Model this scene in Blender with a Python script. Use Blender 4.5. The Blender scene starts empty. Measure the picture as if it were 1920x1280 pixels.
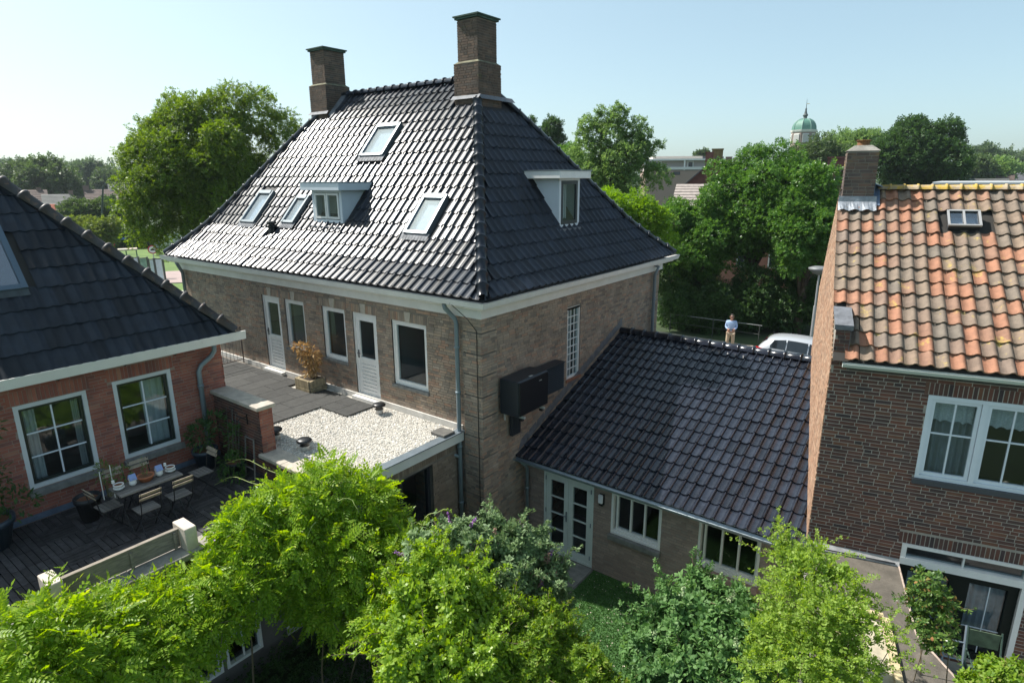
import bpy, math, random
import numpy as np
from mathutils import Matrix, Vector
R = math.radians
rng = np.random.default_rng(7)
random.seed(7)
SC = bpy.context.scene
COL = SC.collection

# ---------------------------------------------------------------- camera, sky, sun, exposure
CAMP = np.array([0.0, 0.0, 8.6])
yaw, pitch, roll = R(37.205), R(14.836), R(0.295)
cf = np.array([-math.sin(yaw)*math.cos(pitch), math.cos(yaw)*math.cos(pitch), -math.sin(pitch)])
cr = np.array([math.cos(yaw), math.sin(yaw), 0.0])
cd = np.cross(cf, cr)
cr, cd = math.cos(roll)*cr + math.sin(roll)*cd, -math.sin(roll)*cr + math.cos(roll)*cd
cam = bpy.data.cameras.new('camera')
camo = bpy.data.objects.new('camera', cam); COL.objects.link(camo)
cam.sensor_width = 36; cam.lens = 1150/1920*36; cam.clip_start = 0.1; cam.clip_end = 6000
camo.matrix_world = Matrix([[cr[i], -cd[i], -cf[i], CAMP[i]] for i in range(3)] + [[0, 0, 0, 1]])
SC.camera = camo

SUND = np.array([0.80, 0.165, -1.0]); SUND /= np.linalg.norm(SUND)      # direction the light travels
sun_el = math.asin(-SUND[2]); sun_az = math.atan2(-SUND[0], -SUND[1])  # azimuth from +y towards +x
W = bpy.data.worlds.new('World'); SC.world = W; W.use_nodes = True
nt = W.node_tree; bg = nt.nodes['Background']
sky = nt.nodes.new('ShaderNodeTexSky'); sky.sky_type = 'NISHITA'; sky.sun_disc = False
sky.sun_elevation = sun_el; sky.sun_rotation = sun_az
sky.altitude = 0; sky.air_density = 0.7; sky.dust_density = 2.0; sky.ozone_density = 3.0
gm = nt.nodes.new('ShaderNodeGamma'); gm.inputs[1].default_value = 0.6; nt.links.new(sky.outputs[0], gm.inputs[0])
mu = nt.nodes.new('ShaderNodeMix'); mu.data_type = 'RGBA'; mu.blend_type = 'MULTIPLY'; mu.clamp_result = False; mu.inputs[0].default_value = 1.0
mu.inputs[7].default_value = (1.26, 1.42, 1.29, 1); nt.links.new(gm.outputs[0], mu.inputs[6])
nt.links.new(mu.outputs[2], bg.inputs[0]); bg.inputs[1].default_value = 0.15
sl = bpy.data.lights.new('sun', 'SUN'); sl.energy = 4.2; sl.angle = R(0.53); sl.color = (1.0, 0.95, 0.88)
so = bpy.data.objects.new('sun', sl); COL.objects.link(so)
so.rotation_euler = Vector(SUND).to_track_quat('-Z', 'Y').to_euler()
SC.view_settings.view_transform = 'Standard'; SC.view_settings.look = 'None'
SC.view_settings.exposure = 0.94; SC.view_settings.gamma = 1; SC.view_settings.use_curve_mapping = False

# ---------------------------------------------------------------- materials
MATS = {}
def mat(name, col, rough=0.7, metal=0.0, var=0.0, col2=None, scale=8.0, bump=0.0, bscale=None, isl=0.0,
        spec=0.5, coat=0.0, isl2=None, stain=None, stretch=None, detail=5.0):
    """col..col2 mixed by noise; isl: value spread per island/object; isl2: list of colours picked per island."""
    if name in MATS: return MATS[name]
    m = bpy.data.materials.new(name); m.use_nodes = True; t = m.node_tree; N = t.nodes; L = t.links
    b = N['Principled BSDF']; b.inputs['Roughness'].default_value = rough; b.inputs['Metallic'].default_value = metal
    b.inputs['Specular IOR Level'].default_value = spec; b.inputs['Coat Weight'].default_value = coat
    tc = N.new('ShaderNodeTexCoord'); geo = N.new('ShaderNodeNewGeometry'); oi = N.new('ShaderNodeObjectInfo')
    pos = geo.outputs['Position']
    if stretch:
        mp = N.new('ShaderNodeMapping'); mp.inputs['Scale'].default_value = stretch; L.new(pos, mp.inputs[0]); pos = mp.outputs[0]
    cur = None
    if isl2:
        a = N.new('ShaderNodeMath'); a.operation = 'ADD'; L.new(geo.outputs['Random Per Island'], a.inputs[0]); L.new(oi.outputs['Random'], a.inputs[1])
        f = N.new('ShaderNodeMath'); f.operation = 'FRACT'; L.new(a.outputs[0], f.inputs[0])
        r = N.new('ShaderNodeValToRGB'); r.color_ramp.interpolation = 'LINEAR'
        els = r.color_ramp.elements
        while len(els) < len(isl2): els.new(0.5)
        for i, c in enumerate(isl2):
            els[i].position = c[0]; els[i].color = (*c[1], 1)
        L.new(f.outputs[0], r.inputs[0]); cur = r.outputs[0]
    if col2 is not None or var:
        n = N.new('ShaderNodeTexNoise'); n.inputs['Scale'].default_value = scale; n.inputs['Detail'].default_value = detail
        n.inputs['Roughness'].default_value = 0.62
        L.new(pos, n.inputs['Vector'])
        mx = N.new('ShaderNodeMix'); mx.data_type = 'RGBA'
        rp = N.new('ShaderNodeMapRange'); rp.inputs[1].default_value = 0.36; rp.inputs[2].default_value = 0.64
        L.new(n.outputs['Fac'], rp.inputs[0]); L.new(rp.outputs[0], mx.inputs[0])
        c2 = col2 if col2 is not None else tuple(c*(1-var) for c in col)
        if cur is not None:
            mx.blend_type = 'MULTIPLY'; v = 1-var if col2 is None else 1
            L.new(cur, mx.inputs[6]); mx.inputs[7].default_value = (v, v, v, 1)
        else:
            mx.inputs[6].default_value = (*col, 1); mx.inputs[7].default_value = (*c2, 1)
        cur = mx.outputs[2]
    if isl:
        a = N.new('ShaderNodeMath'); a.operation = 'ADD'; L.new(geo.outputs['Random Per Island'], a.inputs[0]); L.new(oi.outputs['Random'], a.inputs[1])
        f = N.new('ShaderNodeMath'); f.operation = 'FRACT'; L.new(a.outputs[0], f.inputs[0])
        rp = N.new('ShaderNodeMapRange'); rp.inputs[3].default_value = 1-isl; rp.inputs[4].default_value = 1+isl
        L.new(f.outputs[0], rp.inputs[0])
        hs = N.new('ShaderNodeHueSaturation'); L.new(rp.outputs[0], hs.inputs['Value'])
        if cur is not None: L.new(cur, hs.inputs['Color'])
        else: hs.inputs['Color'].default_value = (*col, 1)
        cur = hs.outputs[0]
    if stain:   # (colour, scale, threshold, strength)
        n = N.new('ShaderNodeTexNoise'); n.inputs['Scale'].default_value = stain[1]; n.inputs['Detail'].default_value = 8
        n.inputs['Roughness'].default_value = 0.7
        L.new(geo.outputs['Position'], n.inputs['Vector'])
        rp = N.new('ShaderNodeMapRange'); rp.inputs[1].default_value = stain[2]; rp.inputs[2].default_value = stain[2]+0.08
        rp.inputs[4].default_value = stain[3]; L.new(n.outputs['Fac'], rp.inputs[0])
        mx = N.new('ShaderNodeMix'); mx.data_type = 'RGBA'; L.new(rp.outputs[0], mx.inputs[0])
        if cur is not None: L.new(cur, mx.inputs[6])
        else: mx.inputs[6].default_value = (*col, 1)
        mx.inputs[7].default_value = (*stain[0], 1); cur = mx.outputs[2]
    if cur is not None: L.new(cur, b.inputs['Base Color'])
    else: b.inputs['Base Color'].default_value = (*col, 1)
    if bump:
        n = N.new('ShaderNodeTexNoise'); n.inputs['Scale'].default_value = bscale or scale*3; n.inputs['Detail'].default_value = 4
        L.new(pos, n.inputs['Vector'])
        bu = N.new('ShaderNodeBump'); bu.inputs['Strength'].default_value = bump; bu.inputs['Distance'].default_value = 0.02
        L.new(n.outputs['Fac'], bu.inputs['Height']); L.new(bu.outputs[0], b.inputs['Normal'])
    MATS[name] = m
    return m

def leafmat(name, c1, c2, trans=0.45, rough=0.5, c3=None, spec=0.28):
    m = bpy.data.materials.new(name); m.use_nodes = True; t = m.node_tree; N = t.nodes; L = t.links
    b = N['Principled BSDF']; b.inputs['Roughness'].default_value = rough; b.inputs['Specular IOR Level'].default_value = spec
    geo = N.new('ShaderNodeNewGeometry'); oi = N.new('ShaderNodeObjectInfo')
    a = N.new('ShaderNodeMath'); a.operation = 'ADD'; L.new(geo.outputs['Random Per Island'], a.inputs[0]); L.new(oi.outputs['Random'], a.inputs[1])
    f = N.new('ShaderNodeMath'); f.operation = 'FRACT'; L.new(a.outputs[0], f.inputs[0])
    r = N.new('ShaderNodeValToRGB'); e = r.color_ramp.elements; e[0].color = (*c1, 1); e[1].color = (*c2, 1)
    if c3: q = e.new(0.93); q.color = (*c2, 1); e[-1].color = (*c3, 1)
    L.new(f.outputs[0], r.inputs[0]); L.new(r.outputs[0], b.inputs['Base Color'])
    tr = N.new('ShaderNodeBsdfTranslucent')
    h = N.new('ShaderNodeHueSaturation'); h.inputs['Hue'].default_value = 0.485; h.inputs['Saturation'].default_value = 1.15
    h.inputs['Value'].default_value = 1.5; L.new(r.outputs[0], h.inputs['Color']); L.new(h.outputs[0], tr.inputs[0])
    mx = N.new('ShaderNodeMixShader'); mx.inputs[0].default_value = trans
    L.new(b.outputs[0], mx.inputs[1]); L.new(tr.outputs[0], mx.inputs[2]); L.new(mx.outputs[0], N['Material Output'].inputs[0])
    return m

def glassmat(name, tint=(0.8, 0.86, 0.88), mixf=0.9, ior=1.5, dark=None):
    """window pane: fresnel mirror over a clear sheet that dims what lies behind."""
    m = bpy.data.materials.new(name); m.use_nodes = True; t = m.node_tree; N = t.nodes; L = t.links
    N.remove(N['Principled BSDF'])
    g = N.new('ShaderNodeBsdfGlossy'); g.inputs['Roughness'].default_value = 0.015; g.inputs[0].default_value = (0.95, 0.97, 1, 1)
    tr = N.new('ShaderNodeBsdfTransparent'); tr.inputs[0].default_value = (*tint, 1)
    lw = N.new('ShaderNodeLayerWeight'); lw.inputs[0].default_value = 0.5
    p5 = N.new('ShaderNodeMath'); p5.operation = 'POWER'; p5.inputs[1].default_value = 5; L.new(lw.outputs['Facing'], p5.inputs[0])
    f0 = ((ior-1)/(ior+1))**2
    a = N.new('ShaderNodeMath'); a.operation = 'MULTIPLY_ADD'; a.inputs[1].default_value = 1-f0; a.inputs[2].default_value = f0; a.use_clamp = True
    L.new(p5.outputs[0], a.inputs[0])
    mx = N.new('ShaderNodeMixShader'); L.new(a.outputs[0], mx.inputs[0]); L.new(tr.outputs[0], mx.inputs[1]); L.new(g.outputs[0], mx.inputs[2])
    L.new(mx.outputs[0], N['Material Output'].inputs[0])
    return m

# ---------------------------------------------------------------- geometry helpers
ORG = {}
def link(o, parent=None, wloc=None):
    COL.objects.link(o)
    w = np.array(wloc if wloc is not None else (0, 0, 0), float)
    if parent is not None:
        if wloc is None: w = ORG[parent.name].copy()
        o.parent = parent; o.location = w - ORG[parent.name]
    else: o.location = w
    ORG[o.name] = w
    return o
def tag(o, label=None, cat=None, group=None, kind=None):
    if label: o['label'] = label
    if cat: o['category'] = cat
    if group: o['group'] = group
    if kind: o['kind'] = kind
    return o
def thing(name, loc, label, cat, group=None):
    o = bpy.data.objects.new(name, None); o.empty_display_size = 0.2
    link(o, None, loc); return tag(o, label, cat, group)
def mesh_np(name, V, F, m, smooth=False):
    """F: list of faces, or an (n,k) int array."""
    me = bpy.data.meshes.new(name)
    V = np.asarray(V, np.float32)
    if isinstance(F, np.ndarray):
        n, k = F.shape
        me.vertices.add(len(V)); me.vertices.foreach_set('co', V.ravel())
        me.loops.add(n*k); me.loops.foreach_set('vertex_index', F.ravel().astype(np.int32))
        me.polygons.add(n); me.polygons.foreach_set('loop_start', np.arange(0, n*k, k, dtype=np.int32))
        me.update(calc_edges=True)
    else:
        me.from_pydata(V.tolist(), [], [list(f) for f in F]); me.update()
    if m: me.materials.append(m)
    me.polygons.foreach_set('use_smooth', [bool(smooth)]*len(me.polygons))
    return me
def mk(name, V, F, m, parent=None, smooth=False, kind=None, wloc=None):
    """vertices in world coordinates -> object under parent (or at wloc)."""
    o0 = ORG[parent.name] if parent is not None and wloc is None else np.array(wloc if wloc is not None else (0, 0, 0), float)
    me = mesh_np(name, np.asarray(V, float) - o0, F, m, smooth)
    o = bpy.data.objects.new(name, me); link(o, parent, wloc if wloc is not None else None)
    if parent is None and wloc is None: ORG[o.name] = np.zeros(3)
    if kind: o['kind'] = kind
    return o

class Fr:
    """a local frame: origin, rotation about z."""
    def __init__(s, o=(0, 0, 0), deg=0.0):
        a = R(deg); s.o = np.array(o, float); s.a = a
        s.M = np.array([[math.cos(a), -math.sin(a), 0], [math.sin(a), math.cos(a), 0], [0, 0, 1]])
    def __call__(s, p): return np.asarray(p, float) @ s.M.T + s.o
WORLD = Fr()
class G:
    """collects shapes, then links them as one mesh."""
    def __init__(s, fr=WORLD): s.V = []; s.F = []; s.fr = fr; s.n = 0
    def add(s, v, f):
        v = np.asarray(v, float); s.V.append(v); s.F += [tuple(i+s.n for i in q) for q in f]; s.n += len(v); return s
    def box(s, x0, x1, y0, y1, z0, z1):
        return s.add([(x, y, z) for z in (z0, z1) for y in (y0, y1) for x in (x0, x1)],
                     [(0, 2, 3, 1), (4, 5, 7, 6), (0, 1, 5, 4), (2, 6, 7, 3), (0, 4, 6, 2), (1, 3, 7, 5)])
    def prism(s, poly, axis, a, b):
        """poly in the two other axes (in x,y,z order), swept along axis from a to b."""
        n = len(poly); v = []
        for c in (a, b):
            for p in poly:
                q = list(p); q.insert(axis, c); v.append(q)
        return s.add(v, [tuple(range(n))[::-1], tuple(range(n, 2*n))] + [(i, (i+1) % n, n+(i+1) % n, n+i) for i in range(n)])
    def tube(s, pts, r, k=8, caps=True, r1=None):
        pts = [np.array(p, float) for p in pts]; n = len(pts); v = []; f = []
        up = np.array([0, 0, 1.0]); prev = None
        for i, p in enumerate(pts):
            t = pts[min(i+1, n-1)] - pts[max(i-1, 0)]; t /= (np.linalg.norm(t)+1e-9)
            if prev is None:
                a = np.cross(t, up)
                if np.linalg.norm(a) < 1e-3: a = np.cross(t, (1, 0, 0))
            else: a = prev - t*(prev@t)
            a /= np.linalg.norm(a); prev = a; b = np.cross(t, a)
            rr = (r[i] if hasattr(r, '__len__') else (r if r1 is None else r + (r1-r)*i/max(1, n-1)))
            for j in range(k):
                q = 2*math.pi*j/k; v.append(p + rr*(math.cos(q)*a + math.sin(q)*b))
        for i in range(n-1):
            for j in range(k):
                f.append((i*k+j, i*k+(j+1) % k, (i+1)*k+(j+1) % k, (i+1)*k+j))
        if caps: f += [tuple(range(k))[::-1], tuple(range((n-1)*k, n*k))]
        return s.add(v, f)
    def lathe(s, c, prof, k=14):
        v = []; f = []; n = len(prof)
        for r, z in prof:
            for j in range(k): q = 2*math.pi*j/k; v.append((c[0]+r*math.cos(q), c[1]+r*math.sin(q), c[2]+z))
        for i in range(n-1):
            for j in range(k): f.append((i*k+j, i*k+(j+1) % k, (i+1)*k+(j+1) % k, (i+1)*k+j))
        f += [tuple(range(k))[::-1], tuple(range((n-1)*k, n*k))]
        return s.add(v, f)
    def quad(s, *p): return s.add(p, [tuple(range(len(p)))])
    def build(s, name, m, parent=None, smooth=False, kind=None, wloc=None, bevel=0):
        V = s.fr(np.concatenate(s.V))
        o = mk(name, V, s.F, m, parent, smooth, kind, wloc)
        if bevel:
            b = o.modifiers.new('bevel', 'BEVEL'); b.width = bevel; b.segments = 1; b.limit_method = 'ANGLE'
        return o

def in_view(P):
    """P (n,3) -> pixel coordinates in the 1920 frame and depth."""
    q = np.asarray(P) - CAMP; z = q@cf
    return 960+1150*(q@cr)/z, 640+1150*(q@cd)/z, z

# ---- bricks -------------------------------------------------------
BRK = {}
def brick_mesh(L, h, d, m):
    key = (round(L, 3), round(h, 3), m.name)
    if key not in BRK:
        g = G().box(0, L, -0.03, d, 0, h)
        BRK[key] = mesh_np('brick', np.concatenate(g.V), g.F, m)
    return BRK[key]
def subtract(iv, cuts):
    for a, b in cuts:
        o = []
        for x0, x1 in iv:
            if b <= x0 or a >= x1: o.append((x0, x1)); continue
            if a > x0: o.append((x0, a))
            if b < x1: o.append((b, x1))
        iv = o
    return iv
def brick_face(parent, o, udir, n, ulen, z0, z1, m, openings=(), course=0.0625, Lb=0.21, jt=0.011, nind=0, shape=None,
               wild=True, proud=0.006, seed=1, soldiers=()):
    """bricks over a vertical face. o: world point at u=0; udir, n: unit 2-D vectors; openings (u0,u1,z0,z1);
    shape(z) -> (umin,umax); soldiers: (u0,u1,zbottom,height) rows of upright bricks."""
    rg = np.random.default_rng(seed); u = np.array([*udir, 0.0]); nn = np.array([*n, 0.0]); o = np.array([o[0], o[1], 0.0])
    h = course-jt; rows = []
    ops = list(openings) + [(a, b, z, z+hh) for a, b, z, hh in soldiers]
    j = 0; z = z0
    while z + h*0.6 < z1:
        top = min(z+h, z1)
        a, b = (0, ulen) if shape is None else shape(z+h/2)
        if b > a:
            segs = subtract([(a, b)], [(p, q) for p, q, r0, r1 in ops if r0 < top-0.004 and r1 > z+0.004])
            x = a - Lb*(0.0 if j % 2 else 0.5) - (rg.random()*Lb if wild else 0)*0.5
            while x < b:
                w = Lb if (not wild or rg.random() < 0.72) else (Lb-jt)/2
                for s0, s1 in segs:
                    p, q = max(x, s0), min(x+w, s1)
                    if q-p > 0.03: rows.append((p, q-p, z, top-z))
                x += w+jt
        z += course; j += 1
    for a, b, zb, hh in soldiers:
        x = a
        while x < b-0.02:
            w = min(course-jt, b-x); rows.append((x, w, zb+jt/2, hh-jt)); x += course
    rows = np.array(rows); P = o + rows[:, :1]*u + np.c_[np.zeros((len(rows), 2)), rows[:, 2]]
    idx = np.zeros(len(rows), bool)
    if nind:
        px, py, dz = in_view(P)
        full = (np.abs(rows[:, 1]-Lb) < 1e-4) & (np.abs(rows[:, 3]-h) < 1e-4) & (px > 0) & (px < 1920) & (py > 0) & (py < 1280)
        size = np.where(full, 1/dz, 0)
        pick = np.argsort(-size)[:nind]; idx[pick[size[pick] > 0]] = True
    jit = np.maximum(proud + rg.normal(0, 0.0009, len(rows)), .0012)
    ang = math.atan2(u[1], u[0])
    # local brick has y as outward normal: need (u, n, z) frame; flip when left-handed
    left = (u[0]*nn[1]-u[1]*nn[0]) < 0
    for i in np.where(idx)[0]:
        me = brick_mesh(Lb, h, 0.0, m)
        ob = bpy.data.objects.new('brick', me); COL.objects.link(ob); ob.parent = parent
        if left:   # rotate half a turn about z and start from the far end
            p = P[i]+u*rows[i, 1]+nn*jit[i]; ob.rotation_euler = (0, 0, ang+math.pi)
        else: p = P[i]+nn*jit[i]; ob.rotation_euler = (0, 0, ang)
        ob.location = p-ORG[parent.name]
    r = rows[~idx]; Q = P[~idx]; jj = jit[~idx]; n_ = len(r)
    if n_:
        du = u*r[:, 1:2]; dz = np.c_[np.zeros((n_, 2)), r[:, 3]]; f0 = nn*jj[:, None]; bk = -0.03*nn
        V = np.stack([Q+bk, Q+du+bk, Q+du+dz+bk, Q+dz+bk, Q+f0, Q+du+f0, Q+du+dz+f0, Q+dz+f0], 1).reshape(-1, 3)
        f = np.array([(4, 5, 6, 7), (0, 1, 5, 4), (1, 2, 6, 5), (2, 3, 7, 6), (3, 0, 4, 7)])
        F = (f[None]+np.arange(n_)[:, None, None]*8).reshape(-1, 4)
        mk('brickwork', V, F, m, parent, kind='stuff')

def wall_face(g, o, udir, n, ulen, z0, z1, openings, depth=0.12, thick=0.25):
    """backing wall (mortar plane) with rectangular holes and their reveals, added to G g (world frame)."""
    u = np.array([*udir, 0.0]); nn = np.array([*n, 0.0]); o = np.array([o[0], o[1], 0.0])
    us = sorted({0, ulen, *[q for a in openings for q in a[:2]]}); zs = sorted({z0, z1, *[q for a in openings for q in a[2:4]]})
    us = [q for q in us if 0 <= q <= ulen]; zs = [q for q in zs if z0 <= q <= z1]
    P = lambda a, z, d=0: o+u*a+np.array([0, 0, z])-nn*d
    for i in range(len(us)-1):
        for j in range(len(zs)-1):
            cu, cz = (us[i]+us[i+1])/2, (zs[j]+zs[j+1])/2
            if any(a[0] < cu < a[1] and a[2] < cz < a[3] for a in openings): continue
            for d in (0, thick):
                g.quad(P(us[i], zs[j], d), P(us[i+1], zs[j], d), P(us[i+1], zs[j+1], d), P(us[i], zs[j+1], d))
    for a in openings:
        c = [P(a[0], a[2]), P(a[1], a[2]), P(a[1], a[3]), P(a[0], a[3])]; e = [q-nn*thick for q in c]
        for k in range(4): g.quad(c[k], c[(k+1) % 4], e[(k+1) % 4], e[k])

# ---- roof tiles ---------------------------------------------------
def tile_proto(prof, L, lip, m, smooth=True):
    """prof: [(x,z)] across; two ends along y; a front lip."""
    n = len(prof)
    V = [(x, 0, z) for x, z in prof] + [(x, L, z) for x, z in prof] + [(x, 0, z-lip) for x, z in prof] + [(x, 0, z) for x, z in prof]
    F = [(i, i+1, n+i+1, n+i) for i in range(n-1)] + [(2*n+i, 2*n+i+1, 3*n+i+1, 3*n+i) for i in range(n-1)]
    V = np.array(V, float); F = np.array(F)
    me = mesh_np('roof_tile', V, F, m, smooth)
    return V, F, me
def tile_roof(parent, fr, prof_tz, u0, u1, tilew, gauge, proto, m, umin=None, umax=None, holes=(), nind=0, lift=0.03, dirx=False,
              seed=3, jitter=0.003, stag=0.0, flip=False):
    """frame fr: u = local x, up-slope run t = local y (t>=0 from the eave), z up. prof_tz polyline of the surface."""
    rg = np.random.default_rng(seed)
    T = np.array(prof_tz, float); ds = np.r_[0, np.cumsum(np.hypot(np.diff(T[:, 0]), np.diff(T[:, 1])))]
    at = lambda s: np.array([np.interp(s, ds, T[:, 0]), np.interp(s, ds, T[:, 1])])
    V0, F0, me = proto; n0 = len(V0)
    nrow = int(math.floor(ds[-1]/gauge)); gauge = ds[-1]/nrow
    L0 = V0[:, 1].max()
    allV = []; allF = []; base = 0; inds = []
    for j in range(nrow):
        A = at(j*gauge); B = at(min((j+1)*gauge, ds[-1])); d = B-A; d /= np.linalg.norm(d); nrm = np.array([-d[1], d[0]])
        A = A+nrm*lift; B = B+nrm*0.004; Ld = B-A; ln = np.linalg.norm(Ld); Ld /= ln; nr = np.array([-Ld[1], Ld[0]])
        yl = V0[:, 1]*(ln+0.05)/L0
        tc = A[0]
        a = umin(tc) if umin else u0; b = umax(tc) if umax else u1
        k0 = math.floor((a-u0)/tilew)-1; k1 = math.ceil((b-u0)/tilew)+1
        for k in range(k0, k1):
            ux = u0+k*tilew+(stag if j % 2 else 0)
            if ux+tilew < a or ux > b: continue
            cu, ct = ux+tilew/2, (A[0]+B[0])/2
            if any(h[0] < cu < h[1] and h[2] < ct < h[3] for h in holes): continue
            jz = rg.normal(0, jitter); jx = rg.normal(0, jitter*0.7)
            X = ux+V0[:, 0]+jx
            t_ = A[0]+yl*Ld[0]+(V0[:, 2]+jz)*nr[0]; z_ = A[1]+yl*Ld[1]+(V0[:, 2]+jz)*nr[1]
            lo = np.array([umin(q) for q in t_]) if umin else np.full(n0, u0); hi = np.array([umax(q) for q in t_]) if umax else np.full(n0, u1)
            cut = (X < lo-0.001).any() or (X > hi+0.001).any()
            if cut:
                X = np.clip(X, lo, hi)
                if X.max()-X.min() < 0.02: continue
            W3 = fr(np.c_[X, t_, z_])
            if not cut: inds.append((W3, (ux+jx, A[0]+jz*nr[0], A[1]+jz*nr[1]), (Ld, nr), (ln+0.05)/L0))
            else: allV.append(W3)
    if inds:
        C = np.array([w[0].mean(0) for w in inds]); px, py, dz = in_view(C)
        ok = (px > -20) & (px < 1940) & (py > -20) & (py < 1300) & (dz > 0); sc = np.where(ok, 1/dz, 0)
        pick = set(np.argsort(-sc)[:nind].tolist()) if nind else set()
        for i, (W3, p, (Ld, nr), sy) in enumerate(inds):
            if i in pick and sc[i] > 0:
                ob = bpy.data.objects.new('roof_tile', me); COL.objects.link(ob); ob.parent = parent
                X = fr.M@np.array([1, 0, 0]); Y = fr.M@np.array([0, Ld[0], Ld[1]]); Z = fr.M@np.array([0, nr[0], nr[1]])
                if np.cross(X, Y)@Z < 0: X = X  # frame is right handed by construction
                pw = fr(np.array(p))-ORG[parent.name]
                ob.matrix_basis = Matrix([[X[r], Y[r]*sy, Z[r], pw[r]] for r in range(3)]+[[0, 0, 0, 1]])
            else: allV.append(W3)
    if allV:
        n_ = len(allV); V = np.concatenate(allV); F = (F0[None]+np.arange(n_)[:, None, None]*n0).reshape(-1, 4)
        mk('roof_tiles', V, F, m, parent, smooth=True, kind='stuff')
def cap_run(parent, pts, L, r0, r1, m, name='hip_tile', collar=True, arc=math.pi, k=7, lift=0.0):
    """half-round cap tiles along a polyline; each its own object sharing one mesh."""
    P = np.array(pts, float); ds = np.r_[0, np.cumsum(np.linalg.norm(np.diff(P, axis=0), axis=1))]
    at = lambda s: np.array([np.interp(s, ds, P[:, i]) for i in range(3)])
    n = max(1, int(round(ds[-1]/L))); L = ds[-1]/n
    secs = [(0, r0), (L*0.86, r1), (L*0.87, r1*1.22), (L*1.0, r1*1.22), (L*1.0, r1*0.9)] if collar else [(0, r0), (L*1.05, r1)]
    V = []; F = []
    for y, r in secs:
        for i in range(k+1):
            q = (math.pi-arc)/2+arc*i/k; V.append((r*math.cos(q), y, r*math.sin(q)-r0*0.25))
    for s in range(len(secs)-1):
        for i in range(k): a = s*(k+1)+i; F.append((a, a+1, a+k+2, a+k+1))
    me = mesh_np(name, V, F, m, True)
    for j in range(n):
        A, B = at(j*L), at((j+1)*L); d = B-A; d /= np.linalg.norm(d)
        x = np.cross(d, (0, 0, 1)); x /= np.linalg.norm(x); z = np.cross(x, d); A = A+z*lift
        ob = bpy.data.objects.new(name, me); COL.objects.link(ob); ob.parent = parent
        ob.matrix_basis = Matrix([[x[r], d[r], z[r], A[r]-ORG[parent.name][r]] for r in range(3)]+[[0, 0, 0, 1]])

# ---- windows and doors on a vertical face -------------------------
class Face:
    """u along the wall, w outward, z up -> world."""
    def __init__(s, o, udir, n): s.o = np.array([o[0], o[1], 0.0]); s.u = np.array([*udir, 0.0]); s.n = np.array([*n, 0.0])
    def __call__(s, p): p = np.asarray(p, float); return s.o+p[:, :1]*s.u+p[:, 1:2]*s.n+np.c_[np.zeros((len(p), 2)), p[:, 2]]
def frame_boxes(g, u0, u1, z0, z1, w0, w1, t):
    g.box(u0, u0+t, w0, w1, z0, z1); g.box(u1-t, u1, w0, w1, z0, z1)
    g.box(u0+t, u1-t, w0, w1, z0, z0+t); g.box(u0+t, u1-t, w0, w1, z1-t, z1)

# ---- leaves -------------------------------------------------------
def leaf_shape(kind):
    if kind == 'quad':     # bent rhombus
        V = [(0, 0, 0), (-.5, .5, .06), (0, 1, -.05), (.5, .5, .06)]; F = [(0, 1, 2), (0, 2, 3)]
    elif kind == 'lance':
        V = [(0, 0, 0), (-.17, .35, .04), (.17, .35, .04), (-.12, .7, .02), (.12, .7, .02), (0, 1, -.08), (0, .35, 0), (0, .7, -.02)]
        F = [(0, 6, 1), (0, 2, 6), (1, 6, 7), (1, 7, 3), (6, 2, 4), (6, 4, 7), (3, 7, 5), (7, 4, 5)]
    elif kind == 'pinnate':  # wisteria: a drooping rachis with paired leaflets
        V = []; F = []
        def leafl(px, py, pz, dx, dy, L, w):
            n = len(V); d = np.array([dx, dy, -0.15]); d /= np.linalg.norm(d); s = np.array([-d[1], d[0], 0]); p = np.array([px, py, pz])
            for q in (p, p+d*L*.45-s*w, p+d*L, p+d*L*.45+s*w): V.append(tuple(q))
            V[n+1] = tuple(np.array(V[n+1])+(0, 0, .02)); V[n+3] = tuple(np.array(V[n+3])+(0, 0, .02))
            F.append((n, n+1, n+2)); F.append((n, n+2, n+3))
        for i in range(5):
            y = .18+.17*i; z = -.28*y*y
            for sx in (-1, 1): leafl(0, y, z, sx, .55, .34-.02*i, .085)
        leafl(0, 1.0, -.28, 0.05, 1, .34, .085)
    elif kind == 'sprig':   # small clump of leaves on a twig tip
        V = []; F = []; rg = np.random.default_rng(4)
        for i in range(7):
            a = i*2.4; y = .12*i; n = len(V); d = np.array([math.cos(a)*.9, .55, math.sin(a)*.5+.1]); d /= np.linalg.norm(d)
            s = np.cross(d, (0, .3, 1)); s /= np.linalg.norm(s); p = np.array([0, y, 0]); L = .48-.03*i; w = .13
            for q in (p, p+d*L*.5-s*w, p+d*L, p+d*L*.5+s*w): V.append(tuple(q))
            F += [(n, n+1, n+2), (n, n+2, n+3)]
    elif kind == 'whorl':   # whorl of lance leaves (buddleia, laurel tip)
        V = []; F = []
        for i in range(8):
            a = i*2.4; n = len(V); el = .25+.1*(i % 3); d = np.array([math.cos(a), .45+.1*i, math.sin(a)]); d /= np.linalg.norm(d)
            s = np.cross(d, (0, 1, .2)); s /= np.linalg.norm(s); p = np.array([0, .06*i, 0]); L = .75-.05*i; w = .105; dr = np.array([0, -.10, 0])
            for q in (p, p+d*L*.35-s*w+(0, .03, 0), p+d*L*.35+s*w+(0, .03, 0), p+d*L*.72-s*w*.8+dr*.3, p+d*L*.72+s*w*.8+dr*.3, p+d*L+dr): V.append(tuple(q))
            F += [(n, n+1, n+2), (n+1, n+3, n+4), (n+1, n+4, n+2), (n+3, n+5, n+4)]
    return np.array(V, float), np.array(F)
LS = {k: leaf_shape(k) for k in ('quad', 'lance', 'pinnate', 'sprig', 'whorl')}
def unit(a): return a/(np.linalg.norm(a, axis=-1, keepdims=True)+1e-9)
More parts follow.
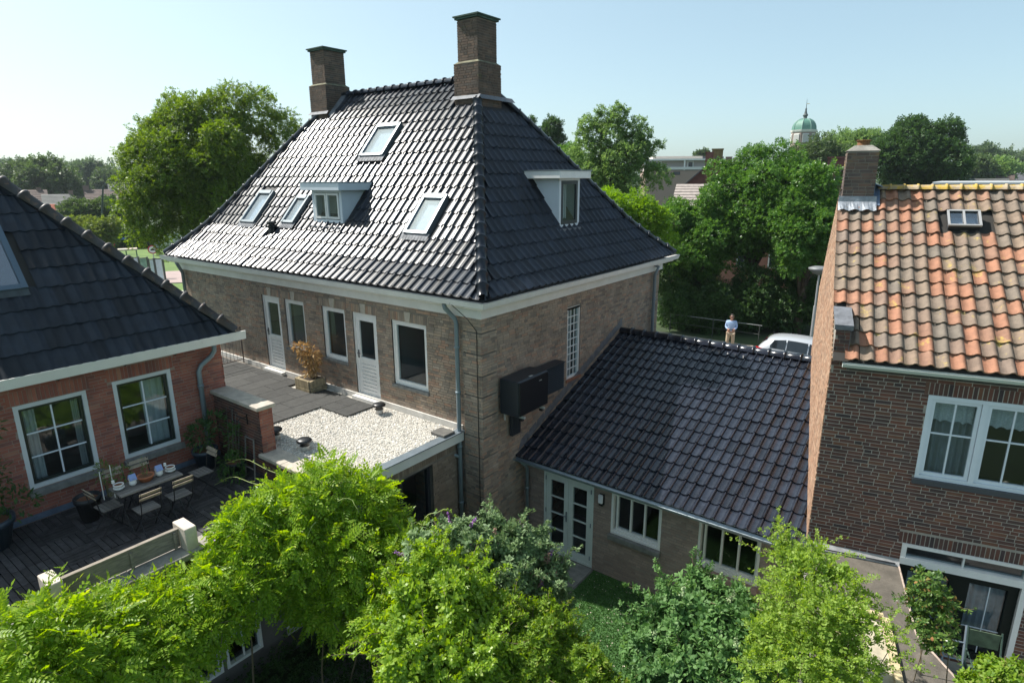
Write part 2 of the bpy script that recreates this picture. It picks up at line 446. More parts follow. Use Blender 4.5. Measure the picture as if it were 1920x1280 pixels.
def scatter(name, P, D, Nn, S, shape, m, parent, nind=0, kind='stuff'):
    """place leaf shapes at P pointing along D with face normals Nn, sizes S. The nind nearest stay single objects."""
    V0, F0 = LS[shape]; Y = unit(D); X = unit(np.cross(Y, Nn)); Z = np.cross(X, Y)
    n = len(P); keep = np.ones(n, bool)
    if nind:
        px, py, dz = in_view(P); ok = (px > 0) & (px < 1920) & (py > 0) & (py < 1275) & (dz > 0)
        sc = np.where(ok, S/np.maximum(dz, .1), 0); pick = np.argsort(-sc)[:nind]; keep[pick] = False
        me = mesh_np('leaf', V0, F0, m); o0 = ORG[parent.name]
        for i in pick:
            ob = bpy.data.objects.new('leaf', me); COL.objects.link(ob); ob.parent = parent; q = P[i]-o0
            ob.matrix_basis = Matrix([[X[i, r]*S[i], Y[i, r]*S[i], Z[i, r]*S[i], q[r]] for r in range(3)]+[[0, 0, 0, 1]])
    P, X, Y, Z, S = P[keep], X[keep], Y[keep], Z[keep], S[keep]; n = len(P)
    V = P[:, None]+S[:, None, None]*(V0[None, :, :1]*X[:, None]+V0[None, :, 1:2]*Y[:, None]+V0[None, :, 2:]*Z[:, None])
    F = (F0[None]+np.arange(n)[:, None, None]*len(V0)).reshape(-1, F0.shape[1])
    return mk(name, V.reshape(-1, 3), F, m, parent, kind=kind)
def blob_points(rg, lobes, n, shell=(0.72, 1.06), up=0.25):
    """lobes: (x,y,z,rx,ry,rz). Points near the lobes' outer skins, none deep inside another lobe."""
    Lb = np.array(lobes, float); w = (Lb[:, 3]*Lb[:, 4]+Lb[:, 4]*Lb[:, 5]+Lb[:, 3]*Lb[:, 5]); w /= w.sum()
    out = []; outn = []; got = 0
    while got < n:
        k = rg.choice(len(Lb), 4*n, p=w); d = unit(rg.normal(size=(4*n, 3))+np.array([0, 0, up]))
        r = shell[0]+(shell[1]-shell[0])*rg.random(4*n)**0.7
        p = Lb[k, :3]+d*Lb[k, 3:]*r[:, None]
        ok = np.ones(len(p), bool)
        for l in Lb: ok &= (((p-l[:3])/l[3:])**2).sum(1) > 0.42
        out.append(p[ok]); outn.append(unit(d[ok]/Lb[k][ok, 3:])); got += ok.sum()
    P, N0 = np.concatenate(out), np.concatenate(outn); rm = float(np.mean(Lb[:, 3])); q = P/rm*1.9
    # lumpy, broken outline: push shoots out and leave hollows
    w1 = np.sin(q[:, 0]*1.3+q[:, 1]*.7+1.1)+np.sin(q[:, 1]*1.7-q[:, 2]*1.1+.4)+np.sin(q[:, 2]*1.9+q[:, 0]*.9)+.7*np.sin(q[:, 0]*3.7+q[:, 2]*2.9)+.7*np.sin(q[:, 1]*4.1-q[:, 0]*2.3)
    P = P+N0*(w1*.13*rm)[:, None]; keep = w1 > -1.75-.8*rg.random(len(P)); P, N0 = P[keep], N0[keep]
    while len(P) < n: P = np.r_[P, P+rg.normal(size=P.shape)*.06*rm]; N0 = np.r_[N0, N0]
    return P[:n], N0[:n]
def make_lobes(rg, c, rad, k, rs=(0.22, 0.36), flat=0.85, env=None):
    L = []
    c = np.array(c, float); rad = np.array(rad, float)
    for i in range(k):
        d = unit(rg.normal(size=3)); rr = rg.random()**0.4*0.8
        p = c+d*rad*rr
        if env: p = env(p)
        s = (rs[0]+(rs[1]-rs[0])*rg.random())*rad.mean()
        L.append((*p, s*rg.uniform(.9, 1.25), s*rg.uniform(.9, 1.25), s*flat))
    return L
def tree(name, label, cat, base, H, crown, rad, nl, lm, bm, ls=0.22, k=40, rs=(0.2, 0.34), shape='sprig', trunk=0.25, seed=1, group=None,
         lobes=None, shell=(0.72, 1.08), leafname='crown', droop=0.2, nbranch=14):
    rg = np.random.default_rng(seed)
    t = thing(name, base, label, cat, group)
    c = np.array(crown, float); Lb = lobes or make_lobes(rg, c, rad, k, rs)
    P, Nn = blob_points(rg, Lb, nl, shell)
    D = unit(Nn*0.7+rg.normal(size=P.shape)*0.6+np.array([0, 0, -droop])); NN = unit(Nn*0.6+np.array([0, 0, .6])+rg.normal(size=P.shape)*0.5)
    scatter(leafname, P, D, NN, ls*rg.uniform(.6, 1.3, len(P)), shape, lm, t)
    g = G(); b = np.array(base, float); top = np.array([c[0], c[1], c[2]+rad[2]*0.35])
    mid = b+(top-b)*0.35+np.array([.1, .05, 0])
    g.tube([b, mid, top], [trunk, trunk*.8, trunk*.2], 8)
    for i in range(min(nbranch, len(Lb))):
        l = np.array(Lb[i][:3]); s = b+(top-b)*rg.uniform(.25, .6); m_ = (s+l)/2+np.array([0, 0, .15*np.linalg.norm(l-s)])*(1 if l[2] > s[2] else -.3)
        g.tube([s, m_, l], [trunk*.38, trunk*.25, trunk*.08], 5)
    g.build('trunk', bm, t, True)
    return t
# ================================================================ palette
BR_MAIN = mat('brick_brown', (.2, .15, .12), .85, isl2=[(0, (.44, .32, .225)), (.25, (.32, .26, .205)), (.5, (.40, .315, .24)), (.7, (.22, .185, .155)), (.88, (.46, .28, .19)), (1, (.42, .345, .27))], var=.32, scale=2.2, bump=.12, bscale=60)
MORT = mat('mortar_grey', (.25, .22, .185), .95, var=.35, scale=2.5, bump=.12, bscale=50)
BR_RED = mat('brick_red', (.3, .1, .06), .85, isl2=[(0, (.36, .125, .085)), (.3, (.28, .095, .07)), (.6, (.40, .15, .10)), (.85, (.20, .08, .07)), (1, (.42, .20, .13))], var=.22, scale=3, bump=.12, bscale=60)
MORT_R = mat('mortar_red', (.33, .25, .21), .95, var=.3, scale=3)
BR_DARK = mat('brick_dark', (.15, .08, .06), .82, isl2=[(0, (.15, .062, .045)), (.3, (.085, .05, .045)), (.55, (.19, .075, .05)), (.8, (.062, .045, .047)), (.93, (.22, .095, .055)), (1, (.11, .07, .06))], var=.30, scale=3, bump=.12, bscale=60)
MORT_C = mat('mortar_chimney', (.24, .20, .16), .95, var=.3, scale=5)
MORT_D = mat('mortar_pale', (.40, .37, .32), .95, var=.3, scale=4)
BR_GABLE_SUN = mat('brick_orange', (.42, .2, .11), .85, isl2=[(0, (.40, .24, .15)), (.4, (.33, .19, .12)), (.7, (.46, .30, .20)), (1, (.29, .19, .13))], var=.25, scale=3)  # gable's sunlit orange put into the brick colour; front bricks are dark
BR_GREY = mat('brick_annex', (.22, .17, .14), .85, isl2=[(0, (.33, .25, .21)), (.4, (.27, .205, .175)), (.7, (.38, .29, .24)), (1, (.29, .24, .21))], var=.2, scale=2.5, bump=.2, bscale=60)
MORT_A = mat('mortar_annex', (.27, .24, .21), .95, var=.3, scale=3)
WHITE = mat('white_paint', (.78, .78, .76), .38, var=.10, scale=3, stain=((.5, .47, .42), 5, .64, .5))
CREAM = mat('cream_paint', (.72, .71, .66), .45, var=.09, scale=2, stain=((.45, .42, .36), 4, .62, .5))
PALEG = mat('pale_green_paint', (.62, .68, .64), .4, var=.08, scale=3)
DORMER = mat('zinc_white_panel', (.62, .68, .74), .4, var=.08, scale=2)
TILE_G = mat('glazed_black_tile', (.014, .020, .032), .28, var=.45, scale=5, isl=.4, spec=.40)
TILE_A = mat('engobed_black_tile', (.020, .025, .038), .22, var=.4, scale=6, isl=.3, spec=.6, bump=.06, bscale=20, stain=((.12, .11, .10), 30, .70, .5))
TILE_M = mat('matt_slate_tile', (.016, .023, .034), .62, var=.35, scale=5, isl=.42, spec=.3, bump=.2, bscale=70, stain=((.16, .17, .15), 15, .665, .6))
LEAD = mat('lead_sheet', (.17, .18, .20), .7, metal=.1, var=.35, scale=7, bump=.5, bscale=22)
ZINC = mat('zinc', (.25, .30, .34), .4, metal=.55, var=.2, scale=4)
PIPE = mat('pipe_grey', (.21, .26, .29), .4, metal=.3, var=.15, scale=4)
DGREY = mat('dark_grey_metal', (.05, .055, .06), .4, metal=.4)
BLACK = mat('black_plastic', (.012, .013, .015), .38, spec=.5)
ANTH = mat('anthracite_panel', (.018, .024, .032), .42, var=.1, scale=3)
STONE = mat('pale_stone', (.48, .43, .36), .85, var=.25, scale=6, bump=.3, bscale=40)
SILL = mat('sill_grey_stone', (.2, .2, .19), .75, var=.35, scale=9, bump=.12, bscale=50)
CONC = mat('weathered_concrete', (.33, .31, .28), .9, var=.4, scale=4, bump=.4, bscale=40, stain=((.13, .13, .11), 3, .56, .7))
GLASS = glassmat('window_glass')
SKYG = glassmat('roof_window_glass', (.75, .8, .84), ior=2.6)
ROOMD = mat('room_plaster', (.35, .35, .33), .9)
FLOORW = mat('room_floor', (.25, .14, .09), .6)
CURT = mat('net_curtain', (.62, .62, .60), .9, var=.2, scale=20, stretch=(14, 14, .6))
COPPER = mat('copper_patina', (.10, .25, .19), .6, var=.3, scale=4)
SOIL = mat('soil', (.06, .045, .03), .95, var=.4, scale=12)

# ================================================================ setting: ground, street, garden
GRASS = mat('grass_ground', (.045, .075, .022), .95, col2=(.03, .05, .018), scale=.6, bump=.4, bscale=14)
g = G()
xs = [-1500, -900, -300, -120, -70, -40, -20, -9.2, -1.2, 6, 20, 60, 200, 800, 1500]; ys = [-300, -40, -4, 6, 12.5, 14.2, 20, 40, 90, 250, 900, 1500]
hz = lambda x, y: 0.0 if y < 13 and -20 < x < 20 else 0.55
g.add([(x, y, hz(x, y)-.02) for y in ys for x in xs], [(j*len(xs)+i, j*len(xs)+i+1, (j+1)*len(xs)+i+1, (j+1)*len(xs)+i) for j in range(len(ys)-1) for i in range(len(xs)-1)])
tag(g.build('ground', GRASS), kind='structure')
PAV = mat('street_paving', (.30, .26, .22), .9, var=.25, scale=1.5, bump=.2, bscale=12, stain=((.16, .15, .13), 1.2, .56, .5))
ASPH = mat('asphalt', (.10, .10, .10), .9, var=.2, scale=3, bump=.2, bscale=40)
tag(G().box(-24, 60, 19.2, 24.6, .3, .57).build('street', ASPH), kind='structure')
tag(G().box(-24, 60, 24.6, 30.2, .3, .66).build('pavement', PAV), kind='structure')
TURF = mat('artificial_turf', (.06, .15, .035), .95, col2=(.045, .11, .03), scale=14, bump=.6, bscale=180)
g = G(); g.add([(-5.88, 10.78, .005), (-1.5, 10.78, .005), (-1.5, 3, .005), (-5.0, 3, .005), (-5.88, 9.6, .005)], [(0, 1, 2, 3, 4)])
tag(g.build('lawn', TURF), kind='structure')
rg = np.random.default_rng(21); n = 900
P = np.c_[rg.uniform(-5.8, -1.6, n), rg.uniform(7, 10.7, n), np.full(n, .015)]
scatter('fallen_petals', P, rg.normal(size=(n, 3))*[1, 1, .1], np.tile([0, 0, 1.], (n, 1)), rg.uniform(.012, .03, n), 'quad', mat('petal', (.6, .5, .42), .8), None)
n = 45000
P = np.c_[rg.uniform(-5.85, -1.6, n), rg.uniform(6.5, 10.75, n), np.full(n, .004)]
scatter('turf_blades', P, np.c_[rg.normal(size=(n, 2))*.5, np.ones(n)], unit(np.c_[rg.normal(size=(n, 2)), np.full(n, .3)]), rg.uniform(.02, .035, n), 'quad', leafmat('turf_blade', (.05, .13, .03), (.09, .20, .05), .2, .7), None)
PAVE2 = mat('garden_slab', (.24, .235, .22), .9, var=.3, scale=5, isl=.15, bump=.2, bscale=40)
base = G().box(-8.4, -5.9, 3, 10.78, -.05, -.002).build('garden_path', CONC); tag(base, kind='structure')
for i in range(6):
    for j in range(13):
        x = -8.4+i*.415+.005; y = 10.78-(j+1)*.6
        G().box(x, x+.405, y, y+.59, 0, .012+.003*((i*7+j*3) % 3)).build('paving_slab', PAVE2, base)

# ================================================================ main house
mh = thing('house', (-14.1, 13.6, 0), 'large square brown brick house with steep black glazed hipped roof and two tall chimneys', 'house')
XE, XW, YC, YF = -7.86, -20.4, 9.30, 17.98
PROF = [(0, 6.33), (.6, 6.78), (1.2, 7.32), (1.8, 8.0), (2.3, 8.58), (2.8, 9.17), (3.4, 9.87), (4.0, 10.53), (4.7, 11.2)]
KE, KW = .85, .76
zp = lambda t: float(np.interp(t, *zip(*PROF)))
fop = [(-15.9, -15.05, 3.38, 5.5), (-14.81, -13.93, 4.14, 5.5), (-13.16, -12.24, 4.14, 5.5), (-11.95, -11.08, 3.38, 5.5), (-10.55, -9.43, 3.94, 5.49)]
wg = G()
f_ops = [(a-XW, b-XW, c, d) for a, b, c, d in fop]
wall_face(wg, (XW, YC), (1, 0), (0, -1), XE-XW, 0, 6.0, f_ops)
s_ops = [(12.62-YC, 13.24-YC, 3.65, 5.52)]
wall_face(wg, (XE, YC), (0, 1), (1, 0), YF-YC, 0, 6.0, s_ops)
wg.quad((XW, YF, 0), (XE, YF, 0), (XE, YF, 6), (XW, YF, 6)); wg.quad((XW, YC, 0), (XW, YF, 0), (XW, YF, 6), (XW, YC, 6))
wall = wg.build('wall', MORT, mh)
brick_face(wall, (XW, YC), (1, 0), (0, -1), XE-XW-.47, 0.0, 6.0, BR_MAIN, f_ops, nind=150, seed=2, proud=.008, wild=True,
           soldiers=[(a-.08, b+.08, d+.0, .21) for a, b, c, d in f_ops])
brick_face(wall, (XE, YC+.47), (0, 1), (1, 0), YF-YC-.47, 0.0, 6.0, BR_MAIN, [(a-.47, b-.47, c, d) for a, b, c, d in s_ops], nind=150, seed=5, proud=.008)
gq = G()   # corner pilaster with grooves
for k in range(13):
    z0 = .02+k*.462
    gq.box(XE-.46, XE+.002, YC-.045, YC+.04, z0, z0+.445); gq.box(XE-.04, XE+.045, YC-.043, YC+.46, z0, z0+.445)
gq.build('quoin_core', MORT, mh)
qw = G().box(XE-.4, XE-.02, YC-.02, YC+.02, 0, 5.9).build('corner_pilaster', MORT, mh)
for k in range(13):
    z0 = .02+k*.462
    brick_face(qw, (XE-.465, YC-.045), (1, 0), (0, -1), .515, z0+.004, z0+.445, BR_MAIN, seed=30+k, proud=.005)
    brick_face(qw, (XE+.045, YC-.05), (0, 1), (1, 0), .515, z0+.004, z0+.445, BR_MAIN, seed=60+k, proud=.005)
# cornice and gutter
def ring(prof, x0, x1, y0, y1):
    V = []; F = []; n = len(prof)
    for w, z in prof: V += [(x0-w, y0-w, z), (x1+w, y0-w, z), (x1+w, y1+w, z), (x0-w, y1+w, z)]
    for i in range(n-1):
        for k in range(4): F.append((i*4+k, i*4+(k+1) % 4, (i+1)*4+(k+1) % 4, (i+1)*4+k))
    return V, F
V, F = ring([(-.02, 5.86), (.07, 5.86), (.07, 6.03), (.12, 6.05), (.14, 6.10), (.30, 6.105), (.31, 6.12), (.31, 6.165), (.42, 6.17), (.455, 6.285), (.435, 6.285), (.41, 6.2), (.2, 6.2)], XW, XE, YC, YF)
mk('cornice', V, F, WHITE, mh)
V, F = ring([(.438, 6.284), (.46, 6.284), (.462, 6.296), (.436, 6.296), (.438, 6.284)], XW, XE, YC, YF); mk('gutter_edge', V, F, ZINC, mh)
# roof
roofg = G(); E0x, E1x, E0y, E1y = XW-.35, XE+.35, YC-.35, YF+.35
rings = []
for t, z in PROF: rings.append([(E0x+KW*t, E0y+t, z-.03), (E1x-KE*t, E0y+t, z-.03), (E1x-KE*t, E1y-t, z-.03), (E0x+KW*t, E1y-t, z-.03)])
V = [p for r_ in rings for p in r_]; F = [(i*4+k, i*4+(k+1) % 4, i*4+4+(k+1) % 4, i*4+4+k) for i in range(len(PROF)-1) for k in range(4)]
roofg.add(V, F); roof = roofg.build('roof', mat('roof_underlay', (.02, .02, .022), .7), mh)
def wave(w, n, pan, roll, rw=.36, d=.0):
    """pan dip over (1-rw)*w then a roll."""
    pts = []; pw = w*(1-rw)
    for i in range(n): x = pw*i/n; pts.append((x, -pan*math.sin(math.pi*i/n)))
    for i in range(n+1): x = pw+w*rw*i/n; pts.append((x, roll*math.sin(math.pi*i/n)**.8))
    return pts
PT_MAIN = tile_proto(wave(.245, 4, .016, .040, .34), .42, .022, TILE_G)
sk = [(-14.25, -13.2, 2.75, 3.62), (-18.05, -17.2, 1.15, 2.05), (-15.95, -15.3, 1.2, 1.95), (-10.9, -10.05, 1.15, 2.02)]
holesF = [(a, b, c, d) for a, b, c, d in sk]+[(-14.65, -13.2, 1.3, 2.2), (-11.75, -10.8, 3.9, 4.8), (-18.1, -17.1, 3.85, 4.8), (-16.3, -15.98, .85, 1.1)]
um = lambda t: E0x+KW*t+.06; uM = lambda t: E1x-KE*t-.06
tile_roof(roof, Fr((0, E0y, 0), 0), PROF, E0x, E1x, .245, .375, PT_MAIN, TILE_G, um, uM, holesF, nind=190, seed=8)
PROFS = [(t*KE, z) for t, z in PROF]
tile_roof(roof, Fr((E1x, 0, 0), 90), PROFS, E0y, E1y, .245, .375, PT_MAIN, TILE_G, lambda t: E0y+t/KE+.06, lambda t: E1y-t/KE-.06,
          [(13.3, 14.3, 1.0, 2.1), (12.9, 14.3, 3.3, 4.2)], nind=110, seed=9)
PROFW = [(t*KW, z) for t, z in PROF]
tile_roof(roof, Fr((E0x, 0, 0), -90), PROFW, -E1y, -E0y, .245, .375, PT_MAIN, TILE_G, lambda t: -E1y+t/KW+.06, lambda t: -E0y-t/KW-.06, seed=10)
hp = lambda x0, y0, sx, sy, k, t0, t1: [(x0+sx*k*t, y0+sy*t, zp(t)+.045) for t in np.linspace(t0, t1, 30)]
cap_run(roof, hp(E1x, E0y, -1, 1, KE, .02, 4.02), .38, .105, .115, TILE_G)
cap_run(roof, hp(E1x, E1y, -1, -1, KE, .02, 4.3), .38, .105, .115, TILE_G)
cap_run(roof, hp(E0x, E0y, 1, 1, KW, .02, 4.1), .38, .105, .115, TILE_G)
cap_run(roof, hp(E0x, E1y, 1, -1, KW, .02, 4.6), .38, .105, .115, TILE_G)
cap_run(roof, [(-17.2, 13.64, 11.24), (-11.6, 13.64, 11.24)], .34, .11, .12, TILE_G, 'ridge_tile')
# chimneys
CAPM = mat('chimney_cap_green', (.06, .11, .085), .8, var=.4, scale=6)
MOSSY = mat('brick_mossy', (.15, .13, .1), .9, isl2=[(0, (.15, .10, .075)), (.4, (.10, .08, .065)), (.7, (.19, .125, .09)), (1, (.12, .10, .085))], var=.35, scale=3, bump=.12, bscale=50, stain=((.11, .13, .05), 2.2, .62, .55))
def chimney(x0, x1, y0, y1, zb, zs, zt, lab):
    core = G().box(x0+.01, x1-.01, y0+.01, y1-.01, zb-1, zs-.02).box(x0+.085, x1-.085, y0+.085, y1-.085, zs-.1, zt-.01).build('chimney', MORT_C, mh)
    core['label'] = lab
    for (a, b, c, d, e, f) in ((x0, x1, y0, y1, zb-1, zs), (x0+.08, x1-.08, y0+.08, y1-.08, zs+.02, zt)):
        brick_face(core, (a, c), (1, 0), (0, -1), b-a, e, f, MOSSY, seed=int(zt*10)); brick_face(core, (b, c), (0, 1), (1, 0), d-c, e, f, MOSSY, seed=3)
        brick_face(core, (a, c), (0, 1), (-1, 0), d-c, e, f, MOSSY, seed=4); brick_face(core, (a, d), (1, 0), (0, 1), b-a, e, f, MOSSY, seed=5)
    cg = G(); cg.add([(x0-.01, y0-.01, zs-.01), (x1+.01, y0-.01, zs-.01), (x1+.01, y1+.01, zs-.01), (x0-.01, y1+.01, zs-.01), (x0+.08, y0+.08, zs+.06), (x1-.08, y0+.08, zs+.06), (x1-.08, y1-.08, zs+.06), (x0+.08, y1-.08, zs+.06)],
                     [(0, 1, 5, 4), (1, 2, 6, 5), (2, 3, 7, 6), (3, 0, 4, 7)]); cg.build('chimney_shoulder', mat('mossy_mortar', (.2, .19, .12), .95, var=.5, scale=6), core)
    c2 = G(); c2.box(x0+.03, x1-.03, y0+.03, y1-.03, zt, zt+.05); c2.box(x0-.005, x1+.005, y0-.005, y1+.005, zt+.05, zt+.085)
    xm, ym = (x0+x1)/2, (y0+y1)/2
    c2.add([(x0, y0, zt+.085), (x1, y0, zt+.085), (x1, y1, zt+.085), (x0, y1, zt+.085), (xm, ym, zt+.15)], [(0, 1, 4), (1, 2, 4), (2, 3, 4), (3, 0, 4)])
    c2.build('chimney_cap', CAPM, core)
chimney(-11.7, -10.86, 12.95, 13.88, 10.7, 11.5, 12.55, 'chimney at the near end of the ridge')
chimney(-17.98, -17.13, 12.95, 13.88, 10.7, 11.5, 12.52, 'chimney at the far left end of the ridge')
for pts_ in ([(-11.76, 12.95, 10.72), (-10.80, 12.95, 10.72), (-10.80, 12.86, 10.62), (-11.78, 12.86, 10.62)], [(-18.02, 12.95, 10.72), (-17.08, 12.95, 10.72), (-17.06, 12.86, 10.62), (-18.04, 12.86, 10.62)],
             [(-10.85, 12.93, 10.72), (-10.85, 14.35, 10.72), (-10.74, 14.36, 10.60), (-10.74, 12.9, 10.60)], [(-10.9, 12.93, 10.73), (-10.9, 14.33, 10.73), (-11.6, 14.33, 10.75), (-11.6, 12.95, 10.75)],
             [(-17.1, 12.95, 10.6), (-17.1, 13.6, 11.3), (-16.9, 13.6, 11.25), (-16.9, 12.9, 10.5)]):
    G().add(pts_, [(0, 1, 2, 3)]).build('lead_flashing', LEAD, roof)
# roof windows on the front slope
FRM = mat('roof_window_frame', (.17, .20, .22), .4, metal=.5)
def skylight(u0, u1, ta, tb, parent, lab):
    A = np.array([ta, zp(ta)]); B = np.array([tb, zp(tb)]); d = (B-A)/np.linalg.norm(B-A); nr = np.array([-d[1], d[0]]); L = np.linalg.norm(B-A)
    def T(g):
        V = np.concatenate(g.V); return np.c_[V[:, 0], E0y+A[0]+V[:, 1]*d[0]+V[:, 2]*nr[0], A[1]+V[:, 1]*d[1]+V[:, 2]*nr[1]]
    g = G(); t = .075
    g.box(u0, u0+t, 0, L, -.05, .12); g.box(u1-t, u1, 0, L, -.05, .12); g.box(u0+t, u1-t, 0, t, -.05, .11); g.box(u0+t, u1-t, L-t*1.6, L, -.05, .14)
    f = mk('roof_window', T(g), g.F, FRM, parent); f['label'] = lab
    g2 = G().box(u0+t-.01, u1-t+.01, t-.01, L-t*1.6+.01, .075, .085); mk('pane', T(g2), g2.F, SKYG, f)
    g2 = G().box(u0+t, u1-t, t, L-t*1.6, -.02, -.01); mk('blind', T(g2), g2.F, mat('pale_blind', (.7, .74, .78), .8), f)
    g3 = G(); n = 9
    for i in range(n):
        x = u0-.06+(u1-u0+.12)*i/n; x2 = u0-.06+(u1-u0+.12)*(i+1)/n; zz = .05+.02*(i % 2)
        g3.add([(x, .02, .07), (x2, .02, .07), (x2, -.17, .085-zz*.3), (x, -.17, .04+zz*.3)], [(0, 1, 2, 3)])
    mk('lead_apron', T(g3), g3.F, LEAD, f)
for (a, b, c, d), l in zip(sk, ['roof window high up in the middle of the slope', 'roof window nearest the left hip', 'narrow roof window beside the dormer', 'roof window near the right hip']):
    skylight(a+.04, b-.04, c+.06, d-.06, mh, l)
# front dormer
def dormer_front():
    x0, x1, yf = -14.55, -13.30, 10.28
    b = G(); b.box(x0, x0+.1, yf, yf+.06, 7.5, 8.33); b.box(x1-.1, x1, yf, yf+.06, 7.5, 8.33); b.box(x0+.1, x1-.1, yf, yf+.06, 7.5, 7.58); b.box(x0+.1, x1-.1, yf, yf+.06, 8.27, 8.33)
    for x in (x0+.002, x1-.032):
        b.prism([(yf+.061, 7.45), (yf+.061, 8.34), (yf+1.2, 8.34)], 0, x, x+.03)
    d = b.build('dormer', DORMER, mh); d['label'] = 'dormer with two white sashes on the front slope'
    c = G().box(x0-.22, x1+.17, yf-.2, yf+1.15, 8.33, 8.53); c.build('dormer_cornice', DORMER, d, bevel=.01)
    G().box(x0-.24, x1+.19, yf-.22, yf+1.15, 8.532, 8.55).build('dormer_roof_edge', ZINC, d)
    xm = (x0+x1)/2
    for k, (a, e) in enumerate(((x0+.12, xm-.02), (xm+.0, x1-.12))):
        g = G(); frame_boxes(g, a, e, 7.6, 8.26, yf-.015, yf+.04, .055); s = g.build('window', WHITE, d)
        G().box(a+.05, e-.05, yf+.012, yf+.018, 7.65, 8.21).build('pane', GLASS, d)
    G().box(x0+.1, x1-.1, yf+.25, yf+.27, 7.6, 8.3).build('blind', mat('dormer_blind', (.35, .33, .27), .9), d)
    G().box(x0-.06, x1+.06, yf-.14, yf+.02, 7.37, 7.41).build('lead_apron', LEAD, d)
dormer_front()
def dormer_side():
    xf, y0, y1 = -8.60, 13.32, 14.3
    b = G(); b.box(xf-.06, xf, y0, y0+.09, 7.4, 8.6); b.box(xf-.06, xf, y1-.1, y1, 7.4, 8.6); b.box(xf-.06, xf, y0+.09, y1-.1, 7.4, 7.46); b.box(xf-.06, xf, y0+.09, y1-.1, 8.55, 8.6)
    for y in (y0+.002, y1-.032): b.prism([(xf-.061, 7.35), (xf-.061, 8.62), (xf-1.15, 8.62)], 1, y, y+.03)
    d = b.build('dormer', DORMER, mh); d['label'] = 'dormer with one dark sash on the side slope'
    G().box(xf-1.15, xf+.16, y0-.22, y1+.3, 8.6, 8.79).build('dormer_cornice', WHITE, d, bevel=.01)
    G().box(xf-1.15, xf+.18, y0-.24, y1+.32, 8.792, 8.81).build('dormer_roof_edge', ZINC, d)
    g = G()
    g.box(xf-.03, xf+.01, y0+.1, y0+.17, 7.47, 8.54); g.box(xf-.03, xf+.01, y1-.2, y1-.11, 7.47, 8.54); g.box(xf-.03, xf+.01, y0+.17, y1-.2, 7.47, 7.55); g.box(xf-.03, xf+.01, y0+.17, y1-.2, 8.46, 8.54)
    g.build('window', ANTH, d)
    G().box(xf-.02, xf-.014, y0+.16, y1-.19, 7.54, 8.47).build('pane', GLASS, d)
    cg = G(); 
    for i in range(8): cg.box(xf-.2+.02*(i % 2), xf-.18+.02*(i % 2), y0+.18+i*.05, y0+.23+i*.05, 7.5, 8.5)
    cg.build('curtain', CURT, d)
    G().box(xf-.02, xf+.1, y0-.06, y1+.06, 7.24, 7.36).build('lead_apron', LEAD, d)
dormer_side()
# boiler vent on the roof
g = G().lathe((-16.13, 9.98, 7.0), [(.1, 0), (.1, .3), (.13, .31), (.13, .35), (.09, .36), (.09, .40), (.13, .41), (.13, .46), (.04, .48)], 12).tube([(-16.0, 9.97, 7.05), (-15.86, 9.92, 7.0)], .06, 8).box(-16.35, -15.95, 9.85, 10.05, 7.0, 7.03)
v = g.build('roof_vent', BLACK, mh)
# windows and doors of the front wall
FF = Face((0, YC), (1, 0), (0, -1))
def window_fixed(fr, parent, u0, u1, z0, z1, depth=-.07, m=WHITE, lab=None, sill=True, t=.075):
    g = G(fr); frame_boxes(g, u0, u1, z0, z1, depth-.05, depth+.045, t*.6); frame_boxes(g, u0+t*.6, u1-t*.6, z0+t*.6, z1-t*.6, depth-.04, depth+.025, t*.8)
    w = g.build('window', m, parent)
    if lab: w['label'] = lab
    G(fr).box(u0+t, u1-t, depth-.01, depth-.004, z0+t, z1-t).build('pane', GLASS, w)
    if sill:
        s = G(fr).box(u0-.05, u1+.05, depth, .055, z0-.075, z0-.004); s.build('sill', SILL, w, bevel=.006)
    return w
for (a, b, c, d), l in zip([fop[1], fop[2], fop[4]], ['window left of the dry plant', 'window right of the dry plant', 'widest window of the terrace wall']):
    window_fixed(FF, mh, a+.005, b-.005, c+.005, d-.005, lab=l)
def door(u0, u1, z0, z1, lab):
    g = G(FF); dp = -.07; frame_boxes(g, u0, u1, z0, z1, dp-.05, dp+.045, .045)
    t = .05; a, b = u0+t, u1-t; g.box(a, a+.12, dp-.03, dp+.02, z0+t, z1-t); g.box(b-.12, b, dp-.03, dp+.02, z0+t, z1-t); g.box(a+.12, b-.12, dp-.03, dp+.02, z1-t-.14, z1-t); g.box(a+.12, b-.12, dp-.03, dp+.02, z0+t, z0+t+.1)
    zl = z0+.9; g.box(a+.12, b-.12, dp-.03, dp+.02, zl, zl+.08)
    d = g.build('door', WHITE, mh); d['label'] = lab
    n = 8; zb = z0+t+.1; hh = (zl-zb)/n
    for i in range(n): G(FF).prism([(dp-.02, zb+i*hh), (dp+.004, zb+i*hh+.012), (dp+.014, zb+(i+1)*hh-.004), (dp-.02, zb+(i+1)*hh)], 0, a+.115, b-.115).build('door_plank', WHITE, d)
    G(FF).box(a+.11, b-.11, dp-.012, dp-.006, zl+.07, z1-t-.13).build('pane', GLASS, d)
    G(FF).box(a+.03, a+.06, dp+.02, dp+.035, z0+.95, z0+1.15).tube([(a+.045, dp+.035, z0+1.08), (a+.045, dp+.07, z0+1.08), (a+.15, dp+.07, z0+1.08)], .009, 6).build('handle', DGREY, d)
    return d
door(fop[0][0], fop[0][1], 3.39, 5.49, 'door at the left end of the terrace wall'); door(fop[3][0], fop[3][1], 3.39, 5.49, 'door nearest the dry plant on its right')
g = G(FF)
for a, b, c, d in fop: g.box((a+b)/2-.001, (a+b)/2+.001, -.02, -.01, d, d+.01)
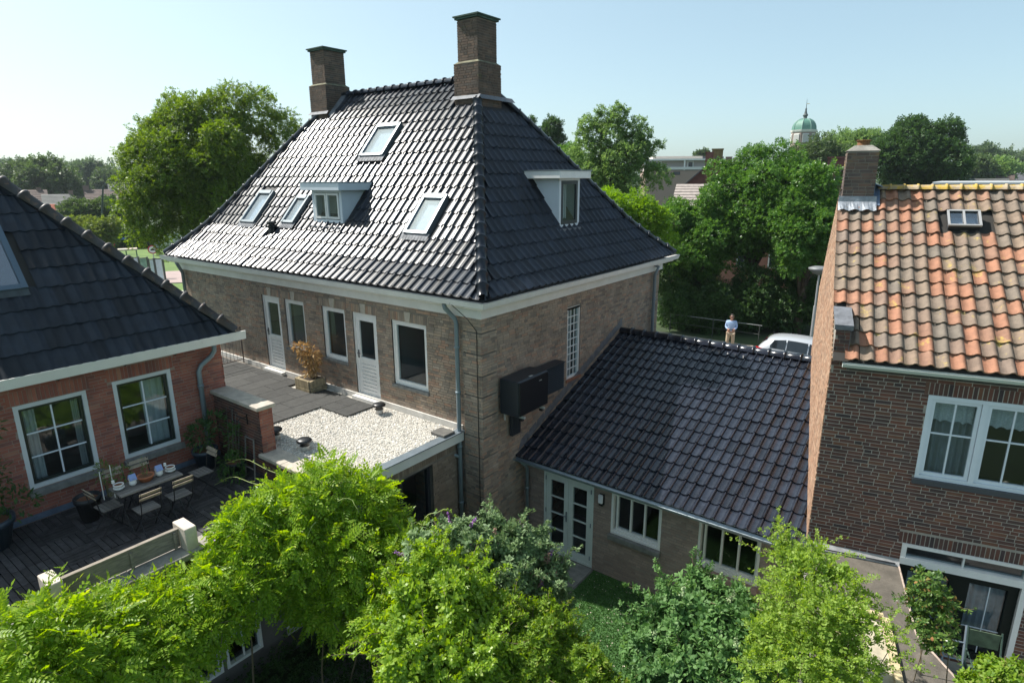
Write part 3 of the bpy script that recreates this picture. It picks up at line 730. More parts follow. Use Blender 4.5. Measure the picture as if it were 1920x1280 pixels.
for a, b, c, d in fop:
    x = (a+b)/2; k = G(FF).add([(x-.07, .03, d+.005), (x+.07, .03, d+.005), (x+.1, .03, d+.24), (x-.1, .03, d+.24), (x-.07, -.01, d+.005), (x+.07, -.01, d+.005), (x+.1, -.01, d+.24), (x-.1, -.01, d+.24)], [(0, 1, 2, 3), (0, 4, 5, 1), (1, 5, 6, 2), (2, 6, 7, 3), (3, 7, 4, 0)])
    k.build('keystone', STONE, mh)
# tall staircase window in the side wall
SF = Face((XE, 0), (0, 1), (1, 0))
g = G(SF); ya, yb, za, zb = 12.63, 13.23, 3.66, 5.5
frame_boxes(g, ya, yb, za, zb, -.1, -.01, .05)
pts = [(ya+(yb-ya)*i/8, zb+.07*math.sin(math.pi*i/8)) for i in range(9)]
g.add([(p[0], -.01, p[1]+.02) for p in pts]+[(p[0], -.01, zb-.05) for p in pts], [(i, i+1, 10+i, 9+i) for i in range(8)])
tw = g.build('window', WHITE, mh); tw['label'] = 'tall narrow window with many small panes'
G(SF).box(ya+.05, yb-.05, -.062, -.056, za+.05, zb-.04).build('pane', GLASS, tw)
g = G(SF)
for i in (1, 2): u = ya+.05+(yb-ya-.1)*i/3; g.box(u-.009, u+.009, -.056, -.035, za+.05, zb-.05)
for i in range(1, 9): z = za+.05+(zb-za-.1)*i/9; g.box(ya+.05, yb-.05, -.0555, -.0355, z-.009, z+.009)
g.build('muntin', WHITE, tw)
G(SF).box(ya-.05, yb+.05, -.1, .04, za-.07, za-.005).build('sill', mat('sill_red', (.3, .13, .08), .8, var=.2), tw)
cg = G(SF)
for i in range(10): cg.box(ya+.05+i*.05, ya+.1+i*.05, -.22-.02*(i % 2), -.2-.02*(i % 2), za, zb)
cg.build('curtain', CURT, tw)
# rooms behind the panes
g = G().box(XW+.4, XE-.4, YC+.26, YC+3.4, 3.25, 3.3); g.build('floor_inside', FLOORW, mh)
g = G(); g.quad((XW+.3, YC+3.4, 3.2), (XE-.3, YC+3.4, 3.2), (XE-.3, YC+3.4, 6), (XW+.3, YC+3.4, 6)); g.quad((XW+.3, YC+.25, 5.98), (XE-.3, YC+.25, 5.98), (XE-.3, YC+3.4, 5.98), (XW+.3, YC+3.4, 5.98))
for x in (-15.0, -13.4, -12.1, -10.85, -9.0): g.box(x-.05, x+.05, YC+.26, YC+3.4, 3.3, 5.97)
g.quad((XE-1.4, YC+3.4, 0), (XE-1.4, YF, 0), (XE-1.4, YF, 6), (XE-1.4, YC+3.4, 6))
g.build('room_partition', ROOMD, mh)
# rain pipes and cable on the corner
def rainpipe(pts, parent, r=.045, m=PIPE, rings_=(), lab=None):
    g = G().tube(pts, r, 10)
    for q in rings_: g.lathe((q[0], q[1], q[2]-.03), [(r*1.05, 0), (r*1.28, .005), (r*1.28, .05), (r*1.05, .055)], 10)
    p = g.build('rain_pipe', m, parent, True)
    if lab: p['label'] = lab
xp, yp = -8.42, 9.2
rainpipe([(xp-.14, 8.98, 6.14), (xp-.14, 9.0, 6.05), (xp-.02, yp-.03, 5.8), (xp, yp-.02, 5.7), (xp, yp-.02, 4.5), (xp, yp-.02, 3), (xp, yp-.02, .1)], mh, .05, rings_=[(xp, yp-.02, 5.2), (xp, yp-.02, 4.2), (xp, yp-.02, 2.95), (xp, yp-.02, 1.6)], lab='rain pipe beside the near corner')
rainpipe([(-8.0, 17.5, 6.1), (-7.66, 17.45, 6.0), (-7.76, 17.45, 5.75), (-7.76, 17.45, 3), (-7.76, 17.45, .7)], mh, .05, rings_=[(-7.76, 17.45, 5.0)], lab='rain pipe at the far right corner')
rainpipe([(-20.1, 9.0, 6.12), (-20.1, 9.05, 6.0), (-20.2, 9.2, 5.75), (-20.2, 9.2, 3.4)], mh, .05, rings_=[(-20.2, 9.2, 4.9)], lab='rain pipe at the left corner')
G().tube([(-8.3, 8.87, 6.2), (-8.1, 9.15, 5.86), (XE-.06, 9.235, 5.6), (XE-.06, 9.235, 4), (XE-.05, 9.235, 1.6)], .008, 5).tube([(XE-.05, 9.24, 1.6), (XE-.05, 9.24, .1)], .02, 6).build('cable', BLACK, mh)

# ================================================================ heat pump on the side wall
ac = thing('air_conditioner', (-7.6, 10.9, 3.6), 'black wall mounted outdoor unit with a louvred box beside it on the brick side wall', 'air conditioner')
G().box(XE+.06, -7.30, 9.82, 10.94, 3.66, 4.46).build('unit_case', ANTH, ac, bevel=.02)
G().box(-7.298, -7.268, 9.85, 10.91, 3.68, 4.45).build('front_panel', mat('unit_front', (.008, .009, .012), .3), ac, bevel=.01)
lb = G().box(XE+.06, -7.56, 10.96, 12.0, 3.70, 4.34).build('louvre_box', ANTH, ac)
G().box(XE+.06, -7.51, 10.95, 12.01, 4.34, 4.365).build('louvre_lid', ANTH, ac)
for i in range(14):
    z = 3.72+i*.0455; G().prism([(-7.56, z), (-7.515, z-.005), (-7.515, z+.004), (-7.56, z+.034)], 1, 10.97, 11.99).build('louvre_slat', ANTH, ac)
BRK_ = mat('bracket_pale', (.5, .5, .47), .5)
for y in (10.0, 10.75):
    G().box(XE+.04, -7.25, y-.02, y+.02, 3.60, 3.64).box(XE+.045, XE+.08, y-.02, y+.02, 3.45, 3.6).build('bracket', BRK_, ac); G().box(-7.38, -7.30, y-.035, y+.035, 3.54, 3.6).build('foot', BLACK, ac)
G().box(-7.267, -7.262, 10.55, 10.65, 4.31, 4.325).build('badge', BRK_, ac)
G().box(-7.38, -7.33, 10.3, 10.42, 4.462, 4.466).build('badge', BRK_, ac)
G().box(XE+.05, XE+.13, 10.18, 10.5, 3.0, 3.62).box(XE+.131, XE+.145, 10.3, 10.38, 3.15, 3.5).build('pipe_cover', ANTH, ac, bevel=.01)

# ================================================================ low tiled annex
ax = thing('annex', (-4.7, 13, 0), 'low brown brick annex with a single black tiled slope between the two houses', 'annex')
AY = 10.8
aop = [(-7.27, -5.95, .02, 2.08), (-5.51, -4.36, 1.1, 2.09), (-3.58, -2.4, 1.1, 2.1)]
ao = [(a+7.86, b+7.86, c, d) for a, b, c, d in aop]
g = G(); wall_face(g, (-7.86, AY), (1, 0), (0, -1), 6.35, 0, 2.3, ao)
g.quad((-7.8, 18, 0), (-1.5, 18, 0), (-1.5, 18, 4.4), (-7.8, 18, 4.4)) if False else None
aw = g.build('wall', MORT_A, ax)
brick_face(aw, (-7.86, AY), (1, 0), (0, -1), 6.35, 0, 2.28, BR_GREY, ao, nind=200, seed=12)
APROF = [(0, 2.40), (5.05, 4.36)]
g = G(); g.add([(-7.9, 10.47, 2.37), (-1.62, 10.47, 2.37), (-2.72, 15.5, 4.33), (-7.9, 15.5, 4.33), (-7.9, 20.4, 2.4), (-3.0, 20.4, 2.4)], [(0, 1, 2, 3), (3, 2, 5, 4)])
ar = g.build('roof', MATS['roof_underlay'], ax)
PT_A = tile_proto(wave(.202, 5, .016, .034, .28), .40, .024, TILE_A)
tile_roof(ar, Fr((0, 10.45, 0), 0), APROF, -7.84, -1.3, .202, .345, PT_A, TILE_A, lambda t: -7.84, lambda t: -1.62-.205*t+.04, (), nind=290, seed=14, lift=.034)
tile_roof(ar, Fr((0, 20.55, 0), 180), APROF, 2.6, 7.84, .202, .345, PT_A, TILE_A, None, None, (), seed=15, lift=.034)
cap_run(ar, [(-7.84, 15.5, 4.40), (-2.62, 15.5, 4.40)], .38, .11, .12, TILE_A, 'ridge_tile')
g = G(); n = 15   # stepped lead against the house wall
for i in range(n):
    y0 = 10.55+i*.33; z0 = 2.45+(y0-10.45)*.41; g.add([(XE+.012, y0, z0-.02), (XE+.012, y0+.4, z0+.14), (XE+.012, y0+.4, z0+.36), (XE+.012, y0+.12, z0+.24)], [(0, 1, 2, 3)])
g.build('stepped_flashing', LEAD, ax)
g = G(); m_ = 12   # half round gutter
V = []; F = []
for x in (-7.92, -1.55):
    for r_ in (.075, .066):
        for i in range(m_+1): q = math.pi+math.pi*i/m_; V.append((x, 10.42+r_*math.cos(q), 2.37+r_*math.sin(q)))
k = m_+1
for i in range(m_):
    F += [(i, i+1, 2*k+i+1, 2*k+i), (k+i, 3*k+i, 3*k+i+1, k+i+1)]
F += [tuple(range(k)), tuple(range(2*k, 3*k)), (0, k, 3*k, 2*k), (k-1, 2*k-1, 4*k-1, 3*k-1)]
g.add(V, F).build('gutter', ZINC, ax, True)
G().box(-7.86, -1.55, 10.5, 10.52, 2.26, 2.4).box(-7.86, -1.55, 10.52, 10.79, 2.28, 2.3).build('eaves_board', CREAM, ax)
rainpipe([(-7.68, 10.44, 2.3), (-7.68, 10.6, 2.15), (-7.68, 10.68, 2.05), (-7.68, 10.68, .05)], ax, .04, rings_=[(-7.68, 10.68, 1.55), (-7.68, 10.68, .4)])
AF = Face((0, AY), (1, 0), (0, -1))
# french doors
a, b, c, d = aop[0]; g = G(AF); frame_boxes(g, a, b, c, d, -.1, .012, .06)
fd = g.build('french_door', PALEG, ax)
for s, (u0, u1) in enumerate(((a+.065, (a+b)/2-.004), ((a+b)/2+.004, b-.065))):
    g = G(AF); t = .115; z0, z1 = c+.065, d-.065
    g.box(u0, u0+t, -.07, -.005, z0, z1); g.box(u1-t, u1, -.07, -.005, z0, z1); g.box(u0+t, u1-t, -.07, -.005, z0, z0+.15); g.box(u0+t, u1-t, -.07, -.005, z1-.12, z1)
    for i in (1, 2, 3): z = z0+.15+(z1-z0-.27)*i/4; g.box(u0+t, u1-t, -.045, -.012, z-.014, z+.014)
    g.build('door_leaf', PALEG, fd); G(AF).box(u0+t-.01, u1-t+.01, -.04, -.034, z0+.14, z1-.11).build('pane', GLASS, fd)
    for z in (z0+.12, z0+.95, z1-.15): 
        u = a+.06 if s == 0 else b-.06; G(AF).box(u-.012, u+.012, .012, .024, z, z+.1).build('hinge', ZINC, fd)
G(AF).box(-6.67, -6.64, -.004, .012, .95, 1.2).tube([(-6.655, .01, 1.1), (-6.655, .05, 1.1), (-6.78, .05, 1.1)], .009, 6).build('handle', ZINC, fd)
for (a, b, c, d), l in zip(aop[1:], ['three light window beside the wall lamp', 'three light window at the right end']):
    g = G(AF); frame_boxes(g, a, b, c, d, -.14, .01, .05); g.box(a+.05, b-.05, -.14, -.02, c+.05, c+.09)
    frame_boxes(g, a+.09, b-.05, c+.09, d-.05, -.14, -.06, .04)
    for i in (1, 2): u = a+.12+(b-a-.2)*i/3; g.box(u-.018, u+.018, -.12, -.05, c+.12, d-.08)
    w = g.build('window', CREAM if l[-3:] == 'end' else WHITE, ax); w['label'] = l
    G(AF).box(a+.1, b-.08, -.105, -.099, c+.1, d-.06).build('pane', GLASS, w)
    G(AF).box(a-.03, b+.03, 0, .1, c-.13, c-.005).build('sill', SILL if l[-3:] != 'end' else mat('sill_pinkish', (.36, .24, .2), .85, var=.3), w, bevel=.01)
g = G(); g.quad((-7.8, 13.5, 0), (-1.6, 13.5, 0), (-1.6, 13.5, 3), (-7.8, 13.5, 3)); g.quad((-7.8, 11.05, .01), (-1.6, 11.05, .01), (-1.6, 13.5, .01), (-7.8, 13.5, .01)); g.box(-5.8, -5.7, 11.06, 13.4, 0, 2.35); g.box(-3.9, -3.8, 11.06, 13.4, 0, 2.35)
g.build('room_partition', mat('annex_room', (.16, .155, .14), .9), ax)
lp = thing('wall_lamp', (-5.76, 10.77, 1.75), 'white oblong bulkhead lamp on the annex wall between door and window', 'wall lamp')
G(AF).box(-5.80, -5.68, .006, .03, 1.72, 1.97).box(-5.79, -5.7, .03, .07, 1.70, 1.74).build('lamp_base', BLACK, lp); G(AF).box(-5.81, -5.70, .03, .09, 1.75, 1.96).build('lamp_shade', mat('lamp_white', (.75, .75, .8), .3), lp, bevel=.02)

# ================================================================ flat roofed extension with gravel and rubber tiles
ex = thing('flat_roof_extension', (-9.5, 7.7, 0), 'low flat roofed extension with white gravel and black rubber tiles on top', 'extension')
EOP = [(.7, 2.35, .02, 2.8)]
g = G(); wall_face(g, (-8.5, 6.05), (0, 1), (1, 0), 3.25, 0, 3.12, EOP); g.quad((-12.5, 6.05, 0), (-8.5, 6.05, 0), (-8.5, 6.05, 3.1), (-12.5, 6.05, 3.1))
g.box(-18.8, -8.52, 6.06, 9.29, 3.1, 3.27)
g.quad((-18.8, 6.06, 0), (-12.5, 6.06, 0), (-12.5, 6.06, 3.1), (-18.8, 6.06, 3.1)); g.quad((-18.8, 6.06, 0), (-18.8, 9.3, 0), (-18.8, 9.3, 3.1), (-18.8, 6.06, 3.1))
ew = g.build('wall', MORT, ex)
BR_EXT = mat('brick_extension', (.25, .2, .15), .85, isl2=[(0, (.27, .21, .15)), (.5, (.2, .15, .11)), (1, (.31, .25, .19))], var=.2, scale=3)
brick_face(ew, (-8.5, 6.05), (0, 1), (1, 0), 3.2, 0, 2.84, BR_EXT, EOP, seed=17, proud=.008); 
brick_face(ew, (-8.5, 6.05), (0, 1), (1, 0), 3.2, 2.86, 2.87, BR_EXT, (), seed=18, soldiers=[(0, 3.2, 2.85, .23)])
G().box(-8.52, -8.36, 5.95, 9.26, 3.08, 3.29).build('fascia', CREAM, ex, bevel=.005); G().box(-8.54, -8.33, 5.94, 9.27, 3.293, 3.315).build('roof_edge_trim', ZINC, ex)
EF = Face((-8.5, 6.05), (0, 1), (1, 0))
g = G(EF); frame_boxes(g, .71, 2.34, .03, 2.79, -.16, -.08, .08); g.box(1.48, 1.57, -.16, -.08, .1, 2.7)
dd = g.build('sliding_door', ANTH, ex); G(EF).box(.79, 2.26, -.12, -.115, .1, 2.7).build('pane', GLASS, dd)
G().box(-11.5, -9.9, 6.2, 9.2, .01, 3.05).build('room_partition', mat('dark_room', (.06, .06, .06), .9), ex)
rainpipe([(-8.62, 9.12, 2.85), (-8.62, 9.05, 2.78), (-8.42, 9.15, 2.72)], ex, .04)
G().box(-18.7, -8.4, 9.25, 9.296, 3.28, 3.42).build('base_flashing', mat('pale_upstand', (.6, .58, .54), .8, var=.25, scale=4), ex)
for a in (fop[0], fop[3]): G().box(a[0]-.03, a[1]+.03, 9.13, 9.3, 3.30, 3.385).build('threshold', mat('pale_upstand2', (.68, .66, .62), .7, var=.15, scale=4), ex)
GRV = mat('gravel_bed', (.55, .52, .46), .9, var=.45, scale=40, bump=.8, bscale=60)
gb = G().box(-14.2, -8.54, 6.32, 9.24, 3.26, 3.285).build('gravel_bed', GRV, ex)
rg = np.random.default_rng(33); n = 15000
ox = np.array([(1, 0, 0), (-1, 0, 0), (0, 1, 0), (0, -1, 0), (0, 0, 1), (0, 0, -1)], float); of = np.array([(0, 2, 4), (2, 1, 4), (1, 3, 4), (3, 0, 4), (2, 0, 5), (1, 2, 5), (3, 1, 5), (0, 3, 5)])
P = np.c_[rg.uniform(-12.1, -8.56, n), rg.uniform(6.34, 9.22, n), 3.288+rg.random(n)*.012]
m2 = 900; P = np.r_[P, np.c_[rg.uniform(-13.9, -12.8, m2), rg.uniform(8.7, 9.22, m2), 3.288+rg.random(m2)*.012]]; n = len(P)
ok = ~((P[:, 0] < -12.08) & (P[:, 0] > -12.8)); P = P[ok]; n = len(P)
sz = rg.uniform(.009, .02, (n, 1, 1))*np.array([1, 1, .7]); V = ox[None]*sz*(1+.35*rg.normal(size=(n, 6, 1)))
a = rg.random(n)*6.28; ca, sa = np.cos(a), np.sin(a); V = np.stack([V[:, :, 0]*ca[:, None]-V[:, :, 1]*sa[:, None], V[:, :, 0]*sa[:, None]+V[:, :, 1]*ca[:, None], V[:, :, 2]+.3*V[:, :, 0]], -1)+P[:, None]
PEB = mat('white_pebbles', (.7, .66, .58), .8, isl2=[(0, (.76, .73, .67)), (.5, (.66, .61, .53)), (.8, (.8, .78, .74)), (1, (.46, .42, .36))])
mk('gravel', V.reshape(-1, 3), (of[None]+np.arange(n)[:, None, None]*6).reshape(-1, 3), PEB, ex, kind='stuff')
RUB = mat('black_rubber_tile', (.045, .045, .042), .85, var=.3, scale=8, isl=.22, bump=.3, bscale=90, stain=((.12, .12, .11), 7, .66, .5))
def rubber(x0, x1, y0, y1): 
    dz = rg.uniform(-.002, .002); G().box(x0+.004, x1-.004, y0+.004, y1-.004, 3.30, 3.335+dz).build('rubber_tile', RUB, ex, bevel=.004)
x = -12.05; i = 0
while x > -18.6:
    y = 6.30; off = (0, .5)[i % 2]; ytop = 8.68 if -13.95 < x-.25 < -12.85 else 9.1
    ys_ = [y]+[q for q in np.arange(y+1-off, ytop-.05, 1.0)]+[ytop]
    if off == 0: ys_ = [y]+[q for q in np.arange(y+1, ytop-.05, 1.0)]+[ytop]
    for q0, q1 in zip(ys_[:-1], ys_[1:]): rubber(x-.5, x, q0, q1)
    x -= .5; i += 1
for x0 in (-12.05, -11.55): 
    rubber(x0, x0+.5, 8.24, 9.08) if x0 > -12 else (rubber(x0, x0+.5, 8.24, 8.66), rubber(x0, x0+.5, 8.66, 9.08))
def mushroom(x, y):
    v = G().lathe((x, y, 3.28), [(.085, 0), (.085, .12), (.08, .13)], 14).build('roof_vent', mat('vent_pipe_pale', (.45, .44, .42), .6), ex, True)
    G().lathe((x, y, 3.41), [(.1, 0), (.07, .03), (.085, .06), (.15, .08), (.155, .11), (.13, .135), (.06, .15), (.01, .153)], 18).build('vent_cowl', BLACK, v, True)
mushroom(-10.64, 8.86); mushroom(-11.28, 6.56); mushroom(-10.3, 6.60)
pv = G().box(-8.8, -8.4, 8.68, 9.02, 3.315, 3.37).build('paving_slab', mat('dark_slab', (.12, .115, .105), .85, var=.3, scale=8), bevel=.008); tag(pv, 'loose dark grey paving slab lying on the gravel by the rain pipe', 'paving slab')
# boundary wall between deck and extension
bw = thing('garden_wall', (-11.5, 6.1, 2.8), 'brick parapet wall with pale coping stones, high at the red house and low by the gravel', 'wall')
g = G().box(-12.5, -10.76, 5.96, 6.24, .0, 4.24).box(-10.76, -8.52, 5.96, 6.24, 0, 3.26); w_ = g.build('wall', MORT_R, bw)
brick_face(w_, (-12.5, 5.96), (1, 0), (0, -1), 1.74, 2.6, 4.24, BR_DARK, nind=0, seed=41); brick_face(w_, (-10.76, 5.96), (0, 1), (1, 0), .28, 3.3, 4.24, BR_RED, seed=42)
brick_face(w_, (-12.5, 6.24), (1, 0), (0, 1), 1.74, 3.28, 4.24, BR_RED, seed=43); brick_face(w_, (-10.76, 5.96), (1, 0), (0, -1), 2.24, 2.0, 3.26, BR_DARK, seed=44)
for i in range(3): G().box(-12.62+i*.64, -11.985+i*.64, 5.9, 6.3, 4.245, 4.32).build('coping_stone', STONE, bw, bevel=.008)
for i in range(3): G().box(-10.82+i*.77, -10.055+i*.77, 5.88, 6.31, 3.262, 3.335).build('coping_stone', STONE, bw, bevel=.008)
for x in (-11.75, -11.2): G().tube([(x, 5.95, 4.02), (x, 5.8, 4.03), (x-.03, 5.76, 3.97), (x, 5.8, 3.93)], .009, 5).tube([(x, 5.94, 4.08), (x, 5.94, 3.86)], .012, 5).build('hook', BLACK, bw)
# planter with dry bamboo
pl = thing('planter', (-13.4, 8.98, 3.29), 'square planter of upright yellow bricks against the terrace wall', 'planter')
g = G().box(-13.72, -13.12, 8.72, 9.22, 3.29, 3.60); g.build('planter_core', MORT, pl)
YB = mat('yellow_brick', (.38, .31, .19), .85, isl=.3, var=.3, scale=6)
for (o_, u_, n_, L_) in (((-13.72, 8.72), (1, 0), (0, -1), .6), ((-13.12, 8.72), (0, 1), (1, 0), .5), ((-13.72, 8.72), (0, 1), (-1, 0), .5)):
    U = np.array([*u_, 0]); N_ = np.array([*n_, 0])
    for z0, z1 in ((3.29, 3.35), (3.36, 3.42)):
        for k in range(3):
            Lk = L_/3; q = np.array([*o_, 0])+U*(k*Lk); G(Face(q, u_, n_)).box(.004, Lk-.006, -.02, .03, z0, z1).build('brick', YB, pl)
    for k in range(int(L_/.065)):
        q = np.array([*o_, 0])+U*(k*.065); G(Face(q, u_, n_)).box(.003, .058, -.05, .03, 3.43, 3.62).build('brick', YB, pl)
G().box(-13.68, -13.16, 8.78, 9.18, 3.58, 3.605).build('soil', SOIL, pl)
DRY = leafmat('dry_leaf', (.26, .17, .07), (.46, .32, .15), .3, .7)
rg = np.random.default_rng(5); dp = thing('bamboo_plant', (-13.4, 9.0, 3.6), 'withered yellow brown bamboo in the brick planter on the terrace', 'plant')
Lb = [(-13.4, 9.0, 3.9, .16, .14, .26), (-13.35, 8.98, 4.2, .2, .16, .2), (-13.5, 8.9, 4.4, .15, .14, .14), (-13.22, 9.0, 4.1, .1, .12, .2), (-13.75, 8.88, 4.42, .17, .1, .07), (-13.62, 8.95, 4.2, .12, .1, .1)]
P, N0 = blob_points(rg, Lb, 620, (.3, 1.15)); scatter('leaves', P, unit(N0+rg.normal(size=P.shape)*.6+[0, 0, -.5]), unit(rg.normal(size=P.shape)), rg.uniform(.05, .15, 620), 'lance', DRY, dp)
g = G()
for i in range(16): a = rg.normal(size=2)*.1; b = rg.normal(size=2)*.28; g.tube([(-13.4+a[0], 9+a[1]*.6, 3.6), (-13.4+(a[0]+b[0])*.6, 8.98+b[1]*.3, 4.1), (-13.42+b[0], 8.95+b[1]*.5, 4.3+rg.random()*.5)], [.008, .006, .003], 4)
g.build('stem', mat('dry_stem', (.35, .24, .1), .8), dp)
# railing at the left end of the terrace
rl = thing('railing', (-17.1, 7.8, 3.3), 'rusty thin bar railing across the terrace beyond the red house', 'railing')
RUST = mat('rusty_iron', (.22, .16, .13), .7, var=.4, scale=20)
G().tube([(-17.1, 6.3, 4.38), (-17.1, 9.22, 4.38), ], .018, 6).build('top_rail', RUST, rl); G().tube([(-17.1, 6.3, 3.42), (-17.1, 9.22, 3.42)], .014, 6).build('bottom_rail', RUST, rl)
for y in (6.4, 7.8, 9.2): G().tube([(-17.1, y, 3.3), (-17.1, y, 4.42)], .02, 6).build('post', RUST, rl)
for i in range(26): G().tube([(-17.1, 6.45+i*.107, 3.42), (-17.1, 6.45+i*.107, 4.38)], .006, 4).build('bar', RUST, rl)
# ================================================================ right house, turned 13.4 degrees
AD = 13.4
RF = Fr((-1.6, 10.52, 0), AD)
ca_, sa_ = math.cos(R(AD)), math.sin(R(AD)); UX = (ca_, sa_); UY = (-sa_, ca_); NF = (sa_, -ca_); NG = (-ca_, -sa_)
rw = lambda x, y, z=0: RF(np.array([x, y, z]))
rh = thing('brick_house', rw(2.5, 2.7, 0), 'dark brick house with weathered orange and grey clay pantile roof and lichen covered chimney', 'house')
ROP = [(1.36, 2.86, 4.03, 5.4), (1.36, 3.06, 1.0, 2.86)]
WID = 5.2; DEP = 5.5
g = G(); o_ = rw(0, 0); wall_face(g, o_, UX, NF, WID, 0, 5.75, ROP)
P_ = lambda y, z: tuple(rw(0, y, z)); P2 = lambda y, z: tuple(rw(WID, y, z))
g.quad(P_(0, 0), P_(DEP, 0), P_(DEP, 6.05), P_(2.95, 8.28), P_(0, 5.8)); g.quad(P2(0, 0), P2(DEP, 0), P2(DEP, 6.05), P2(2.95, 8.28), P2(0, 5.8)); g.quad(P_(DEP, 0), P2(DEP, 0), P2(DEP, 6.05), P_(DEP, 6.05))
w2 = g.build('wall', MORT_D, rh)
SOLD = [(1.3, 2.95, 5.4, .2), (1.3, 3.12, 2.86, .2)]
brick_face(w2, o_, UX, NF, WID, 0.9, 5.74, BR_DARK, ROP, nind=300, seed=51, soldiers=SOLD, course=.061, Lb=.205, jt=.012, proud=.0025)
gs = lambda z: (0, DEP) if z < 5.8 else ((z-5.8)/.84-.02, DEP if z < 6.05 else DEP-(z-6.05)/.875)
MORT_G = mat('mortar_gable', (.36, .28, .21), .95, var=.25, scale=5)
brick_face(rh, rw(-.004, 0), UY, NG, DEP, 2.0, 8.25, BR_GABLE_SUN, (), seed=52, shape=gs, course=.061, Lb=.205, proud=.01)
# corner pier with lead cap
g = G(RF).box(0.004, .20, .004, .62, 5.7, 6.34); pr = g.build('corner_pier', MORT_D, rh)
brick_face(pr, rw(0, -.004), UX, NF, .205, 5.72, 6.33, BR_DARK, seed=53, course=.061)
G(RF).prism([(-.04, 6.342), (.66, 6.50), (.66, 6.54), (-.05, 6.38), (-.05, 6.30)], 0, -.025, .235).build('lead_cap', LEAD, pr)
G(RF).prism([(.0, 5.72), (.62, 6.3), (.62, 6.36), (0, 6.34)], 0, .203, .215).build('lead_flashing', LEAD, pr)
# roof
CLAY = mat('clay_pantile', (.3, .2, .15), .78, isl2=[(0, (.225, .165, .118)), (.25, (.165, .138, .11)), (.45, (.25, .175, .12)), (.56, (.20, .145, .108)), (.66, (.31, .145, .085)), (.82, (.35, .16, .092)), (.92, (.26, .15, .10)), (1, (.19, .15, .12))],
           var=.28, scale=9, bump=.35, bscale=45, stain=((.46, .34, .07), 3.6, .60, .75))
RPROF = [(0, 5.86), (3.1, 8.36)]
RFo = Fr(rw(0, -.14), AD)
g = G(); 
g.add([tuple(RFo((-.0, 0, 5.83))), tuple(RFo((WID, 0, 5.83))), tuple(RFo((WID, 3.1, 8.33))), tuple(RFo((0, 3.1, 8.33))), tuple(RFo((0, 5.75, 6.0))), tuple(RFo((WID, 5.75, 6.0)))], [(0, 1, 2, 3), (3, 2, 5, 4)])
rr = g.build('roof', mat('roof_boards_dark', (.03, .028, .025), .9), rh)
PT_R = tile_proto(wave(.197, 5, .016, .030, .46), .36, .022, CLAY)
tile_roof(rr, RFo, RPROF, -.035, WID, .197, .268, PT_R, CLAY, None, None, [(1.56, 2.24, 2.28, 2.72), (-.2, .5, 2.85, 3.3), (-.2, .23, -.2, .8)], nind=300, seed=54, lift=.038, jitter=.005)
g = G(RFo); V = []; F = []
mr = [(x, 5.75-y*1, 6.02+y*.88) for x in (0, WID) for y in (0, 2.65)]
tile_roof(rr, Fr(rw(WID, 5.61), AD+180), [(0, 6.0), (2.65, 8.36)], 0, WID, .197, .268, PT_R, CLAY, seed=55, lift=.038)
YCL = mat('ridge_lichen', (.42, .33, .22), .85, isl=.15, stain=((.46, .30, .04), 6, .46, .9), var=.3, scale=10, bump=.3, bscale=40)
cap_run(rr, [tuple(rw(x, 2.96, 8.40)) for x in (.62, WID)], .215, .075, .08, YCL, 'ridge_tile')
# chimney
cx0, cx1, cy0, cy1, cz0, cz1 = .03, .53, 2.62, 3.12, 7.7, 9.06
CHB = mat('brick_chimney', (.13, .1, .08), .85, isl2=[(0, (.15, .105, .085)), (.4, (.10, .08, .075)), (.8, (.19, .12, .09)), (1, (.13, .11, .10))], var=.3, scale=6)
LICH = mat('brick_lichen', (.2, .13, .1), .85, isl2=[(0, (.17, .12, .09)), (.5, (.12, .09, .08)), (1, (.20, .14, .10))], var=.3, scale=5, bump=.3, bscale=50, stain=((.42, .27, .04), 3.2, .56, .8))
ch = G(RF).box(cx0+.005, cx1-.005, cy0+.005, cy1-.005, cz0, cz1).build('chimney', MORT_D, rh)
for o2, u2, n2, L2 in ((rw(cx0, cy0), UX, NF, cx1-cx0), (rw(cx0, cy0), UY, NG, cy1-cy0), (rw(cx1, cy0), UY, UX, cy1-cy0), (rw(cx0, cy1), UX, UY, cx1-cx0)):
    brick_face(ch, o2, u2, n2, L2, cz0, cz1-.27, CHB, seed=56, course=.061, Lb=.2)
    brick_face(ch, o2, u2, n2, L2, cz1-.265, cz1, LICH, seed=57, course=.061, Lb=.2)
g = G(RF); xm, ym = (cx0+cx1)/2, (cy0+cy1)/2
V = [(cx0-.02, cy0-.02, cz1), (cx1+.02, cy0-.02, cz1), (cx1+.02, cy1+.02, cz1), (cx0-.02, cy1+.02, cz1)]+[(xm+dx*.14, ym+dy*.14, cz1+.1) for dx, dy in ((-1, -1), (1, -1), (1, 1), (-1, 1))]
g.add(V, [(0, 1, 5, 4), (1, 2, 6, 5), (2, 3, 7, 6), (3, 0, 4, 7), (4, 5, 6, 7)]); g.build('chimney_cap', CONC, ch)
G().lathe(rw(xm, ym, cz1+.09), [(.11, 0), (.1, .07), (.13, .1), (.12, .105)], 12).build('chimney_pot', mat('rusty_pot', (.22, .1, .04), .8, var=.4, scale=10), ch)
BLEAD = mat('blue_lead', (.16, .21, .30), .45, metal=.3, var=.2, scale=6)
G(RF).box(cx1+.004, cx1+.012, cy0, cy1, 7.95, 8.5).build('side_flashing', BLEAD, ch)
G(RF).prism([(cx1+.01, 8.47), (cx1+.14, 8.42), (cx1+.14, 8.44), (cx1+.01, 8.49)], 1, cy0+.1, cy1).build('side_flashing', BLEAD, ch)
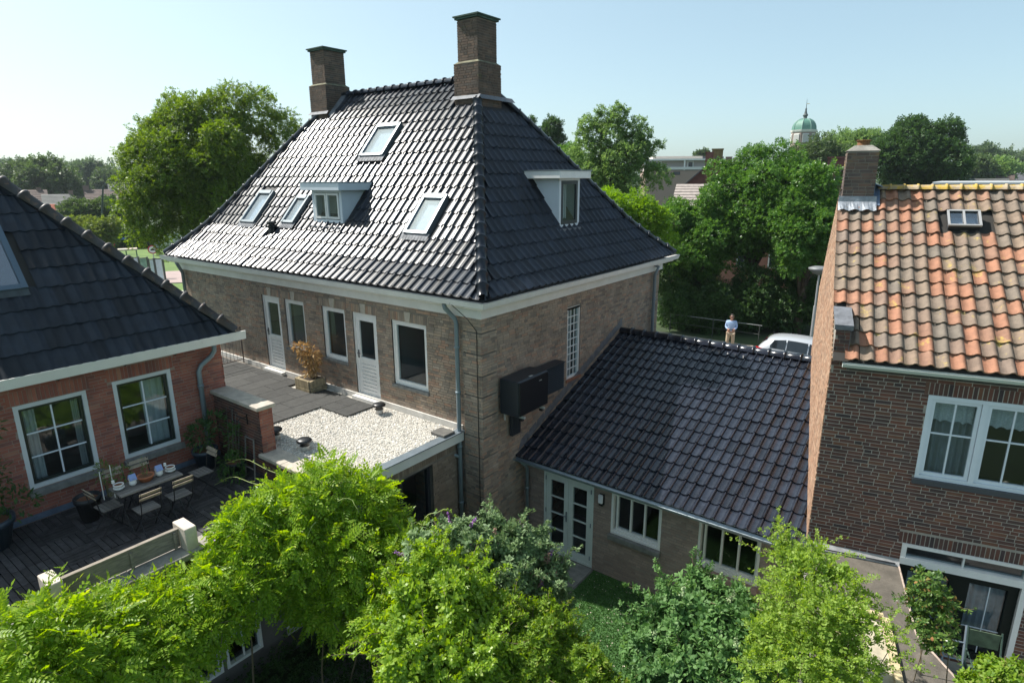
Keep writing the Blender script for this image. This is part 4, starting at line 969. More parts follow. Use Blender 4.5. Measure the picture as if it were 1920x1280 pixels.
G(RF).add([(cx1, 2.56, 8.09), (cx1+.12, 2.56, 8.10), (cx1+.12, 2.98, 8.46), (cx1, 2.98, 8.46)], [(0, 1, 2, 3)]).build('side_flashing', BLEAD, ch)
g = G(RF); n = 14
for i in range(n):
    x = -.03+i*.62/n; x2 = -.03+(i+1)*.62/n; w_ = lambda q: .03*math.sin(q*2*math.pi/.197)
    g.add([(x, cy0-.009, 8.26), (x2, cy0-.009, 8.26), (x2, cy0-.02, 8.16), (x, cy0-.02, 8.16), (x2, cy0-.2, 8.02+w_(x2)*.6), (x, cy0-.2, 8.02+w_(x)*.6)], [(0, 1, 2, 3), (3, 2, 4, 5)])
g.build('lead_apron', mat('bright_lead', (.30, .33, .37), .5, metal=.2, var=.35, scale=9, bump=.5, bscale=25), ch)
# cast roof light
A = np.array([2.30, 5.86+2.30*.8065]); d_ = np.array([1, .8065])/math.hypot(1, .8065); nr_ = np.array([-d_[1], d_[0]])
def RT(g):
    V = np.concatenate(g.V); return RFo(np.c_[V[:, 0], A[0]+V[:, 1]*d_[0]+V[:, 2]*nr_[0], A[1]+V[:, 1]*d_[1]+V[:, 2]*nr_[1]])
g = G(); a, b, L_ = 1.66, 2.11, .36
g.box(a, a+.03, 0, L_, 0, .12); g.box(b-.03, b, 0, L_, 0, .12); g.box(a+.03, b-.03, 0, .03, 0, .12); g.box(a+.03, b-.03, L_-.03, L_, 0, .12); g.box((a+b)/2-.012, (a+b)/2+.012, .03, L_-.03, .06, .12)
rw_ = mk('roof_window', RT(g), g.F, DGREY, rh)
g = G().box(a-.015, b+.015, -.015, .01, .1, .135).box(a-.015, a+.02, 0, L_, .121, .135).box(b-.02, b+.015, 0, L_, .121, .135).box((a+b)/2-.015, (a+b)/2+.015, 0, L_, .121, .137).box(a, b, L_-.02, L_+.01, .121, .135); mk('sash', RT(g), g.F, mat('sash_pale', (.33, .33, .33), .4), rw_)
g = G().box(a+.02, b-.02, .02, L_-.02, .10, .105); mk('pane', RT(g), g.F, SKYG, rw_)
g = G().box(a+.03, b-.03, .03, L_-.03, -.03, -.02); mk('blind', RT(g), g.F, MATS['pale_blind'], rw_)
# gutter and its board
g = G(RF); V = []; F = []; m_ = 10; k = m_+1
for x in (.14, WID):
    for r_ in (.07, .062):
        for i in range(m_+1): q = math.pi+math.pi*i/m_; V.append((x, -.14+r_*math.cos(q), 5.80+r_*math.sin(q)))
for i in range(m_): F += [(i, i+1, 2*k+i+1, 2*k+i), (k+i, 3*k+i, 3*k+i+1, k+i+1)]
F += [tuple(range(k)), (0, k, 3*k, 2*k), (k-1, 2*k-1, 4*k-1, 3*k-1)]
g.add(V, F).build('gutter', PALEG, rh, True)
G(RF).box(.22, WID, -.06, .0, 5.68, 5.8).build('eaves_board', DGREY, rh)
# upper window
RFF = Face(rw(0, 0), UX, NF)
a, b, c, d = ROP[0]
BLW = mat('blueish_white_paint', (.68, .74, .80), .4, var=.06, scale=3)
g = G(RFF); frame_boxes(g, a, b, c, d, -.11, .012, .055); xm = 2.085; g.box(xm-.035, xm+.035, -.11, .011, c+.055, d-.055)
w_ = g.build('window', BLW, rh); w_['label'] = 'upper window with two sashes and lace valances'
for u0, u1 in ((a+.06, xm-.04), (xm+.04, b-.06)):
    g = G(RFF); frame_boxes(g, u0, u1, c+.06, d-.06, -.07, -.012, .05); um_ = (u0+u1)/2; zm = c+.06+(d-c-.12)*.56
    g.box(um_-.011, um_+.011, -.05, -.02, c+.11, d-.11); g.box(u0+.05, um_-.011, -.05, -.02, zm-.011, zm+.011); g.box(um_+.011, u1-.05, -.05, -.02, zm-.011, zm+.011)
    g.build('sash', BLW, w_); G(RFF).box(u0+.045, u1-.045, -.042, -.037, c+.105, d-.105).build('pane', GLASS, w_)
LACE = mat('lace', (.72, .72, .72), .9, var=.35, scale=60)
for u0, u1, ev in ((a+.1, xm-.08, -.02), (xm+.08, b-.1, .015)):
    g = G(RFF); n = 26
    for i in range(n):
        x = u0+(u1-u0)*i/n; x2 = u0+(u1-u0)*(i+1)/n; zz = lambda q: d-.46+.035*abs(math.sin((q-u0)*22)); w0 = -.16+.012*math.sin(i*1.3); w1 = -.16+.012*math.sin((i+1)*1.3)
        g.add([(x, w0, d-.08), (x2, w1, d-.08), (x2, w1, zz(x2)), (x, w0, zz(x))], [(0, 1, 2, 3)])
    g.build('lace_valance', LACE, w_)
g = G(RFF); n = 36
for i in range(n):
    x = a+.08+(xm-a-.1)*i/n; x2 = a+.08+(xm-a-.1)*(i+1)/n
    g.add([(x, -.26+.03*math.sin(i*1.1), d-.05), (x2, -.26+.03*math.sin((i+1)*1.1), d-.05), (x2, -.26+.03*math.sin((i+1)*1.1), c), (x, -.26+.03*math.sin(i*1.1), c)], [(0, 1, 2, 3)])
g.build('curtain', mat('grey_curtain', (.33, .34, .36), .9), w_)
G(RFF).box(a-.03, b+.05, -.05, .05, c-.09, c-.005).build('sill', mat('slate_sill', (.05, .055, .065), .5, isl=.2), w_)
# garden doors with transom
a, b, c, d = ROP[1]
g = G(RFF); g.box(a, b, -.1, .03, d-.05, d); g.box(a, b, -.1, .045, 2.50, 2.62); g.box(a, a+.07, -.1, .03, 2.62, d-.05); g.box(b-.07, b, -.1, .03, 2.62, d-.05); g.box((a+b)/2-.012, (a+b)/2+.012, -.06, 0, 2.62, d-.05); g.box(b-.075, b, -.1, .03, 1.0, 2.5)
tf = g.build('door_frame', WHITE, rh)
G(RFF).box(a+.06, b-.06, -.05, -.045, 2.61, d-.04).build('pane', GLASS, tf)
g = G(RFF); DKG = mat('dark_green_door', (.006, .011, .009), .6, spec=.2)
um_ = 2.22
for u0, u1 in ((a+.02, um_), (um_, b-.08)):
    frame_boxes(g, u0, u1, 1.0, 2.495, -.1, -.03, .13)
gd = g.build('garden_door', DKG, rh)
for u0, u1 in ((a+.15, um_-.13), (um_+.13, b-.21)):
    G(RFF).box(u0-.005, u1+.005, -.075, -.07, 1.12, 2.37).build('pane', GLASS, gd)
    n = 24; g = G(RFF)
    for i in range(n): x = u0+(u1-u0)*i/n; x2 = u0+(u1-u0)*(i+1)/n; g.add([(x, -.16+.02*math.sin(i*1.4), 2.4), (x2, -.16+.02*math.sin(i*1.4+1.4), 2.4), (x2, -.16+.02*math.sin(i*1.4+1.4), 1.5), (x, -.16+.02*math.sin(i*1.4), 1.5)], [(0, 1, 2, 3)])
    g.build('curtain', MATS['grey_curtain'], gd)
G(RFF).box(2.62, 2.632, -.066, -.05, 1.12, 2.37).box(2.35, 2.86, -.0661, -.0501, 1.57, 1.582).build('muntin', BLW, gd)
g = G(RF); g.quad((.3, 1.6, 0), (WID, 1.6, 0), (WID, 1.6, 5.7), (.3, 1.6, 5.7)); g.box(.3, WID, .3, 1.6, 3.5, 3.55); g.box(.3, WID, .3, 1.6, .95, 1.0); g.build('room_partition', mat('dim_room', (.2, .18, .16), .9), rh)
tag(G(RF).box(1.4, 6, -4, -.02, .3, .72).build('patio', CONC), kind='structure')
# felt roofed shed between annex and house
ln = thing('shed', rw(.7, -1.5, 0), 'flat felt roofed shed beside the dark brick house with pale roof edge', 'shed')
FELT = mat('roofing_felt', (.125, .11, .09), .8, var=.35, scale=4, bump=.4, bscale=30, stain=((.18, .15, .12), 2.5, .56, .6))
poly = [(-.02, -.02), (1.36, -.02), (1.34, -1.77), (1.70, -2.55), (2.1, -3.4), (.0, -3.4)]
G(RF).prism(poly, 2, 2.36, 2.45).build('roof', FELT, ln)
G(RF).prism([(p[0]*.97+.01, p[1]*.98-.02) for p in poly], 2, 0, 2.355).build('wall', mat('plaster_grey', (.4, .38, .35), .9, var=.3, scale=3), ln)
for p, q in zip(poly[1:4], poly[2:5]): G(RF).tube([(p[0], p[1], 2.455), (q[0], q[1], 2.455)], .014, 6).build('roof_edge_trim', mat('edge_rust', (.45, .36, .3), .7, var=.4, scale=14), ln)
G(RF).prism([(-.01, 2.46), (-.09, 2.458), (-.01, 2.56)], 0, -.02, 1.36).build('mortar_fillet', mat('pale_mortar', (.36, .36, .36), .9, var=.3, scale=8), ln)
G(RF).tube([(-.02, -.1, 2.5), (.3, -.09, 2.5), (1.3, -.08, 2.5)], .012, 5).build('cable', BLACK, ln)
bf = thing('wooden_frame', rw(.75, -2.3, 2.46), 'pale yellow board frame lying on the felt roof of the shed', 'wooden frame')
YW = mat('yellow_board', (.55, .45, .27), .7, var=.2, scale=5, stretch=(1, 8, 8))
for x0, x1, y0, y1 in ((.28, .95, -1.64, -1.55), (.28, .37, -3.1, -1.645), (.93, 1.02, -3.1, -1.645), (.374, .926, -3.1, -1.72)):
    h1 = 2.53 if x1-x0 < .5 or y1-y0 < .2 else 2.475; G(RF).box(x0, x1, y0, y1, 2.455, h1).build('board', YW if h1 > 2.5 else mat('pale_board', (.5, .45, .33), .8, var=.35, scale=5), bf)
# folding garden chair on the patio
fc = thing('garden_chair', rw(2.6, -.55, .72), 'green metal folding garden chair in front of the dark garden doors', 'chair')
GM = mat('green_metal', (.06, .10, .08), .4, metal=.3)
G(RF).box(2.38, 2.82, -.75, -.35, 1.16, 1.185).build('seat', mat('green_seat', (.10, .15, .09), .6, var=.4, scale=9), fc, bevel=.01)
for x in (2.38, 2.82): G(RF).tube([(x, -.2, 1.75), (x, -.38, 1.17), (x, -.8, .72)], .014, 6).build('leg', GM, fc); G(RF).tube([(x, -.75, 1.17), (x, -.3, .72)], .014, 6).build('leg', GM, fc); G(RF).tube([(x, -.28, 1.42), (x, -.72, 1.40), (x, -.76, 1.18)], .012, 6).build('armrest', GM, fc)
G(RF).box(2.4, 2.8, -.23, -.215, 1.45, 1.72).build('backrest', MATS['green_seat'], fc)
pb = thing('stepladder', rw(2.3, -.7, .72), 'narrow metal stepladder leaning before the garden doors beside the shrub', 'stepladder')
for dx in (0, .26): G(RF).tube([(2.05+dx, -.35, 1.85), (1.95+dx, -1.0, .72)], .016, 6).build('rail', ZINC, pb)
for i in range(4): q = (i+1)/5; G(RF).tube([(2.05-.1*q, -.35-.65*q, 1.85-1.13*q), (2.31-.1*q, -.35-.65*q, 1.85-1.13*q)], .013, 5).build('rung', ZINC, pb)

# ================================================================ red house at the left
XR = -12.5
lh = thing('red_brick_house', (-14.3, 2.2, 0), 'red brick house with dark slate coloured tile roof beside the wooden deck at left', 'house')
LOP = [(2.62+3, 3.70+3, 3.42, 4.95), (4.13+3, 5.18+3, 3.42, 4.98)]
g = G(); wall_face(g, (XR, -3), (0, 1), (1, 0), 9.25, 0, 5.45, LOP); g.quad((XR, 6.25, 0), (-17, 6.25, 0), (-17, 6.25, 5.45), (XR, 6.25, 5.45))
lw_ = g.build('wall', MORT_R, lh)
brick_face(lw_, (XR, -3), (0, 1), (1, 0), 9.25, 2.95, 5.44, BR_RED, LOP, nind=300, seed=71, course=.0625, soldiers=[(2.55+3, 3.77+3, 4.96, .24), (4.06+3, 5.25+3, 4.99, .24)])
brick_face(lw_, (-17, 6.25), (1, 0), (0, 1), 4.5, 3.3, 5.44, BR_RED, seed=72)
G().box(XR-.02, XR+.03, -3, 5.94, 2.855, 2.96).build('plinth', mat('blue_plinth', (.11, .15, .22), .8, var=.3, scale=6), lh)
SL_, KL_ = 1.2, .9
LPROF = [(0, 5.50), (3.15, 5.50+3.15*SL_)]
g = G(); E_ = 6.42; sx = -12.13
g.add([(sx, -4, 5.47), (sx, E_, 5.47), (sx-3.15, E_-3.15/KL_, 5.47+3.15*SL_), (sx-3.15, -4, 5.47+3.15*SL_), (sx-6.3, E_, 5.47), (sx-6.3, -4, 5.47)], [(0, 1, 2, 3), (1, 4, 2), (3, 2, 4, 5)])
lr = g.build('roof', MATS['roof_boards_dark'], lh)
wp = []; 
for i in range(11): x = .205*i/10; wp.append((x, .032*((1-math.cos(2*math.pi*i/10))/2)**1.6))
PT_L = tile_proto(wp, .42, .026, TILE_M)
tile_roof(lr, Fr((sx, 0, 0), 90), LPROF, -3.9, E_, .205, .40, PT_L, TILE_M, lambda t: -3.9, lambda t: E_-t/KL_-.05, [(2.4, 3.42, 1.0, 1.95)], nind=290, seed=74, lift=.026, jitter=.002)
tile_roof(lr, Fr((0, E_, 0), 180), [(0, 5.50), (3.15/KL_, 5.50+3.15*SL_)], -sx, -sx+6.3, .205, .40, PT_L, TILE_M, lambda t: -sx+t*KL_+.05, lambda t: -sx+6.3-t*KL_-.05, (), seed=75, lift=.034)
BRC = mat('hip_tile_weathered', (.055, .05, .05), .5, var=.35, scale=8, stain=((.17, .10, .06), 7, .55, .7))
cap_run(lr, [(sx-t, E_-t/KL_, 5.57+t*SL_) for t in np.linspace(0, 3.15, 20)], .40, .105, .125, BRC, lift=.02)
# skylight in the red house roof
d_ = np.array([1, SL_])/math.hypot(1, SL_); nr_ = np.array([-d_[1], d_[0]]); A_ = np.array([1.05, 5.50+1.05*SL_])
def LT(g):
    V = np.concatenate(g.V); t_ = A_[0]+V[:, 1]*d_[0]+V[:, 2]*nr_[0]; return np.c_[sx-t_, V[:, 0], A_[1]+V[:, 1]*d_[1]+V[:, 2]*nr_[1]]
g = G(); a, b, L_ = 2.44, 3.34, 1.34; FB = mat('blue_grey_frame', (.09, .13, .17), .4, metal=.4); g.box(a, a+.09, 0, L_, -.02, .10); g.box(b-.09, b, 0, L_, -.02, .10); g.box(a+.09, b-.09, 0, .09, -.02, .09); g.box(a+.09, b-.09, L_-.12, L_, -.02, .12)
s_ = mk('roof_window', LT(g), g.F, FB, lh)
g = G().box(a+.085, b-.085, .085, L_-.115, .055, .06); mk('pane', LT(g), g.F, SKYG, s_)
g = G().box(a+.09, b-.09, .09, L_-.12, -.05, -.04); mk('blind', LT(g), g.F, mat('blue_blind', (.22, .50, .80), .8), s_)  # blue sheet below the pane: the glass reflection put into its colour
g = G()
for i in range(9):
    x, x2 = a+i*.1, a+.1+i*.1; w0, w1 = .02*math.sin(x*31), .02*math.sin(x2*31); g.add([(x, .0, .06), (x2, .0, .06), (x2, -.13, .045+w1), (x, -.13, .045+w0)], [(0, 1, 2, 3)])
mk('lead_apron', LT(g), g.F, mat('old_lead', (.05, .065, .07), .6, var=.4, scale=8), s_)
# white box gutter
G().prism([(XR+.02, 5.36), (XR+.40, 5.36), (XR+.42, 5.54), (XR+.39, 5.54), (XR+.375, 5.40), (XR+.02, 5.40)], 1, -4, 6.62).build('gutter', CREAM, lh)
G().box(XR+.03, XR+.372, -4, 6.6, 5.405, 5.42).build('gutter_lining', ZINC, lh)
for y in (2.0, 3.25, 4.3, 5.2): G().prism([(y-.08, 5.36), (y+.08, 5.36), (y, 5.30)], 0, XR+.12, XR+.3).build('gutter_bracket', BLACK, lh)
rainpipe([(XR+.2, 6.02, 5.36), (XR+.19, 6.02, 5.2), (XR+.14, 5.96, 5.08), (XR+.08, 5.76, 4.92), (XR+.07, 5.70, 4.8), (XR+.07, 5.70, 2.86)], lh, .05, rings_=[(XR+.07, 5.7, 4.5)])
LF = Face((XR, 0), (0, 1), (1, 0))
DSG = mat('dark_sash', (.012, .02, .017), .35)
for (a, b, c, d), l in zip([(2.62, 3.70, 3.42, 4.95), (4.13, 5.18, 3.42, 4.98)], ['window at left behind the left hand chair', 'window above the end of the table']):
    g = G(LF); frame_boxes(g, a, b, c, d, -.14, .004, .07); w = g.build('window', mat('window_grey_white', (.60, .64, .66), .45, var=.08, scale=3), lh); w['label'] = l
    g = G(LF); frame_boxes(g, a+.072, b-.072, c+.072, d-.072, -.10, -.04, .05); g.build('sash', DSG, w)
    G(LF).box(a+.115, b-.115, -.075, -.07, c+.115, d-.115).build('pane', GLASS, w)
    g = G(LF); um_ = (a+b)/2; g.box(um_-.012, um_+.012, -.07, -.045, c+.12, d-.12)
    for k in (1, 2): z = c+.12+(d-c-.24)*k/3; g.box(a+.12, b-.12, -.0695, -.0455, z-.011, z+.011)
    g.build('muntin', BLW, w)
    G(LF).prism([(-.1, c-.10), (.09, c-.13), (.09, c-.03), (-.1, c-.004)], 0, a-.03, b+.04).build('sill', SILL, w)
    cu = [(a+.1, a+.33), (b-.2, b-.1)] if a < 3 else [(um_+.02, b-.1)]
    for q0, q1 in cu:
        g = G(LF); n = 14
        for i in range(n): x = q0+(q1-q0)*i/n; x2 = q0+(q1-q0)*(i+1)/n; g.add([(x, -.24+.02*math.sin(i*1.5), d-.06), (x2, -.24+.02*math.sin(i*1.5+1.5), d-.06), (x2, -.24+.02*math.sin(i*1.5+1.5), c), (x, -.24+.02*math.sin(i*1.5), c)], [(0, 1, 2, 3)])
        g.build('curtain', CURT, w)
g = G(); g.quad((XR-2.4, -3, 2.9), (XR-2.4, 6.2, 2.9), (XR-2.4, 6.2, 5.4), (XR-2.4, -3, 5.4)); g.box(XR-2.4, XR-.3, -3, 6.2, 2.85, 2.9); g.build('room_partition', MATS['dim_room'], lh)

# ================================================================ deck with its low extension below
dk = thing('deck_extension', (-11, 3, 0), 'low extension below the deck with concrete coping and white garden windows', 'extension')
XP = -9.2
DOP = [(3.22, 3.93, .5, 2.15), (4.0, 4.66, .5, 2.15), (5.15, 5.85, .4, 2.15)]
g = G(); wall_face(g, (XP, 0), (0, 1), (1, 0), 5.95, 0, 2.86, [(a, b, c, d) for a, b, c, d in DOP]); g.quad((XP, -4, 0), (XP, 0, 0), (XP, 0, 2.86), (XP, -4, 2.86)); g.box(-12.45, XP-.02, -4, 5.94, 2.62, 2.78)
g.build('wall', mat('rendered_wall', (.16, .15, .14), .9, var=.3, scale=2), dk)
for i in range(6):
    G().box(-9.50, -9.10, -3.2+i*1.52, -1.69+i*1.52, 2.865, 2.97).build('coping', CONC, dk, bevel=.01)
DF = Face((XP, 0), (0, 1), (1, 0))
for a, b, c, d in DOP:
    g = G(DF); frame_boxes(g, a, b, c, d, -.08, .02, .05); w = g.build('window', WHITE, dk)
    g = G(DF); um_ = (a+b)/2; g.box(um_-.012, um_+.012, -.05, -.02, c+.05, d-.05)
    for z in (c+.55, c+1.1): g.box(a+.05, b-.05, -.0495, -.0205, z-.012, z+.012)
    g.build('muntin', WHITE, w); G(DF).box(a+.04, b-.04, -.062, -.057, c+.04, d-.04).build('pane', GLASS, w)
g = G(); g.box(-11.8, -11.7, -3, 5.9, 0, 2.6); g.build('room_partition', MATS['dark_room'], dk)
PINKS = mat('sunlit_render_post', (.62, .54, .46), .85, var=.2, scale=6, bump=.2, bscale=40)  # pale pinkish render, mottled at random
G().box(-9.69, -9.28, 1.89, 2.07, 2.79, 3.35).build('post', PINKS, dk, bevel=.01); G().box(-9.60, -9.19, 3.66, 3.84, 2.79, 3.35).build('post', PINKS, dk, bevel=.01)
PLW = mat('weathered_plank', (.30, .26, .21), .85, var=.4, scale=6, stretch=(6, 1, 6), bump=.3, bscale=30)
G().box(-9.44, -9.41, 2.075, 3.655, 2.99, 3.29).build('plank', PLW, dk); G().box(-9.405, -9.37, 3.56, 3.60, 2.975, 3.27).build('batten', PLW, dk); G().box(-9.405, -9.37, 2.93, 2.97, 2.975, 3.25).build('batten', PLW, dk)
G().box(-9.46, -9.39, 2.075, 3.655, 3.292, 3.31).build('plank', PLW, dk)
DKW = mat('deck_board', (.055, .052, .055), .8, var=.5, scale=8, isl=.4, stretch=(1, 1, 1), bump=.4, bscale=30, stain=((.12, .12, .12), 6, .6, .5))
db = G().box(-12.5, -9.5, -4, 5.94, 2.79, 2.80).build('deck', mat('deck_under', (.02, .02, .02), .9)); tag(db, kind='structure')
rg = np.random.default_rng(77)
def deckboard(x0, x1, y0, y1):
    dz = rg.uniform(-.003, .003); G().box(x0, x1, y0, y1, 2.805, 2.845+dz).build('deck_board', DKW, db)
for i in range(6):
    for j in range(11):
        x0, y0 = -12.46+i*.495, .45+j*.5
        if (i+j) % 2 and j > 3: 
            for k in range(5): deckboard(x0+k*.099+.006, x0+k*.099+.093, y0+.004, y0+.494)
        else:
            for k in range(5): deckboard(x0+.004, x0+.489, y0+k*.1+.006, y0+k*.1+.094)
for k in range(14): deckboard(-12.46, -9.5, -3.9+k*.31, -3.9+k*.31+.3)

# ---- table, chairs and pots on the deck
ZD = 2.848
tb = thing('garden_table', (-10.9, 3.87, ZD), 'long weathered slatted table with pots on it beside the red wall', 'table')
GW = mat('grey_wood', (.20, .185, .17), .8, var=.35, scale=10, isl=.25, stretch=(6, 1, 6), bump=.3, bscale=40)
for i in range(5): G().box(-11.15+i*.1, -11.06+i*.1, 3.36, 4.37, ZD+.70, ZD+.725).build('slat', GW, tb)
G().box(-11.1, -10.72, 3.42, 3.46, ZD+.66, ZD+.70).box(-11.1, -10.72, 4.27, 4.31, ZD+.66, ZD+.70).build('rail', BLACK, tb)
for y in (3.44, 4.29):
    for s in (0, 1): G().tube([(-11.12 if s else -10.70, y, ZD+.66), (-10.70 if s else -11.12, y+.03*s, ZD)], .012, 6).build('leg', BLACK, tb)
def chair(loc, deg, label):
    t = thing('folding_chair', loc, label, 'chair', 'folding chairs around the table')
    fr = Fr(loc, deg)
    for i in range(5): G(fr).box(-.17, .17, -.16+i*.066, -.104+i*.066, .43, .445).build('slat', GW, t)
    for z in (.70, .78): G(fr).prism([(-.205-(z-.45)*.16, z), (-.19-(z-.45)*.16, z), (-.205-(z-.39)*.16, z+.05), (-.22-(z-.39)*.16, z+.05)], 0, -.17, .17).build('backrest', mat('chair_back_wood', (.36, .30, .22), .75, var=.3, scale=10), t)
    for x in (-.155, .155):
        G(fr).tube([(x, -.27, .84), (x, -.19, .43), (x, .19, .0)], .009, 6).build('leg', BLACK, t); G(fr).tube([(x*.9, .15, .43), (x*.9, -.22, .0)], .009, 6).build('leg', BLACK, t)
    G(fr).tube([(-.155, .0, .215), (.155, .0, .215)], .006, 5).build('crossbar', BLACK, t)
    return t
def copy_tree(src, loc, deg, label):
    r = src.copy(); COL.objects.link(r); r.location = loc; r.rotation_euler = (0, 0, R(deg)); r['label'] = label; ORG[r.name] = np.array(loc, float)
    for c in list(src.children):
        q = c.copy(); COL.objects.link(q); q.parent = r
    return r
c0 = chair((-10.52, 3.66, ZD), 90, 'folding chair on the open side of the table, nearer the left post')
c0.location = (-10.52, 3.66, ZD)
copy_tree(c0, (-10.55, 4.2, ZD), 0, 'folding chair on the open side of the table, farther from the camera')
copy_tree(c0, (-11.1, 3.30, ZD), -85, 'folding chair turned sideways at the near end of the table by the black tub')
copy_tree(c0, (-11.08, 4.86, ZD), 92, 'folding chair at the far end of the table near the rain pipe')
copy_tree(c0, (-11.42, 4.05, ZD), 180, 'folding chair against the red wall behind the clay bowl')
copy_tree(c0, (-11.42, 3.62, ZD), 180, 'folding chair against the red wall behind the left white pot')
GLZ = mat('white_glaze', (.72, .72, .70), .3); TERRA = mat('terracotta', (.42, .15, .07), .75, var=.2, scale=12); BLUEG = mat('delft_blue', (.22, .30, .55), .3)
def pot(name, loc, r, h, m, label, rim=True, soil=True, cat='flower pot', grp=None):
    t = thing(name, loc, label, cat, grp)
    G().lathe(loc, [(r*.68, 0), (r*.95, h*.8), (r*1.06, h*.82), (r*1.06, h), (r*.9, h), (r*.86, h*.7)], 18).build('pot_body', m, t, True)
    if soil: G().lathe(loc, [(.001, h*.84), (r*.9, h*.86)], 14).build('soil', mat('brown_soil', (.16, .07, .035), .95), t)
    return t
TZ = ZD+.727
p1 = pot('flower_pot', (-10.95, 3.45, TZ), .075, .1, GLZ, 'white ribbed pot at the near end of the table, left of the first jar'); 
p2_ = pot('flower_pot', (-10.93, 4.28, TZ), .075, .1, GLZ, 'white ribbed pot at the far end of the table, beside the second jar')
for t, c in ((p1, (-10.95, 3.45)), (p2_, (-10.93, 4.28))):
    G().lathe((c[0], c[1], TZ+.03), [(.083, 0), (.088, .008), (.083, .016)], 16).build('rib', GLZ, t); G().lathe((c[0]-.07, c[1]-.05, TZ+.1), [(.01, 0), (.028, .02), (.02, .05), (.026, .06), (.002, .07)], 8).build('bird_ornament', GLZ, t)
bo = pot('flower_bowl', (-10.93, 3.87, TZ), .13, .1, TERRA, 'wide terracotta bowl with a dry seedling in the middle of the table', cat='bowl')
for y, l in ((3.66, 'little white jar with blue house roof between the left pot and the clay bowl'), (4.09, 'little white jar with blue house roof between the clay bowl and the right pot')):
    t = thing('jar', (-10.93, y, TZ), l, 'jar'); G().lathe((-10.93, y, TZ), [(.035, 0), (.06, .03), (.055, .08), (.03, .1)], 14).build('jar_body', GLZ, t, True)
    G().prism([(-10.985, TZ+.1), (-10.875, TZ+.1), (-10.93, TZ+.19)], 1, y-.05, y+.05).build('jar_roof', GLZ, t); G().prism([(-10.99, TZ+.11), (-10.98, TZ+.10), (-10.925, TZ+.19), (-10.935, TZ+.2)], 1, y-.055, y+.055).prism([(-10.87, TZ+.11), (-10.88, TZ+.10), (-10.935, TZ+.19), (-10.925, TZ+.2)], 1, y-.055, y+.055).build('roof_edge', BLUEG, t)
    G().box(-10.877, -10.874, y-.015, y+.015, TZ+.11, TZ+.14).build('jar_window', BLUEG, t)
SEED = leafmat('seedling_leaf', (.08, .14, .04), (.16, .22, .07), .4)
def small_plant(name, c, lobes, n, size, lm, label, shape='lance', stems=8, cat='plant', seed=1, sr=.006):
    rg = np.random.default_rng(seed); t = thing(name, c, label, cat)
    P, N0 = blob_points(rg, lobes, n, (.2, 1.05)); scatter('leaves', P, unit(N0+rg.normal(size=P.shape)*.5), unit(N0*.3+[0, 0, .8]+rg.normal(size=P.shape)*.4), size*rg.uniform(.6, 1.3, n), shape, lm, t)
    g = G(); c = np.array(c, float)
    for i in range(stems):
        q = P[rg.integers(n)]; m_ = c+(q-c)*.5+rg.normal(size=3)*.04; g.tube([c+rg.normal(size=3)*[.03, .03, 0], m_, q], [sr, sr*.8, sr*.4], 4)
    g.build('stem', mat('green_stem', (.12, .12, .05), .8), t); return t
small_plant('seedling', (-10.93, 3.87, TZ+.09), [(-10.93, 3.88, TZ+.22, .06, .05, .1), (-10.97, 3.85, TZ+.36, .03, .03, .06)], 26, .05, SEED, 'thin pale seedling growing out of the terracotta bowl', seed=4, sr=.003)
small_plant('potted_herb', (-11.3, 3.42, ZD+.5), [(-11.3, 3.4, ZD+.95, .14, .12, .2), (-11.2, 3.6, ZD+.85, .12, .12, .14)], 200, .07, SEED, 'faint green leafy plant with white sticks against the red wall', seed=5)
G().tube([(-11.25, 3.3, ZD+.5), (-11.25, 3.3, ZD+1.02)], .008, 5).build('plant_stick', GLZ, bpy.data.objects['potted_herb']); G().tube([(-11.2, 3.45, ZD+.5), (-11.2, 3.45, ZD+1.1)], .008, 5).build('plant_stick', GLZ, bpy.data.objects['potted_herb'])
DBL = mat('dark_blue_glaze', (.03, .05, .075), .35, var=.2, scale=4); BLK = mat('black_tub', (.015, .017, .02), .5)
pot('plant_tub', (-11.75, 3.2, ZD), .2, .45, BLK, 'round black tub with dry soil between red wall and the sideways chair', cat='plant tub')
pot('plant_tub', (-12.05, 1.9, ZD), .34, .5, DBL, 'large dark blue tub at the left edge of the photo under a small tree', cat='plant tub')
pot('plant_tub', (-12.1, 5.45, ZD), .24, .42, DBL, 'dark blue tub under the rain pipe in the corner of the deck', cat='plant tub')
pot('plant_tub', (-11.3, 5.65, ZD), .2, .3, BLK, 'black bowl shaped tub by the parapet wall behind the deck chairs', cat='plant tub')
DKL = leafmat('dark_leaf', (.03, .075, .025), (.07, .14, .04), .35)
small_plant('small_tree', (-12.05, 1.95, ZD+.45), [(-12.0, 2.0, 3.65, .25, .3, .2), (-12.05, 2.1, 4.1, .15, .2, .3), (-12.1, 2.2, 4.9, .12, .18, .3), (-12.0, 2.3, 3.5, .35, .3, .15)], 420, .1, DKL, 'sparse small tree in the large blue tub at the left edge', seed=6, sr=.012)
small_plant('leafy_plant', (-12.1, 5.45, ZD+.4), [(-12.1, 5.42, 3.6, .3, .26, .25), (-11.9, 5.6, 3.85, .22, .2, .2)], 420, .1, DKL, 'bushy green plant in the dark blue tub under the rain pipe', seed=7)
small_plant('ivy', (-11.3, 5.65, ZD+.2), [(-11.3, 5.6, 3.1, .34, .25, .2), (-11.15, 5.5, 2.95, .35, .25, .12), (-11.5, 5.75, 3.5, .2, .14, .4)], 700, .085, leafmat('ivy_leaf', (.035, .09, .025), (.10, .19, .05), .35), 'dark ivy spilling from the black tub and over the parapet corner', seed=8)
g = thing('trellis', (-11.3, 5.85, ZD), 'grey wooden frame leaning on the parapet wall above the ivy', 'trellis')
